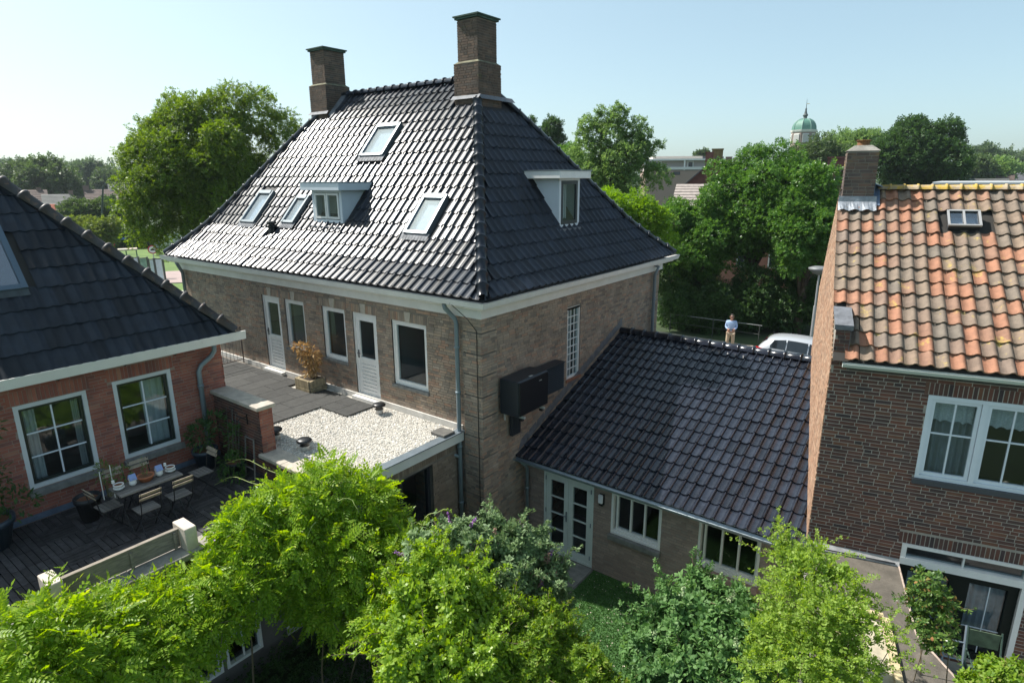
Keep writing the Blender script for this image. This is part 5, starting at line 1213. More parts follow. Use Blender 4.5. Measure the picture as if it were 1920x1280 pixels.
for x, x2 in ((-11.0, -10.75), (-11.3, -11.1)): G().tube([(x2, 5.72, ZD), (x, 5.92, ZD+.75)], .016, 4).build('post', GW, g)
G().tube([(-11.3, 5.92, ZD+.73), (-11.0, 5.92, ZD+.73)], .014, 4).build('rail', GW, g); G().tube([(-11.15, 5.76, ZD+.2), (-10.82, 5.76, ZD+.2)], .014, 4).build('rail', GW, g)
g = thing('bamboo_canes', (-11.7, 5.85, ZD), 'thin grey canes standing in the corner by the parapet wall', 'canes')
for i in range(5): G().tube([(-11.9+i*.1, 5.8, ZD), (-11.95+i*.13+rg.normal()*.05, 5.9, ZD+.9+rg.random()*.5)], .007, 4).build('cane', GW, g)
# ================================================================ things beyond the houses
def ray_(px, py):
    d = cf + cr*(px-960)/1150 + cd*(py-640)/1150; return d
def wp(px, py, D):
    """point at horizontal distance D along the line of sight of a spot in the photo (1920 wide)."""
    d = ray_(px, py); return CAMP+d*D/math.hypot(d[0], d[1])
def gp(px, py, z=.56):
    d = ray_(px, py); return CAMP+d*(z-CAMP[2])/d[2]
def heading(p): return math.degrees(math.atan2(p[1]-CAMP[1], p[0]-CAMP[0]))-90   # frame whose y points away from the camera

FARW = mat('far_brick_wall', (.22, .15, .12), .9, var=.2, scale=1)
R_BR = mat('far_brown_roof', (.13, .09, .075), .85, var=.25, scale=.8); R_GR = mat('far_grey_roof', (.15, .15, .14), .85, var=.25, scale=.8)
R_OR = mat('far_orange_roof', (.36, .10, .05), .85, var=.25, scale=.8); R_DK = mat('far_dark_roof', (.10, .10, .115), .8, var=.2, scale=.5)
def far_house(label, px0, px1, pyr, pye, D, depth, rm, wm=FARW, gable=False, chims=(), wins=(), inset=(0, 0), turn=0, name='far_house', cat='house', chh=1.2, rows=True):
    A, B = wp(px0, pye, D), wp(px1, pye, D); w = float(np.linalg.norm((B-A)[:2])); zr = wp((px0+px1)/2, pyr, D+depth/2)[2]; ze = (A[2]+B[2])/2
    c = (A+B)/2; c[2] = 0; t = thing(name, c, label, cat); fr = Fr(c, heading(c)+turn)
    h = w/2
    body = G(fr).box(-h+.05, h-.05, .05, depth-.05, 0, ze-.02)
    if gable: body.add([(-h+.05, .052, ze-.02), (h-.05, .052, ze-.02), (0, .052, zr-.05), (-h+.05, depth-.05, ze-.02), (h-.05, depth-.05, ze-.02), (0, depth-.05, zr-.05)], [(0, 1, 2), (3, 5, 4)])
    else: body.add([(-h+.05, .05, ze-.02), (-h+.05, depth-.05, ze-.02), (-h+.05+inset[0], depth/2, zr-.05), (h-.05, .05, ze-.02), (h-.05, depth-.05, ze-.02), (h-.05-inset[1], depth/2, zr-.05)], [(0, 1, 2), (3, 5, 4)])
    body.build('wall', wm, t)
    rf = G(fr)
    if gable:
        for s in (-1, 1): rf.add([(s*(h+.2), -.3, ze-.15), (s*(h+.2), depth+.3, ze-.15), (0, depth+.3, zr), (0, -.3, zr), (s*(h+.2), -.3, ze-.27), (s*(h+.2), depth+.3, ze-.27), (0, depth+.3, zr-.12), (0, -.3, zr-.12)], [(0, 1, 2, 3), (4, 5, 6, 7), (0, 3, 7, 4), (1, 2, 6, 5), (0, 1, 5, 4)])
    else:
        n = 9
        for s in (0, 1):
            for k in range(n):   # rows of tiles as shallow steps
                q0, q1 = k/n, (k+1)/n; y0, y1 = -.3+(depth/2+.3)*q0, -.3+(depth/2+.3)*q1; z0, z1 = ze-.15+(zr-ze+.15)*q0, ze-.15+(zr-ze+.15)*q1
                a0, a1 = -h-.2+inset[0]*q0, -h-.2+inset[0]*q1; b0, b1 = h+.2-inset[1]*q0, h+.2-inset[1]*q1
                if s: y0, y1 = depth-y0, depth-y1
                rf.add([(a0, y0, z0+.05), (b0, y0, z0+.05), (b1, y1, z1), (a1, y1, z1), (a0, y0, z0-.03), (b0, y0, z0-.03)], [(0, 1, 2, 3), (0, 4, 5, 1)])
    rf.build('roof', rm, t)
    for i, q in enumerate(chims):
        P = wp(q[0], q[1], D+depth/2*(0 if gable else 1)+(q[3] if len(q) > 3 else 0)); ww = q[2] if len(q) > 2 else .5
        x = (fr.M.T@(P-c))[0]; yy = (fr.M.T@(P-c))[1]
        cg = G(fr).box(x-ww, x+ww, yy-ww*.7, yy+ww*.7, zr-2.2, P[2]-.12).box(x-ww*1.1, x+ww*1.1, yy-ww*.8, yy+ww*.8, P[2]-.119, P[2]); cg.build('chimney', FARW if len(q) < 5 else q[4], t)
    for (a, b, z0, z1) in wins:
        x0, x1 = -h+w*a, -h+w*b; f = G(fr).box(x0, x1, -.02, .06, z0, z1).build('window', WHITE, t); G(fr).box(x0+.09, x1-.09, -.03, -.021, z0+.09, z1-.09).build('pane', mat('far_glass', (.03, .04, .05), .1), f)
    return t
far_house('brown tiled house far left, closest to the dark roof edge', 40, 92, 356, 385, 150, 9, R_BR, inset=(0, 0), chims=[(72, 352, .4)])
far_house('grey roofed house with three small windows far left', 82, 158, 364, 384, 140, 8, R_GR, inset=(0, 2.2), wins=[(.33, .40, 2.5, 3.2), (.55, .64, 2.5, 3.2), (.8, .9, 2.2, 3.2)], chims=[(132, 357, .35)])
far_house('brown roofed house with a tall gable chimney left of the lamp post', 162, 245, 355, 377, 160, 9, R_BR, chims=[(160, 348, .55)])
far_house('orange red tiled roof half hidden by the dark bush', 166, 240, 377, 409, 112, 9, R_OR, inset=(2.6, 0))
far_house('low orange roof just above the dark ridge at left', 73, 102, 383, 392, 118, 6, R_OR)
far_house('small pale pinkish roof in front of the grey roofed house', 112, 160, 391, 400, 110, 5, mat('far_pink_roof', (.36, .23, .17), .85, var=.2))
far_house('large grey barn roof under the far left trees', 118, 182, 340, 357, 260, 22, R_DK, inset=(0, 8))
far_house('pale long roof at the far left edge', 5, 45, 341, 352, 250, 14, mat('far_pale_roof', (.35, .34, .33), .8))
far_house('little white gabled house front between the far roofs', 114, 126, 355, 364, 170, 6, R_BR, WHITE, gable=True)
far_house('dark house with chimneys half hidden behind the big left tree', 205, 260, 345, 360, 200, 9, R_DK, chims=[(215, 341, .6)])
# right hand background
# dark red gabled house with chimneys
DR = mat('dark_red_gable', (.15, .065, .055), .9, var=.3, scale=2)
far_house('dark red brick gabled house with two chimneys above the maple trees', 1284, 1400, 296, 345, 62, 12, R_DK, DR, gable=True, chims=[(1331, 285, .35, -0, DR), (1346, 279, .5, 2, mat('lichen_chimney', (.2, .15, .06), .9, var=.3))])
far_house('brown brick house behind the maples with two low chimneys', 1340, 1400, 318, 345, 75, 10, R_DK, DR, chims=[(1367, 294, .35), (1380, 296, .3)])
far_house('grey pantiled roof glimpsed through the maple crowns', 1262, 1500, 345, 390, 50, 8, mat('pale_grey_pantile', (.36, .31, .28), .8, var=.3, scale=4), mat('salmon_brick', (.34, .16, .12), .9, var=.2), wins=[(.55, .62, 2.0, 3.4), (.8, .88, 2.0, 3.4), (.93, .98, 2.0, 3.4)])
far_house('dark gable with pale verge directly left of the lichen chimney', 1535, 1640, 300, 372, 46, 9, R_DK, DR, gable=True, chims=[(1571, 294, .55, 1, DR)], wins=[(.1, .25, 3.2, 4.4)])
far_house('grey gabled house among the trees at far right', 1790, 1812, 308, 333, 150, 9, R_DK, mat('far_grey_wall', (.2, .2, .2), .9), gable=True)
far_house('brown roofed bungalow at the far right edge', 1868, 1900, 327, 337, 190, 9, R_BR); far_house('slate roofed bungalow with solar panels at the far right edge', 1895, 1950, 322, 337, 210, 9, R_DK)
far_house('grey low roof between the white flat roof and the far trees', 1815, 1890, 335, 341, 150, 8, R_GR)
fl = thing('flat_roofed_building', wp(1860, 345, 75), 'long low building with white flat roof just above the orange roof ridge', 'building')
c = wp(1860, 345, 75); c[2] = 0; fr = Fr(c, heading(c)); zt = wp(1860, 341, 75)[2]
G(fr).box(-4.5, 9, 0, 14, 0, zt-.2).build('wall', FARW, fl); G(fr).box(-4.7, 9.2, -.2, 14.2, zt-.19, zt).build('roof', mat('pale_flat_roof', (.5, .52, .54), .8), fl)
# white apartment building
c = wp(1278, 330, 120); c[2] = 0; fr = Fr(c, heading(c)+8); D_ = 120
ap = thing('apartment_building', c, 'white and grey flat roofed apartment building with long balconies beyond the trees', 'building')
z = lambda py: wp(1278, py, D_)[2]
G(fr).box(-6.5, 9, 0, 12, 0, z(320)).build('lower_wall', mat('apt_brick', (.33, .24, .2), .9), ap); G(fr).box(-6.5, 9, 1.2, 12, z(319.9), z(301)).build('wall', mat('apt_brick_grey', (.5, .45, .43), .9), ap)
G(fr).box(-6.8, 9.2, -.1, 12, z(300.9), z(298)).build('roof_slab', WHITE, ap); G(fr).box(-5, 4, 3, 10, z(297.9), z(292)).build('roof_house', mat('apt_cream', (.5, .45, .4), .9), ap); G(fr).box(3.9, 8, 4, 9, z(297.9), z(293)).build('roof_house', R_DK, ap)
G(fr).box(-6.8, 9.2, -.15, -.05, z(318), z(313)).build('balcony_rail', mat('balcony_white', (.62, .62, .60), .6), ap); G(fr).box(-6.8, 9.2, -.04, 1.3, z(319.5), z(318.3)).build('balcony_slab', CONC, ap)
for k, (a, b, m) in enumerate(((-5.5, -3.5, WHITE), (1.0, 2.2, WHITE), (4.4, 6.2, PALEG), (6.4, 8.2, mat('far_blue_panel', (.3, .38, .5), .5)))):
    w = G(fr).box(a, b, 1.1, 1.19, z(317), z(302)).build('window', m, ap); G(fr).box(a+.25, b-.25, 1.05, 1.09, z(314), z(304)).build('pane', MATS['far_glass'], w)
for x in (-6.7, 0.4, 9.0): G(fr).box(x-.12, x+.12, -.04, .1, z(319.5), z(300.9)).build('column', WHITE, ap)
for a in (-4.5, -1.5, 3.0, 6.5): G(fr).box(a, a+1.2, -.05, -.01, z(328), z(322)).build('window', MATS['far_glass'], ap)
# church tower
c = wp(1501, 300, 230); c[2] = 0; fr = Fr(c, heading(c)+12); zz = lambda py: wp(1501, py, 230)[2]
ct = thing('church_tower', c, 'octagonal brick church tower with green copper dome and slender spire on the horizon', 'tower')
def octp(r, zs):
    v = []
    for rr, z in zs:
        for i in range(8): a = 2*math.pi*(i+.5)/8; v.append((rr*math.cos(a), rr*math.sin(a), z))
    f = []; n = len(zs)
    for k in range(n-1):
        for i in range(8): f.append((k*8+i, k*8+(i+1) % 8, (k+1)*8+(i+1) % 8, (k+1)*8+i))
    f.append(tuple(range((n-1)*8, n*8))); return v, f
Rt = 3.75
g = G(fr); g.add(*octp(0, [(Rt, 0), (Rt, zz(249))])); g.build('wall', mat('tower_brick', (.30, .23, .19), .9, var=.2, scale=.5), ct)
g = G(fr); g.add(*octp(0, [(Rt+.1, zz(248.9)), (Rt+.25, zz(247)), (Rt+.35, zz(244.5)), (Rt, zz(244.4))])); g.build('cornice', CREAM, ct)
dome = [(Rt*.97*math.cos(a)**.75 if a < 1.5 else .35, zz(244.3)+(zz(223)-zz(244.3))*math.sin(a)) for a in np.linspace(0, 1.45, 9)]
g = G(fr); g.add(*octp(0, dome)); d_o = g.build('dome', COPPER, ct)
for i in range(8):
    a = 2*math.pi*(i+.5)/8; G(fr).tube([((r_+.03)*math.cos(a), (r_+.03)*math.sin(a), z_) for r_, z_ in dome], .11, 5).build('rib', mat('pale_copper', (.22, .36, .3), .6), d_o)
G().lathe((c[0], c[1], zz(223.5)), [(.7, 0), (.5, .5), (.85, 1.1), (.45, 1.7), (.25, 2.6), (.3, 3.0), (.1, 3.4), (.04, 6.0)], 10).build('spire', mat('spire_dark', (.06, .08, .08), .6), ct)
G().box(c[0]-.05, c[0]+.9, c[1]-.03, c[1]+.03, zz(196), zz(195)).build('weather_vane', mat('gilded', (.6, .45, .2), .4, metal=.6), ct)
for i in range(8):
    a = 2*math.pi*i/8; ap_ = Rt*math.cos(math.pi/8); ff = Fr(fr.o+fr.M@np.array([ap_*math.cos(a), ap_*math.sin(a), 0]), math.degrees(fr.a)+math.degrees(a)+90)
    for k in range(8): z0 = zz(268)+(zz(252)-zz(268))*k/8; G(ff).prism([(-.02, z0), (-.25, z0-.05), (-.25, z0+.1), (-.02, z0+.42)], 0, -.95, .95).build('louvre', mat('louvre_pale', (.5, .5, .47), .8), ct)

# street lamp posts, signs, boards
lpR = thing('street_lamp', (-5.9, 32, .6), 'pale grey street lamp with a flat dish shade beside the dark brick house', 'street lamp')
POLE = mat('galvanised_pole', (.42, .43, .45), .5, metal=.5)
G().tube([(-5.9, 32, .6), (-5.9, 32, 2.6)], .07, 10).tube([(-5.9, 32, 2.6), (-5.9, 32, 4.2)], .045, 10).build('pole', POLE, lpR); G().lathe((-5.9, 32, 4.1), [(.06, 0), (.25, .05), (.48, .26), (.5, .33), (.3, .40), (.02, .42)], 18).build('lamp_shade', mat('lamp_shade_grey', (.16, .17, .18), .5), lpR, True)
G().tube([(-5.66, 32, 2.2), (-5.66, 32, 3.35)], .03, 6).build('side_post', POLE, lpR)
b = gp(214, 475); lpL = thing('street_lamp', b, 'dark green street lamp with a curved arm in front of the far left roofs', 'street lamp')
top = wp(193, 350, math.hypot(b[0], b[1])); GRN = mat('dark_green_pole', (.03, .05, .045), .5)
rv = np.array([cr[0], cr[1], 0])
G().tube([b, b*[1, 1, 0]+[0, 0, (b[2]+top[2])/2]-rv*.75, top], [.14, .12, .08], 8).tube([top, top+rv*.4+[0, 0, .35], top+rv*.95+[0, 0, .25], top+rv*1.15+[0, 0, -.1]], .05, 6).build('pole', GRN, lpL)
G().lathe(top+rv*1.15+np.array([0, 0, -.5]), [(.42, 0), (.36, .1), (.12, .4), (.05, .45)], 12).build('lamp_shade', GRN, lpL)
bs = wp(219, 448, math.hypot(b[0], b[1])-1); sg = thing('street_sign', bs, 'blue street name sign on the far dark lamp post', 'sign'); G(Fr(bs, heading(bs))).box(-.9, .9, 0, .04, -.12, .12).build('sign_plate', mat('sign_blue', (.03, .12, .4), .5), sg)
bs = wp(209, 457, math.hypot(b[0], b[1])-1); sg = thing('parking_sign', bs, 'small round red and blue road sign low on the far lamp post', 'sign'); V = [(.33*math.cos(q), 0, .33*math.sin(q)) for q in np.linspace(0, 6.28, 20)[:-1]]
G(Fr(bs, heading(bs))).prism([(p[0], p[2]) for p in V], 1, 0, .03).build('sign_plate', mat('sign_red', (.45, .03, .04), .5), sg); G(Fr(bs, heading(bs))).prism([(p[0]*.72, p[2]*.72) for p in V], 1, -.012, -.003).build('sign_face', mat('sign_blue2', (.05, .1, .45), .5), sg)
# round no-vehicles sign
b = gp(294, 520); sp = thing('road_sign', b, 'round white road sign with red rim and a black car symbol on a post', 'road sign'); zc = wp(294.5, 467.5, math.hypot(b[0], b[1]))[2]
fr = Fr(b*[1, 1, 0], heading(b)); G(fr).tube([(0, .05, .56), (0, .05, zc+.3)], .035, 6).build('post', POLE, sp)
circ = lambda r: [(r*math.cos(q), zc+r*math.sin(q)) for q in np.linspace(0, 2*math.pi, 25)[:-1]]
G(fr).prism(circ(.36), 1, -.01, .01).build('rim', MATS['sign_red'], sp); G(fr).prism(circ(.275), 1, -.022, -.012).build('sign_face', WHITE, sp); G(fr).box(-.15, .15, -.03, -.024, zc-.07, zc+.03).prism([(-.1, zc+.03), (.1, zc+.03), (.06, zc+.1), (-.06, zc+.1)], 1, -.03, -.024).build('car_symbol', BLACK, sp)
# notice boards
BPOST = mat('board_post', (.07, .075, .07), .6); PAP = mat('board_paper', (.62, .68, .76), .4, var=.15, scale=6); PAPG = mat('board_green', (.35, .5, .42), .5, var=.4, scale=3)
for (q0, q1, pb_, pt, m, hh, l) in (((254.5), 265.5, 520, 481, PAP, 1.9, 'pale blue notice board, leftmost of the four by the grass'), (267, 283, 530, 482, PAPG, 1.2, 'low framed map board, second from the left by the grass'),
                                (286, 300, 540, 484, PAP, 1.5, 'pale notice board between the map board and the white one'), (298, 314, 548, 483, PAP, 1.9, 'white notice board with a dark mark nearest the main house')):
    b = gp((q0+q1)/2, pb_); D = math.hypot(b[0], b[1]); A, B = wp(q0, pb_, D), wp(q1, pb_, D); zt = wp(q0, pt, D)[2]; w = np.linalg.norm((B-A)[:2]); fr = Fr(b*[1, 1, 0], heading(b))
    t = thing('notice_board', b, l, 'notice board', 'notice boards by the far grass')
    for s in (-1, 1): G(fr).box(s*w/2-.07, s*w/2+.07, -.07, .07, .5, zt).build('post', BPOST, t)
    G(fr).box(-w/2+.08, w/2-.08, -.03, .03, zt-.1-hh*.8, zt-.12).build('board', m, t)
    G(fr).box(-w/2+.08, w/2-.08, -.05, .05, zt-.11, zt-.05).build('rail', BPOST, t)
b = gp(249, 500); fr = Fr(b*[1, 1, 0], heading(b)); D = math.hypot(b[0], b[1]); sh = thing('shelter', b, 'small open shelter with flat pale roof on two posts on the grass', 'shelter'); zt = wp(240, 466, D)[2]
G(fr).box(-1.0, .6, -.5, .5, zt-.15, zt).build('roof', mat('shelter_roof', (.6, .5, .4), .8), sh)
for x in (-.35, .5): G(fr).tube([(x, 0, .5), (x, 0, zt-.15)], .06, 6).build('post', mat('shelter_post', (.12, .2, .16), .6), sh)
b = gp(315, 540); bo2 = thing('bollard', b, 'small dark bollard on the paving beside the main house corner', 'bollard'); G().lathe(b, [(.06, 0), (.06, .55), (.075, .56), (.075, .68), (.03, .72)], 10).build('bollard_post', BLACK, bo2)
# far paving, path and grass strips
def ground_poly(name, pts, m, z):
    P = [gp(x, y, z) for x, y in pts]; o = mk(name, P, [tuple(range(len(P)))], m); return tag(o, kind='structure')
PINKP = mat('pinkish_clinker', (.36, .27, .25), .9, var=.15, scale=1.5)
ground_poly('path', [(240, 512), (345, 507), (420, 504), (420, 526), (345, 529), (240, 534)], PINKP, .565)
ground_poly('pavement', [(240, 560), (300, 546), (345, 544), (420, 545), (420, 600), (240, 620)], mat('pale_paving', (.40, .38, .34), .9, var=.15, scale=1.5), .565)
ground_poly('road', [(60, 469), (240, 466), (420, 464), (420, 459), (240, 460), (60, 462)], ASPH, .57)
ground_poly('meadow', [(60, 520), (60, 470), (240, 467), (440, 466), (440, 508), (330, 511), (240, 516)], mat('meadow_grass', (.12, .19, .04), .95, col2=(.08, .14, .03), scale=.5, bump=.4, bscale=8), .56)
ground_poly('verge', [(240, 536), (345, 531), (420, 528), (420, 546), (345, 545), (300, 547), (240, 558)], MATS['meadow_grass'], .56)
HDG = leafmat('hedge_leaf', (.02, .05, .018), (.05, .10, .03), .3)
def hedge(name, px0, px1, pyt, pyb, label, lm, ls, n, seed, depth=1.5, cat='hedge'):
    rg = np.random.default_rng(seed); A, B = gp(px0, pyb), gp(px1, pyb); D = math.hypot(*((A+B)/2)[:2]); zt = wp((px0+px1)/2, pyt, D)[2]; t = thing(name, (A+B)/2, label, cat)
    L = []; k = max(4, int(np.linalg.norm(B-A)/1.5))
    for i in range(k): p = A+(B-A)*(i+.5)/k+rg.normal(size=3)*[.3, .3, 0]; h = (zt-.5)*rg.uniform(.85, 1.05)/2; L.append((p[0], p[1], .5+h, 1.2, 1.2, h))
    P, N0 = blob_points(rg, L, n, (.8, 1.08)); scatter('leaves', P, unit(N0+rg.normal(size=P.shape)*.7), unit(N0+rg.normal(size=P.shape)*.4), ls*rg.uniform(.6, 1.3, n), 'sprig', lm, t)
    return t
hedge('hedge', 215, 300, 436, 464, 'long dark hedge behind the far grass at left', HDG, .5, 5000, 91)
gw = thing('garden_fence', gp(325, 466), 'pale grey green garden fence behind the big tree at left', 'fence'); A, B = gp(290, 466), gp(352, 468); D = math.hypot(*A[:2]); zt = wp(320, 433, D)[2]
n = 10
for i in range(n): p, q = A+(B-A)*i/n, A+(B-A)*(i+.96)/n; G().add([(*p[:2], .5), (*q[:2], .5), (*q[:2], zt), (*p[:2], zt), (p[0], p[1]+.08, .5), (q[0], q[1]+.08, .5), (q[0], q[1]+.08, zt), (p[0], p[1]+.08, zt)], [(0, 1, 2, 3), (4, 5, 6, 7), (0, 3, 7, 4), (1, 2, 6, 5), (3, 2, 6, 7)]).build('fence_panel', mat('fence_pale', (.42, .45, .43), .8, var=.2, scale=2, isl=.1), gw)

# ================================================================ street side: railing, car, person
fr_ = thing('guard_rail', (-10, 30.6, .66), 'thin pale guard rail along the dark hedge behind the standing man', 'railing')
RLM = mat('rail_grey', (.22, .23, .23), .6)
G().tube([(-12.6, 30.6, 1.60), (-7.9, 30.65, 1.60)], .018, 6).build('top_rail', RLM, fr_); G().tube([(-12.6, 30.6, 1.15), (-7.9, 30.65, 1.15)], 0.012, 6).build('lower_rail', MATS['board_post'], fr_)
for x in np.arange(-12.6, -7.8, 2.3): G().tube([(x, 30.62, .62), (x, 30.62, 1.61)], .02, 6).build('post', mat('rail_post_dark', (.05, .055, .05), .7), fr_)

# silver hatchback: loft of cross sections along its length (rear at x=0)
CX, CY, CZ = -6.95, 26.0, .66
car = thing('car', (CX+2.05, CY+.86, CZ), 'silver grey five door hatchback parked in the street behind the annex ridge', 'car')
CFr = Fr((CX, CY, CZ), 0)
SILV = mat('silver_paint', (.48, .50, .53), .25, metal=.35, coat=.6); CGL = mat('car_glass', (.012, .016, .02), .06, spec=.8)
SEC = [  # x, half width, sill z, belt z, roof z, roof half width
    (0.00, .60, .45, .78, .80, .55), (.06, .78, .32, .92, .96, .64), (.20, .85, .24, 1.00, 1.18, .60), (.45, .87, .20, 1.02, 1.40, .60), (.75, .88, .20, 1.02, 1.47, .61), (1.3, .885, .20, 1.0, 1.505, .63), (1.9, .885, .20, .98, 1.50, .63),
    (2.35, .885, .20, .96, 1.44, .61), (2.75, .88, .20, .95, 1.24, .62), (3.05, .875, .20, .94, 1.02, .66), (3.4, .86, .22, .90, .94, .62), (3.8, .80, .26, .80, .84, .55), (4.0, .68, .34, .66, .70, .5), (4.06, .5, .42, .55, .57, .4)]
SEC = [(x, w, s, b*1.04, r_*1.07, q) for x, w, s, b, r_, q in SEC]
V = []; n = 9
for x, w, s, b, r_, rw2 in SEC:
    for (yy, z) in ((-w*.92, s), (-w, s+.18), (-w, b-.12), (-w*.965, b), (-rw2, r_-.05), (0, r_), (rw2, r_-.05), (w*.965, b), (w, b-.12), (w, s+.18), (w*.92, s)): V.append((x, yy+.86, z))
k = 11; F = [(i*k+j, i*k+j+1, (i+1)*k+j+1, (i+1)*k+j) for i in range(len(SEC)-1) for j in range(k-1)]+[tuple(range(k)), tuple(range((len(SEC)-1)*k, len(SEC)*k))]
cb = G(CFr).add(V, F).build('body', SILV, car, True); sm = cb.modifiers.new('s', 'SUBSURF'); sm.levels = sm.render_levels = 2
def lerp_sec(x):
    a = np.array(SEC); return [np.interp(x, a[:, 0], a[:, i]) for i in range(1, 6)]
def glass_side(xs, lo, hi, name='side_window'):
    for sgn in (-1, 1):
        v = []
        for x in xs:
            w, s, b, r_, rw2 = lerp_sec(x)
            for q in (lo(x), hi(x)): yy = w*.965+(rw2-w*.965)*q; zq = b+(r_-.05-b)*q; v.append((x, sgn*(yy+.012)+.86, zq+.004))
        m = len(xs); G(CFr).add(v, [(2*i, 2*i+1, 2*i+3, 2*i+2) for i in range(m-1)]).build(name, CGL, car, True)
glass_side([.62, .75, 1.0, 1.22], lambda x: .12, lambda x: np.interp(x, [.62, .75, 1.22], [.35, .78, .86])); glass_side([1.27, 1.6, 2.05], lambda x: .1, lambda x: .86); glass_side([2.1, 2.4, 2.7, 2.95], lambda x: .08, lambda x: np.interp(x, [2.1, 2.5, 2.95], [.86, .84, .2]))
def glass_cross(x0, x1, name):
    v = []
    for x in np.linspace(x0, x1, 4):
        w, s, b, r_, rw2 = lerp_sec(x)
        for q in np.linspace(-.88, .88, 5): v.append((x+(-.02 if x0 < 1 else .02), q*rw2+.86, r_-.05*q*q/.9+.012))
    G(CFr).add(v, [(5*i+j, 5*i+j+1, 5*i+j+6, 5*i+j+5) for i in range(3) for j in range(4)]).build(name, CGL, car, True)
glass_cross(.12, .40, 'rear_window'); glass_cross(2.42, 3.02, 'windscreen')
TL = mat('tail_light_red', (.5, .01, .012), .15)
for s in (-1, 1):
    G(CFr).add([(.03, s*.70+.86, 1.06), (.10, s*.81+.86, 1.10), (.36, s*.888+.86, 1.06), (.22, s*.888+.86, .88), (.04, s*.80+.86, .84)], [(0, 1, 2, 3, 4)]).build('tail_light', TL, car)
    m_ = G(CFr).box(2.62, 2.78, s*.98+.78, s*.98+.94, .98, 1.10).build('wing_mirror', SILV, car, bevel=.03)
    for x in (.72, 3.25):
        wv = G(CFr).add(*(lambda: ([(x+.31*math.cos(q), s*yy+.86, .31+.31*math.sin(q)) for yy in (.70, .89) for q in np.linspace(0, 2*math.pi, 21)[:-1]], [(i, (i+1) % 20, 20+(i+1) % 20, 20+i) for i in range(20)]+[tuple(range(20, 40))]))()).build('wheel', BLACK, car)
        G(CFr).add([(x, s*.90+.86, .31)]+[(x+.2*math.cos(q), s*.893+.86, .31+.2*math.sin(q)) for q in np.linspace(0, 2*math.pi, 11)[:-1]], [(0, i+1, (i+1) % 10+1) for i in range(10)]).build('rim', ZINC, wv)
    for x in (1.72, 2.62): G(CFr).box(x-.16, x, s*.888+.85, s*.888+.87, .84, .87).build('door_handle', SILV, car)
    G(CFr).box(1.24, 1.25, s*.889+.855, s*.889+.865, .3, .98).box(2.07, 2.08, s*.889+.855, s*.889+.865, .3, .98).build('door_gap', BLACK, car)
G(CFr).box(.52, .55, .85, .87, 1.55, 1.63).build('aerial', BLACK, car)

# the man in the street
def skin(name, pts, edges, m, parent, fr, sub=2):
    me = bpy.data.meshes.new(name); P = fr(np.array([p[:3] for p in pts]))-ORG[parent.name]
    me.from_pydata(P.tolist(), edges, []); me.update(); me.materials.append(m)
    o = bpy.data.objects.new(name, me); link(o, parent)
    sk_ = o.modifiers.new('skin', 'SKIN'); sk_.use_smooth_shade = True
    for i, v in enumerate(me.skin_vertices[0].data if me.skin_vertices else []): pass
    if not me.skin_vertices:
        bm_ = __import__('bmesh').new(); bm_.from_mesh(me); lay = bm_.verts.layers.skin.verify(); bm_.to_mesh(me); bm_.free()
    for i, v in enumerate(me.skin_vertices[0].data): r_ = pts[i][3]; v.radius = r_ if isinstance(r_, tuple) else (r_, r_); v.use_root = (i == 0)
    s_ = o.modifiers.new('sub', 'SUBSURF'); s_.levels = s_.render_levels = sub
    return o
pp = np.array([-8.75, 28.6, .66]); face_deg = math.degrees(math.atan2(-pp[1], -pp[0]))-90
man = thing('person', pp, 'standing man in light blue shirt and beige trousers looking down at a black controller', 'person')
PF = Fr(pp, face_deg)   # local y = forward, x = his right hand side... z up
SKIN = mat('skin', (.42, .23, .16), .6); SHIRT = mat('light_blue_shirt', (.36, .50, .74), .8, var=.12, scale=14, bump=.5, bscale=25); TRO = mat('beige_trousers', (.48, .38, .27), .85, var=.12, scale=12); HAIR = mat('dark_hair', (.03, .022, .018), .7)
pts = [(0, 0, .95, .13), (0, .01, 1.15, .125), (0, .0, 1.36, .12), (0, .01, 1.49, .05), (0, .04, 1.545, .055), (0, .055, 1.64, (.085, .1)), (0, .05, 1.73, (.07, .085)),
       (-.17, .0, 1.42, .06), (-.22, .0, 1.16, .045), (-.13, .2, 1.07, .033), (-.06, .25, 1.08, .03), (.17, .0, 1.42, .06), (.22, .0, 1.16, .045), (.13, .2, 1.07, .033), (.06, .25, 1.08, .03),
       (-.1, 0, .88, .1), (-.11, .01, .5, .06), (-.12, -.01, .09, .042), (-.13, .16, .04, .035), (.1, 0, .88, .1), (.12, .02, .5, .06), (.14, -.01, .09, .042), (.17, .15, .04, .035)]
ed = [(0, 1), (1, 2), (2, 3), (3, 4), (4, 5), (5, 6), (2, 7), (7, 8), (8, 9), (9, 10), (2, 11), (11, 12), (12, 13), (13, 14), (0, 15), (15, 16), (16, 17), (17, 18), (0, 19), (19, 20), (20, 21), (21, 22)]
skin('body', pts, ed, SKIN, man, PF)
skin('shirt', [(0, 0, .92, (.17, .14)), (0, .01, 1.08, (.165, .135)), (0, .0, 1.36, (.17, .13)), (0, .0, 1.46, .09), (-.19, .0, 1.41, .075), (-.235, .0, 1.16, .062), (-.15, .17, 1.08, .045), (.19, .0, 1.41, .075), (.235, .0, 1.16, .062), (.15, .17, 1.08, .045)],
     [(0, 1), (1, 2), (2, 3), (2, 4), (4, 5), (5, 6), (2, 7), (7, 8), (8, 9)], SHIRT, man, PF)
skin('trousers', [(0, 0, .93, (.16, .125)), (-.1, 0, .84, .115), (-.115, .01, .5, .085), (-.13, -.01, .09, .065), (.1, 0, .84, .115), (.125, .02, .5, .085), (.145, -.01, .09, .065)], [(0, 1), (1, 2), (2, 3), (0, 4), (4, 5), (5, 6)], TRO, man, PF)
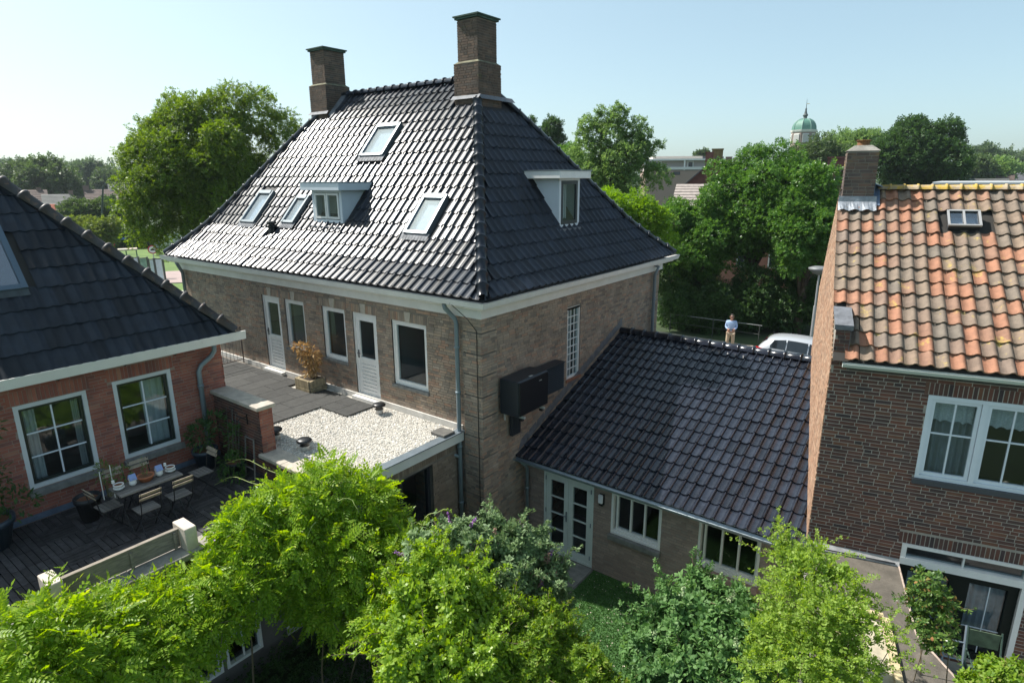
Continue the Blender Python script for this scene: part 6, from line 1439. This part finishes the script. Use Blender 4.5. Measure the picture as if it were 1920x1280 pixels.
skin('hair', [(0, .02, 1.69, (.085, .09)), (0, .03, 1.745, (.08, .088)), (0, .045, 1.775, (.05, .06))], [(0, 1), (1, 2)], HAIR, man, PF)
G(PF).box(-.075, .075, .125, .15, 1.655, 1.69).build('sunglasses', BLACK, man, bevel=.01); G(PF).prism([(.13, 1.61), (.165, 1.615), (.14, 1.66)], 0, -.012, .012).build('nose', SKIN, man); G(PF).box(-.025, .025, .128, .135, 1.58, 1.588).build('mouth', mat('lip', (.35, .12, .1), .6), man)
for s in (-1, 1):
    G(PF).box(s*.088-.012, s*.088+.012, .03, .07, 1.61, 1.67).build('ear', SKIN, man, bevel=.008)
    skin('hand', [(s*.13, .19, 1.07, .028), (s*.085, .25, 1.075, (.03, .022)), (s*.05, .275, 1.08, .01), (s*.035, .29, 1.10, .009), (s*.05, .285, 1.065, .01), (s*.03, .297, 1.075, .008), (s*.055, .28, 1.05, .01), (s*.035, .295, 1.055, .008), (s*.06, .27, 1.035, .009), (s*.045, .285, 1.035, .007), (s*.075, .27, 1.10, .01), (s*.05, .262, 1.125, .009)],
         [(0, 1), (1, 2), (2, 3), (1, 4), (4, 5), (1, 6), (6, 7), (1, 8), (8, 9), (1, 10), (10, 11)], SKIN, man, PF, 1)
    G(PF).add(*(lambda x: ([(x-.045, -.06, .0), (x+.045, -.06, .0), (x+.05, .17, .0), (x-.05, .17, .0), (x-.045, -.06, .09), (x+.045, -.06, .09), (x+.04, .1, .08), (x-.04, .1, .08), (x+.045, .18, .045), (x-.045, .18, .045)], [(0, 1, 2, 3), (4, 5, 6, 7), (7, 6, 8, 9), (0, 1, 5, 4), (1, 2, 8, 6, 5), (0, 4, 7, 9, 3), (2, 3, 9, 8)]))(s*.14)).build('shoe', mat('brown_shoe', (.12, .07, .04), .5), man)
ctl = thing('controller', PF(np.array([0, .29, 1.09])), 'small black handheld controller in the hands of the standing man', 'controller')
G(PF).box(-.085, .085, .26, .33, 1.075, 1.105).build('controller_body', BLACK, ctl, bevel=.01); G(PF).tube([(-.04, .33, 1.1), (-.05, .37, 1.15)], .006, 5).build('aerial', BLACK, ctl); G(PF).tube([(.04, .33, 1.1), (.05, .37, 1.15)], .006, 5).build('aerial', BLACK, ctl)

# summer haze over the distance
hb = G().box(-1515, 1515, -315, 1515, -1.2, 36).build('haze', None); hb['kind'] = 'stuff'
hm = bpy.data.materials.new('haze_air'); hm.use_nodes = True; t_ = hm.node_tree; t_.nodes.remove(t_.nodes['Principled BSDF'])
pv_ = t_.nodes.new('ShaderNodeVolumePrincipled'); pv_.inputs['Color'].default_value = (.80, .90, 1.0, 1); pv_.inputs['Density'].default_value = .0002; pv_.inputs['Anisotropy'].default_value = .3
t_.links.new(pv_.outputs[0], t_.nodes['Material Output'].inputs['Volume']); hb.data.materials.append(hm)
# ================================================================ trees and shrubs
BARK = mat('bark', (.10, .075, .055), .95, var=.4, scale=6, bump=.5, bscale=20)
def tree_px(name, label, px, py, rx, ry, D, lm, nl, ls, k=46, seed=1, rs=(.2, .34), cat='tree', shape='sprig', flat=.85, base=None, trunk=.25, shell=(.6, 1.2), group=None, extra=(), deepness=None, droop=.2, zb=.5):
    c = wp(px, py, D); s = np.linalg.norm(c-CAMP)/1150; rad = np.array([rx*s, (deepness or rx*.9)*s, ry*s])
    rg = np.random.default_rng(seed); L = []
    ax_ = np.array([cr[0], cr[1], 0]); ax_ /= np.linalg.norm(ax_); ay_ = np.array([-ax_[1], ax_[0], 0])
    for i in range(k):
        d = unit(rg.normal(size=3)); rr = (rg.random()**.45)*.80; q = c+ax_*d[0]*rad[0]*rr+ay_*d[1]*rad[1]*rr+np.array([0, 0, d[2]*rad[2]*rr]); r_ = rg.uniform(*rs)*min(rad[0], rad[2]*1.2)
        L.append((*q, r_*rg.uniform(1, 1.25), r_*rg.uniform(1, 1.25), r_*flat))
    for (qx, qy, qr) in extra: q = wp(qx, qy, D); L.append((*q, qr*s, qr*s, qr*s*.9))
    b = base if base is not None else (c[0], c[1], zb)
    return tree(name, label, cat, b, 0, c, rad, nl, lm, BARK, ls=ls, lobes=L, seed=seed, shape=shape, trunk=trunk, shell=shell, group=group, droop=droop)
L_LIN = leafmat('lime_tree_leaf', (.07, .13, .018), (.16, .25, .035), .42, c3=(.25, .32, .05))
L_ASH = leafmat('ash_leaf', (.09, .17, .05), (.19, .29, .09), .45, c3=(.2, .3, .11))
L_MAP = leafmat('maple_leaf', (.055, .14, .028), (.12, .24, .05), .42, c3=(.2, .30, .09), rough=.34)
L_YEL = leafmat('fresh_leaf', (.11, .22, .02), (.2, .34, .04), .5)
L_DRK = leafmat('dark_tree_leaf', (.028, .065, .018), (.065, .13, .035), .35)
L_FAR = leafmat('far_leaf', (.05, .09, .025), (.09, .14, .045), .35)
L_FAR_HAZE = leafmat('far_leaf_blue', (.06, .105, .045), (.105, .155, .07), .35)  # bluer, paler green: haze of distance put into the leaf colour
mat_y2 = leafmat('yellowish_tree_leaf', (.09, .14, .025), (.17, .22, .045), .4)
tree_px('lime_tree', 'large broad lime tree standing left of the main house', 388, 325, 122, 122, 40, L_LIN, 42000, .27, k=74, seed=11, rs=(.13, .24), shell=(.55, 1.28), trunk=.45, deepness=120,
        extra=[(430, 208, 34), (390, 225, 36), (480, 215, 34), (520, 240, 30), (262, 300, 26), (270, 350, 30), (265, 395, 26), (270, 430, 24), (330, 440, 30), (350, 250, 40), (300, 270, 36), (530, 270, 28), (290, 400, 34), (258, 270, 16), (420, 420, 40), (460, 380, 40)])
tree_px('ash_tree', 'pale green upright tree rising right of the main roof', 1150, 320, 62, 85, 44, L_ASH, 9000, .34, k=30, seed=12, rs=(.24, .4), shell=(.5, 1.15),
        extra=[(1130, 225, 14), (1100, 232, 12), (1165, 215, 12), (1185, 240, 13), (1210, 255, 12), (1222, 275, 12), (1150, 240, 20), (1120, 255, 20), (1200, 285, 20), (1238, 270, 6), (1090, 250, 10), (1125, 208, 7), (1160, 202, 6), (1200, 228, 6), (1090, 290, 24), (1080, 340, 26), (1230, 330, 22)])
tree_px('fresh_tree', 'yellow green tree low beside the main roof hip', 1165, 420, 75, 48, 33, L_YEL, 7000, .27, k=26, seed=13, rs=(.3, .5), extra=[(1110, 385, 20), (1220, 400, 24), (1240, 450, 24), (1190, 375, 20), (1140, 375, 18), (1200, 450, 30)])
tree_px('poplar_tree', 'narrow dark poplar just above the right roof hip', 1028, 262, 18, 42, 70, L_DRK, 2200, .5, k=14, seed=14, rs=(.5, .7), extra=[(1030, 235, 9), (1020, 250, 11), (1045, 265, 13)])
tree_px('poplar_tree', 'short dark poplar tip left of the taller poplar', 988, 245, 10, 22, 72, L_DRK, 900, .5, k=8, seed=15, rs=(.6, .8))
tree_px('round_tree', 'green rounded tree between poplar and pale tree', 1060, 305, 30, 28, 50, L_MAP, 2600, .36, k=14, seed=16, rs=(.4, .6))
tree_px('maple_tree', 'big bushy maple in the middle of the right hand group', 1420, 380, 88, 92, 37, L_MAP, 17000, .27, k=50, seed=17, rs=(.2, .34), trunk=.3,
        extra=[(1440, 300, 22), (1400, 310, 24), (1480, 310, 24), (1510, 330, 24), (1375, 335, 26), (1420, 290, 16), (1460, 286, 14), (1350, 320, 18)])
tree_px('maple_tree', 'maple right of the others, against the dark brick house', 1515, 430, 60, 95, 35, L_MAP, 12000, .27, k=40, seed=18, rs=(.24, .4), extra=[(1545, 340, 22), (1520, 330, 20), (1550, 400, 26), (1490, 480, 30)])
tree_px('maple_tree', 'maple left of the others with a gap showing grey roof tiles', 1310, 450, 72, 80, 36, L_MAP, 12000, .27, k=36, seed=19, rs=(.24, .4), extra=[(1260, 420, 20), (1340, 370, 22), (1280, 470, 30), (1250, 480, 26), (1370, 440, 30), (1320, 390, 18)])
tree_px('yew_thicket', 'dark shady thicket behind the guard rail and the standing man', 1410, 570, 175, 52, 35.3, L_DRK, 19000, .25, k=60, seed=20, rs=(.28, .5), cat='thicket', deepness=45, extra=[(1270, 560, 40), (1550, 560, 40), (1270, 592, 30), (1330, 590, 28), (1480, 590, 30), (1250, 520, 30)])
tree_px('holm_oak', 'large dark rounded tree behind the orange roof', 1722, 295, 62, 55, 95, L_DRK, 9000, .75, k=44, seed=21, rs=(.24, .38), trunk=.5, extra=[(1712, 248, 18), (1680, 270, 18), (1755, 262, 16), (1770, 300, 20), (1672, 300, 18), (1782, 320, 12)])
tree_px('distant_tree', 'loose green tree between church tower and lichen chimney', 1600, 280, 50, 24, 120, L_ASH, 3200, .9, k=20, seed=22, rs=(.4, .7), extra=[(1640, 262, 14), (1560, 285, 16), (1620, 256, 9), (1530, 290, 14)])
tree_px('distant_tree', 'brownish green tree just right of the church tower', 1530, 292, 34, 24, 110, L_FAR, 2200, .8, k=14, seed=23, rs=(.5, .8))
tree_px('distant_tree', 'bluish green tree topping the skyline at far right', 1840, 308, 42, 16, 260, L_FAR_HAZE, 2500, 1.8, k=16, seed=24, rs=(.5, .9), extra=[(1848, 300, 9)])
tree_px('distant_tree', 'lighter green tree under the far right skyline', 1865, 326, 45, 13, 200, L_ASH, 2500, 1.5, k=16, seed=25, rs=(.5, .9))
tree_px('distant_tree', 'far right skyline tree at the photo edge', 1905, 312, 30, 13, 280, L_FAR_HAZE, 1800, 1.8, k=12, seed=26, rs=(.6, .9))
tree_px('distant_tree', 'green tree clump beside the little gable at far right', 1815, 322, 24, 14, 190, L_FAR, 1600, 1.4, k=12, seed=27, rs=(.6, .9))
tree_px('distant_tree', 'far tree crown peeping over the apartment roof', 1316, 291, 8, 6, 200, L_FAR, 400, 1.2, k=6, seed=28, rs=(.6, .9))
tree_px('distant_tree', 'dark green tree nearest among the far left roofs', 75, 340, 48, 26, 170, L_FAR, 4200, 1.2, k=26, seed=29, rs=(.35, .6), extra=[(55, 325, 12), (80, 322, 12)])
tree_px('distant_tree', 'blue green tree with high round crown at far left', 165, 332, 24, 18, 240, L_FAR_HAZE, 2600, 1.6, k=16, seed=30, rs=(.45, .7), extra=[(168, 320, 9)])
tree_px('distant_tree', 'pale hazy tree left of the round blue green crown', 118, 332, 30, 17, 260, L_FAR_HAZE, 2600, 1.6, k=16, seed=31, rs=(.45, .7))
tree_px('distant_tree', 'hazy tree behind the lamp post head', 203, 342, 20, 14, 230, L_FAR, 1600, 1.5, k=12, seed=32, rs=(.5, .8))
tree_px('distant_tree', 'hazy tree line piece at the left photo edge', 18, 328, 34, 16, 300, L_FAR_HAZE, 2400, 1.9, k=16, seed=33, rs=(.5, .8))
tree_px('dark_bush', 'round dark bush behind the dark lamp post', 214, 402, 17, 22, 100, L_DRK, 1800, .7, k=12, seed=34, rs=(.5, .8), cat='bush')
tree_px('dark_bush', 'dark feathery bush before the orange roof', 165, 405, 26, 18, 95, L_FAR, 2200, .7, k=14, seed=35, rs=(.5, .8), cat='bush')
tree_px('bright_tree', 'bright yellow green tree in front of the far left houses', 178, 436, 38, 16, 75, mat_y2, 3200, .5, k=20, seed=36, rs=(.4, .7), extra=[(140, 418, 10), (205, 440, 12)])
rgw = np.random.default_rng(88); P = []; 
lobes = []
for i in range(260):
    px = rgw.uniform(-60, 1990); D = rgw.uniform(320, 620); c = wp(px, 334+rgw.uniform(-4, 6), D); r_ = rgw.uniform(6, 13); lobes.append((c[0], c[1], max(4, c[2]-2), r_, r_, r_*.7))
P, N0 = blob_points(rgw, lobes, 16000, (.8, 1.05)); tag(scatter('far_woodland', P, unit(N0+rgw.normal(size=P.shape)*.7), unit(N0+rgw.normal(size=P.shape)*.4), rgw.uniform(1.5, 3.4, len(P)), 'sprig', L_FAR_HAZE, None), kind='stuff')

# ---- shrubs in front
def shrub(name, label, lobes, n, size, shape, lm, base, seed=1, cat='shrub', shell=(.55, 1.1), up=.35, droop=0., nind=0, stems=14, sr=.02, toward=.75, spikes=None, sprays=None):
    rg = np.random.default_rng(seed); t = thing(name, base, label, cat)
    P, N0 = blob_points(rg, lobes, n, shell, up=up)
    D = unit(N0*.8+rg.normal(size=P.shape)*.55+np.array([0, 0, -droop])); NN = unit(N0*.5+np.array([0, 0, 1])*toward+rg.normal(size=P.shape)*.45)
    SZ = size*rg.uniform(.55, 1.3, n)
    sp = []
    if sprays:
        ns, ls_, nl_ = sprays; A = np.array(lobes)[rg.integers(len(lobes), size=ns)]; dd = unit(rg.normal(size=(ns, 3))*[1, 1, .6]+[0, 0, .75-droop])
        A0 = A[:, :3]+dd*A[:, 3:]*.85; L2 = ls_*rg.uniform(.5, 1.4, ns)
        for a0, d0, l2 in zip(A0, dd, L2):
            bend = rg.normal(size=3)*.25+[0, 0, -.25-droop]; q = np.linspace(.1, 1, nl_)
            C = a0+d0*l2*q[:, None]+bend*l2*(q**2)[:, None]*.5; sp.append(C)
            P = np.r_[P, C]; D = np.r_[D, unit(d0+rg.normal(size=C.shape)*.8)]; NN = np.r_[NN, unit(rg.normal(size=C.shape)*.4+[-.3, -.1, .8])]; SZ = np.r_[SZ, size*(1.05-.5*q)*rg.uniform(.7, 1.1, nl_)]
    scatter('foliage', P, D, NN, SZ, shape, lm, t, nind=nind)
    b = np.array(base, float); SM = mat('shrub_stem', (.13, .10, .06), .9)
    for i in range(stems):
        l = np.array(lobes[i % len(lobes)][:3])+rg.normal(size=3)*.08; s = (b+rg.normal(size=3)*[.15, .15, 0]) if name != 'wisteria' else np.array([l[0]-.25, l[1], 0])
        m_ = (s+l)/2+rg.normal(size=3)*.1; G().tube([s, m_, l+unit(l-s)*.1], [sr, sr*.7, sr*.3], 5).build('stem', SM, t)
    if sp:
        g = G()
        for C in sp: g.tube(C[::max(1, len(C)//4)], sr*.25, 4)
        g.build('twigs', SM, t, kind='stuff')
    return t
ell = lambda L, f=1.0, fz=.9: [(x, y, z, r*f, r*f, r*f*fz) for x, y, z, r in L]
WIST = [(-6.99, 5.98, 2.29, 0.38), (-6.83, 5.55, 2.05, 0.36), (-6.62, 5.17, 1.85, 0.27), (-7.26, 5.15, 1.8, 0.26), (-7.11, 6.3, 2.53, 0.28), (-7.55, 4.91, 1.82, 0.24), (-8.2, 4.1, 2.45, 0.42), (-8.1, 3.2, 2.35, 0.36), (-8.0, 2.7, 2.3, 0.34), (-8.0, 4.9, 2.2, 0.45), (-7.75, 5.35, 1.9, 0.4), (-8.2, 1.29, 3.54, 0.37), (-8.42, 1.75, 3.22, 0.36), (-8.6, 2.3, 2.98, 0.33), (-8.5, 2.8, 2.72, 0.36), (-8.6, 3.28, 2.62, 0.34), (-8.75, 3.95, 2.72, 0.42), (-8.82, 4.5, 3.01, 0.54), (-8.79, 5.18, 3.09, 0.62), (-8.61, 5.83, 3.16, 0.68), (-8.2, 6.2, 2.95, 0.6), (-7.75, 6.35, 2.65, 0.42), (-7.3, 6.3, 2.35, 0.3), (-8.39, 5.07, 2.58, 0.72), (-7.94, 5.58, 2.38, 0.78), (-8.37, 4.27, 2.52, 0.51), (-7.41, 5.94, 2.19, 0.6), (-8.39, 3.53, 2.67, 0.4), (-8.25, 2.77, 2.6, 0.37), (-8.13, 2.12, 2.93, 0.41), (-7.87, 1.46, 3.23, 0.43), (-7.72, 1.09, 3.37, 0.35), (-7.78, 1.84, 2.76, 0.39), (-7.85, 2.38, 2.49, 0.31), (-7.65, 5.1, 1.95, 0.48), (-8.0, 4.75, 2.11, 0.35), (-9.1, 4.5, 3.1, 0.2), (-8.14, 3.59, 2.28, 0.28), (-8.6, 1.55, 3.45, 0.14), (-7.1, 6.1, 2.1, 0.24), (-7.18, 5.59, 1.76, 0.31)]
BUD1 = [(-6.51, 6.22, 2.61, 0.37), (-6.13, 6.59, 2.76, 0.4), (-5.79, 7.15, 2.7, 0.41), (-5.4, 7.45, 2.44, 0.36), (-5.0, 7.5, 2.15, 0.25), (-4.75, 7.55, 2.0, 0.15), (-5.34, 7.0, 2.2, 0.48), (-5.88, 6.55, 2.25, 0.5), (-4.95, 7.1, 1.9, 0.3), (-5.24, 6.44, 1.94, 0.47), (-5.34, 7.61, 2.53, 0.2)]
LAUR = [(-5.49, 5.54, 3.03, 0.33), (-5.62, 5.12, 2.88, 0.36), (-5.18, 5.42, 2.8, 0.45), (-5.51, 4.79, 2.61, 0.37), (-5.02, 5.02, 2.53, 0.51), (-4.78, 5.52, 2.49, 0.37), (-5.22, 4.51, 2.45, 0.35), (-4.72, 4.89, 2.27, 0.43), (-5.09, 5.78, 2.8, 0.27), (-4.47, 5.26, 2.31, 0.36), (-5.17, 4.27, 2.33, 0.28), (-5.72, 5.45, 3.21, 0.19)]
HEDG = [(-4.61, 6.04, 2.32, 0.35), (-4.23, 6.31, 2.23, 0.37), (-4.13, 5.9, 2.12, 0.45), (-3.9, 6.35, 1.95, 0.33), (-3.5, 6.35, 1.8, 0.27), (-3.57, 6.14, 1.9, 0.41), (-4.19, 5.48, 2.04, 0.4), (-3.15, 6.2, 1.75, 0.24), (-4.55, 5.58, 2.26, 0.3)]
BUD2 = [(-2.7, 7.2, 2.75, 0.26), (-2.4, 7.4, 2.95, 0.30), (-1.99, 7.45, 2.9, 0.28), (-2.75, 6.9, 2.55, 0.26), (-2.43, 6.99, 2.77, 0.47), (-1.88, 7.05, 2.83, 0.42), (-2.69, 6.57, 2.41, 0.36), (-2.11, 6.57, 2.56, 0.44), (-1.57, 6.72, 2.75, 0.3), (-2.3, 7.5, 3.1, 0.13)]
LIGH = [(-1.31, 7.49, 3.87, 0.27), (-0.99, 7.43, 3.88, 0.33), (-0.73, 7.36, 3.81, 0.32), (-1.19, 7.1, 3.61, 0.36), (-0.76, 6.96, 3.69, 0.37), (-0.50, 7.09, 3.70, 0.2), (-1.26, 6.78, 3.33, 0.32), (-0.83, 6.65, 3.36, 0.39), (-0.5, 6.79, 3.4, 0.22), (-0.25, 7.0, 3.6, 0.10), (-1.22, 6.49, 3.05, 0.31), (-0.6, 6.48, 3.25, 0.26), (-0.3, 6.7, 3.35, 0.12), (-1.43, 7.67, 3.95, 0.14), (-0.99, 7.64, 4.07, 0.12)]
SMAL = [(0.13, 8.3, 3.71, 0.16), (0.27, 8.2, 3.53, 0.18), (0.2, 8.1, 3.26, 0.18), (0.34, 7.99, 3.25, 0.13), (0.08, 8.2, 3.52, 0.12)]
CORN = [(0.72, 6.26, 4.22, 0.14), (0.84, 6.14, 4.35, 0.14), (0.58, 6.17, 4.11, 0.11)]
L_WIS = leafmat('wisteria_leaf', (.14, .27, .02), (.29, .43, .035), .5, c3=(.42, .48, .08), rough=.4)
L_LAU = leafmat('laurel_leaf', (.15, .28, .03), (.31, .44, .05), .45, c3=(.32, .42, .12), rough=.35)
L_BUD = leafmat('buddleia_leaf', (.11, .19, .075), (.21, .30, .14), .3, c3=(.22, .29, .17), rough=.6)
L_HED = leafmat('hedge_front_leaf', (.10, .20, .02), (.22, .33, .035), .45, c3=(.28, .28, .08))
L_LIG = leafmat('light_shrub_leaf', (.17, .28, .045), (.31, .43, .08), .5, c3=(.28, .42, .10))
def drop(L, k, dz=(.5, 1.3)):   # fill below the visible crown so that the shrub reaches down
    rg = np.random.default_rng(k); out = list(L)
    for x, y, z, r in L: out.append((x+rg.normal()*.1, y+rg.normal()*.1, z-rg.uniform(*dz), r))
    return out
shrub('wisteria', 'sprawling bright green wisteria covering the deck edge and parapet', ell(WIST, .9), 9500, .235, 'pinnate', L_WIS, (-8.6, 4.6, 0), 101, 'climbing plant', (.62, 1.12), droop=.5, nind=290, stems=7, sr=.02, sprays=(220, .42, 8))
ws = bpy.data.objects['wisteria']; rg = np.random.default_rng(44)
TEN = mat('tendril', (.30, .36, .12), .7)
for i in range(26):
    l = WIST[rg.integers(len(WIST))]; p = np.array(l[:3])+unit(rg.normal(size=3)+[0, 0, .7])*l[3]; d = unit(rg.normal(size=3)+[.1, .2, .6]); pts_ = [p]
    for k in range(7): d = unit(d+rg.normal(size=3)*.45+[0, 0, -.12*k]); pts_.append(pts_[-1]+d*.09)
    G().tube(pts_, .006, 4, r1=.003).build('tendril', TEN, ws)
for a, b in (((-9.0, 5.6, 3.25), (-11.0, 5.3, 3.35)), ((-9.1, 5.3, 3.2), (-10.8, 4.95, 3.1)), ((-7.1, 6.7, 2.75), (-6.5, 7.0, 2.9)), ((-7.2, 6.5, 2.5), (-6.6, 7.1, 2.35))):
    a, b = np.array(a), np.array(b); G().tube([a+(b-a)*q+[0, 0, .22*math.sin(q*3.1)+.04*math.sin(q*11)] for q in np.linspace(0, 1, 12)], .008, 4, r1=.004).build('tendril', TEN, ws)
    P = np.array([a+(b-a)*q+[0, 0, .22*math.sin(q*3.1)] for q in rg.random(22)**1.6]); scatter('tendril_leaves', P, rg.normal(size=P.shape), np.tile([0, 0, 1.], (len(P), 1))+rg.normal(size=P.shape)*.3, rg.uniform(.04, .09, len(P)), 'sprig', L_WIS, ws)
WFL = mat('wisteria_flower', (.30, .2, .42), .8, isl=.3)
for q in ((-8.3, 5.0, 3.05), (-8.65, 3.75, 3.1), (-7.9, 6.0, 3.15), (-8.15, 4.2, 2.75)):
    P = np.array(q)+rg.normal(size=(26, 3))*[.03, .03, .08]; scatter('flower', P, rg.normal(size=P.shape), rg.normal(size=P.shape), rg.uniform(.02, .035, 26), 'quad', WFL, ws, kind=None)
L_BU2 = leafmat('buddleia_leaf_green', (.07, .16, .045), (.14, .26, .08), .35, c3=(.22, .34, .13), rough=.55)
def buddleia(name, label, lobes, base, seed, spikes, flowers, nind):
    t = shrub(name, label, ell(drop(lobes, seed), .88, .9), 3200, .20, 'whorl', L_BUD if flowers else L_BU2, base, seed, 'shrub', (.4, 1.05), nind=nind, stems=20, sprays=(170, .42, 8))
    rg = np.random.default_rng(seed+5)
    FL = mat('buddleia_purple', (.42, .18, .50), .8, isl=.25); FD = mat('buddleia_faded', (.28, .16, .12), .85, isl=.25); FG = mat('buddleia_bud', (.30, .38, .20), .85, isl=.2)
    for i in range(spikes):
        l = lobes[rg.integers(len(lobes))]; d = unit(rg.normal(size=3)*.7+[0, 0, 1.2]); p = np.array(l[:3])+d*l[3]*1.02; d = unit(d+[.15, .1, .3]); L_ = rg.uniform(.10, .22); m = FG if i >= flowers*2 else (FL if i < flowers else FD)
        n = 60; q = rg.random(n); P = p+d*(q*L_)[:, None]+rg.normal(size=(n, 3))*(.018*(1-q*.7))[:, None]; scatter('flower', P, rg.normal(size=(n, 3)), rg.normal(size=(n, 3)), rg.uniform(.016, .03, n), 'quad', m, t, kind=None)
    return t
buddleia('buddleia', 'grey green buddleia with purple flower spikes below the house corner', BUD1, (-5.6, 6.9, 0), 102, 30, 10, 120)
buddleia('buddleia', 'grey green buddleia with pale unopened spikes below the three light window', BUD2, (-2.3, 7.0, 0), 103, 12, 0, 120)
shrub('yellow_green_shrub', 'bright yellow green broad leaved shrub between wisteria and hedge', ell(drop(LAUR, 7), .8), 2900, .20, 'whorl', L_LAU, (-5.2, 5.1, 0), 104, nind=150, stems=18, shell=(.4, 1.08), sprays=(150, .5, 9))
shrub('hedge', 'bright fine leaved hedge at the bottom centre of the photo', ell(drop(HEDG, 8), 1.0), 9000, .13, 'whorl', L_HED, (-4.0, 6.1, 0), 105, 'hedge', nind=60, stems=14, shell=(.5, 1.08), sprays=(240, .34, 8))
shrub('light_green_shrub', 'light green twiggy shrub in front of the felt roofed shed', ell(drop(LIGH, 9), .74), 3900, .12, 'sprig', L_LIG, (-.9, 7.0, 0), 106, nind=100, stems=34, shell=(.3, 1.2), up=.6, sr=.012, sprays=(230, .42, 12))
shrub('photinia', 'upright glossy shrub with reddish tips in front of the dark garden doors', ell(SMAL, .95), 260, .13, 'whorl', leafmat('photinia_leaf', (.05, .12, .03), (.14, .22, .05), .3, c3=(.38, .18, .08), rough=.25), (.2, 8.2, .7), 107, nind=60, stems=3, sr=.012, sprays=(24, .16, 4))
shrub('clipped_hedge', 'sunlit hedge top at the bottom right corner', ell(drop(CORN, 3), 1.0), 1500, .10, 'whorl', L_HED, (.7, 6.2, 0), 108, 'hedge', nind=10, stems=5)
# understorey darkness comes from real leaves on the ground below
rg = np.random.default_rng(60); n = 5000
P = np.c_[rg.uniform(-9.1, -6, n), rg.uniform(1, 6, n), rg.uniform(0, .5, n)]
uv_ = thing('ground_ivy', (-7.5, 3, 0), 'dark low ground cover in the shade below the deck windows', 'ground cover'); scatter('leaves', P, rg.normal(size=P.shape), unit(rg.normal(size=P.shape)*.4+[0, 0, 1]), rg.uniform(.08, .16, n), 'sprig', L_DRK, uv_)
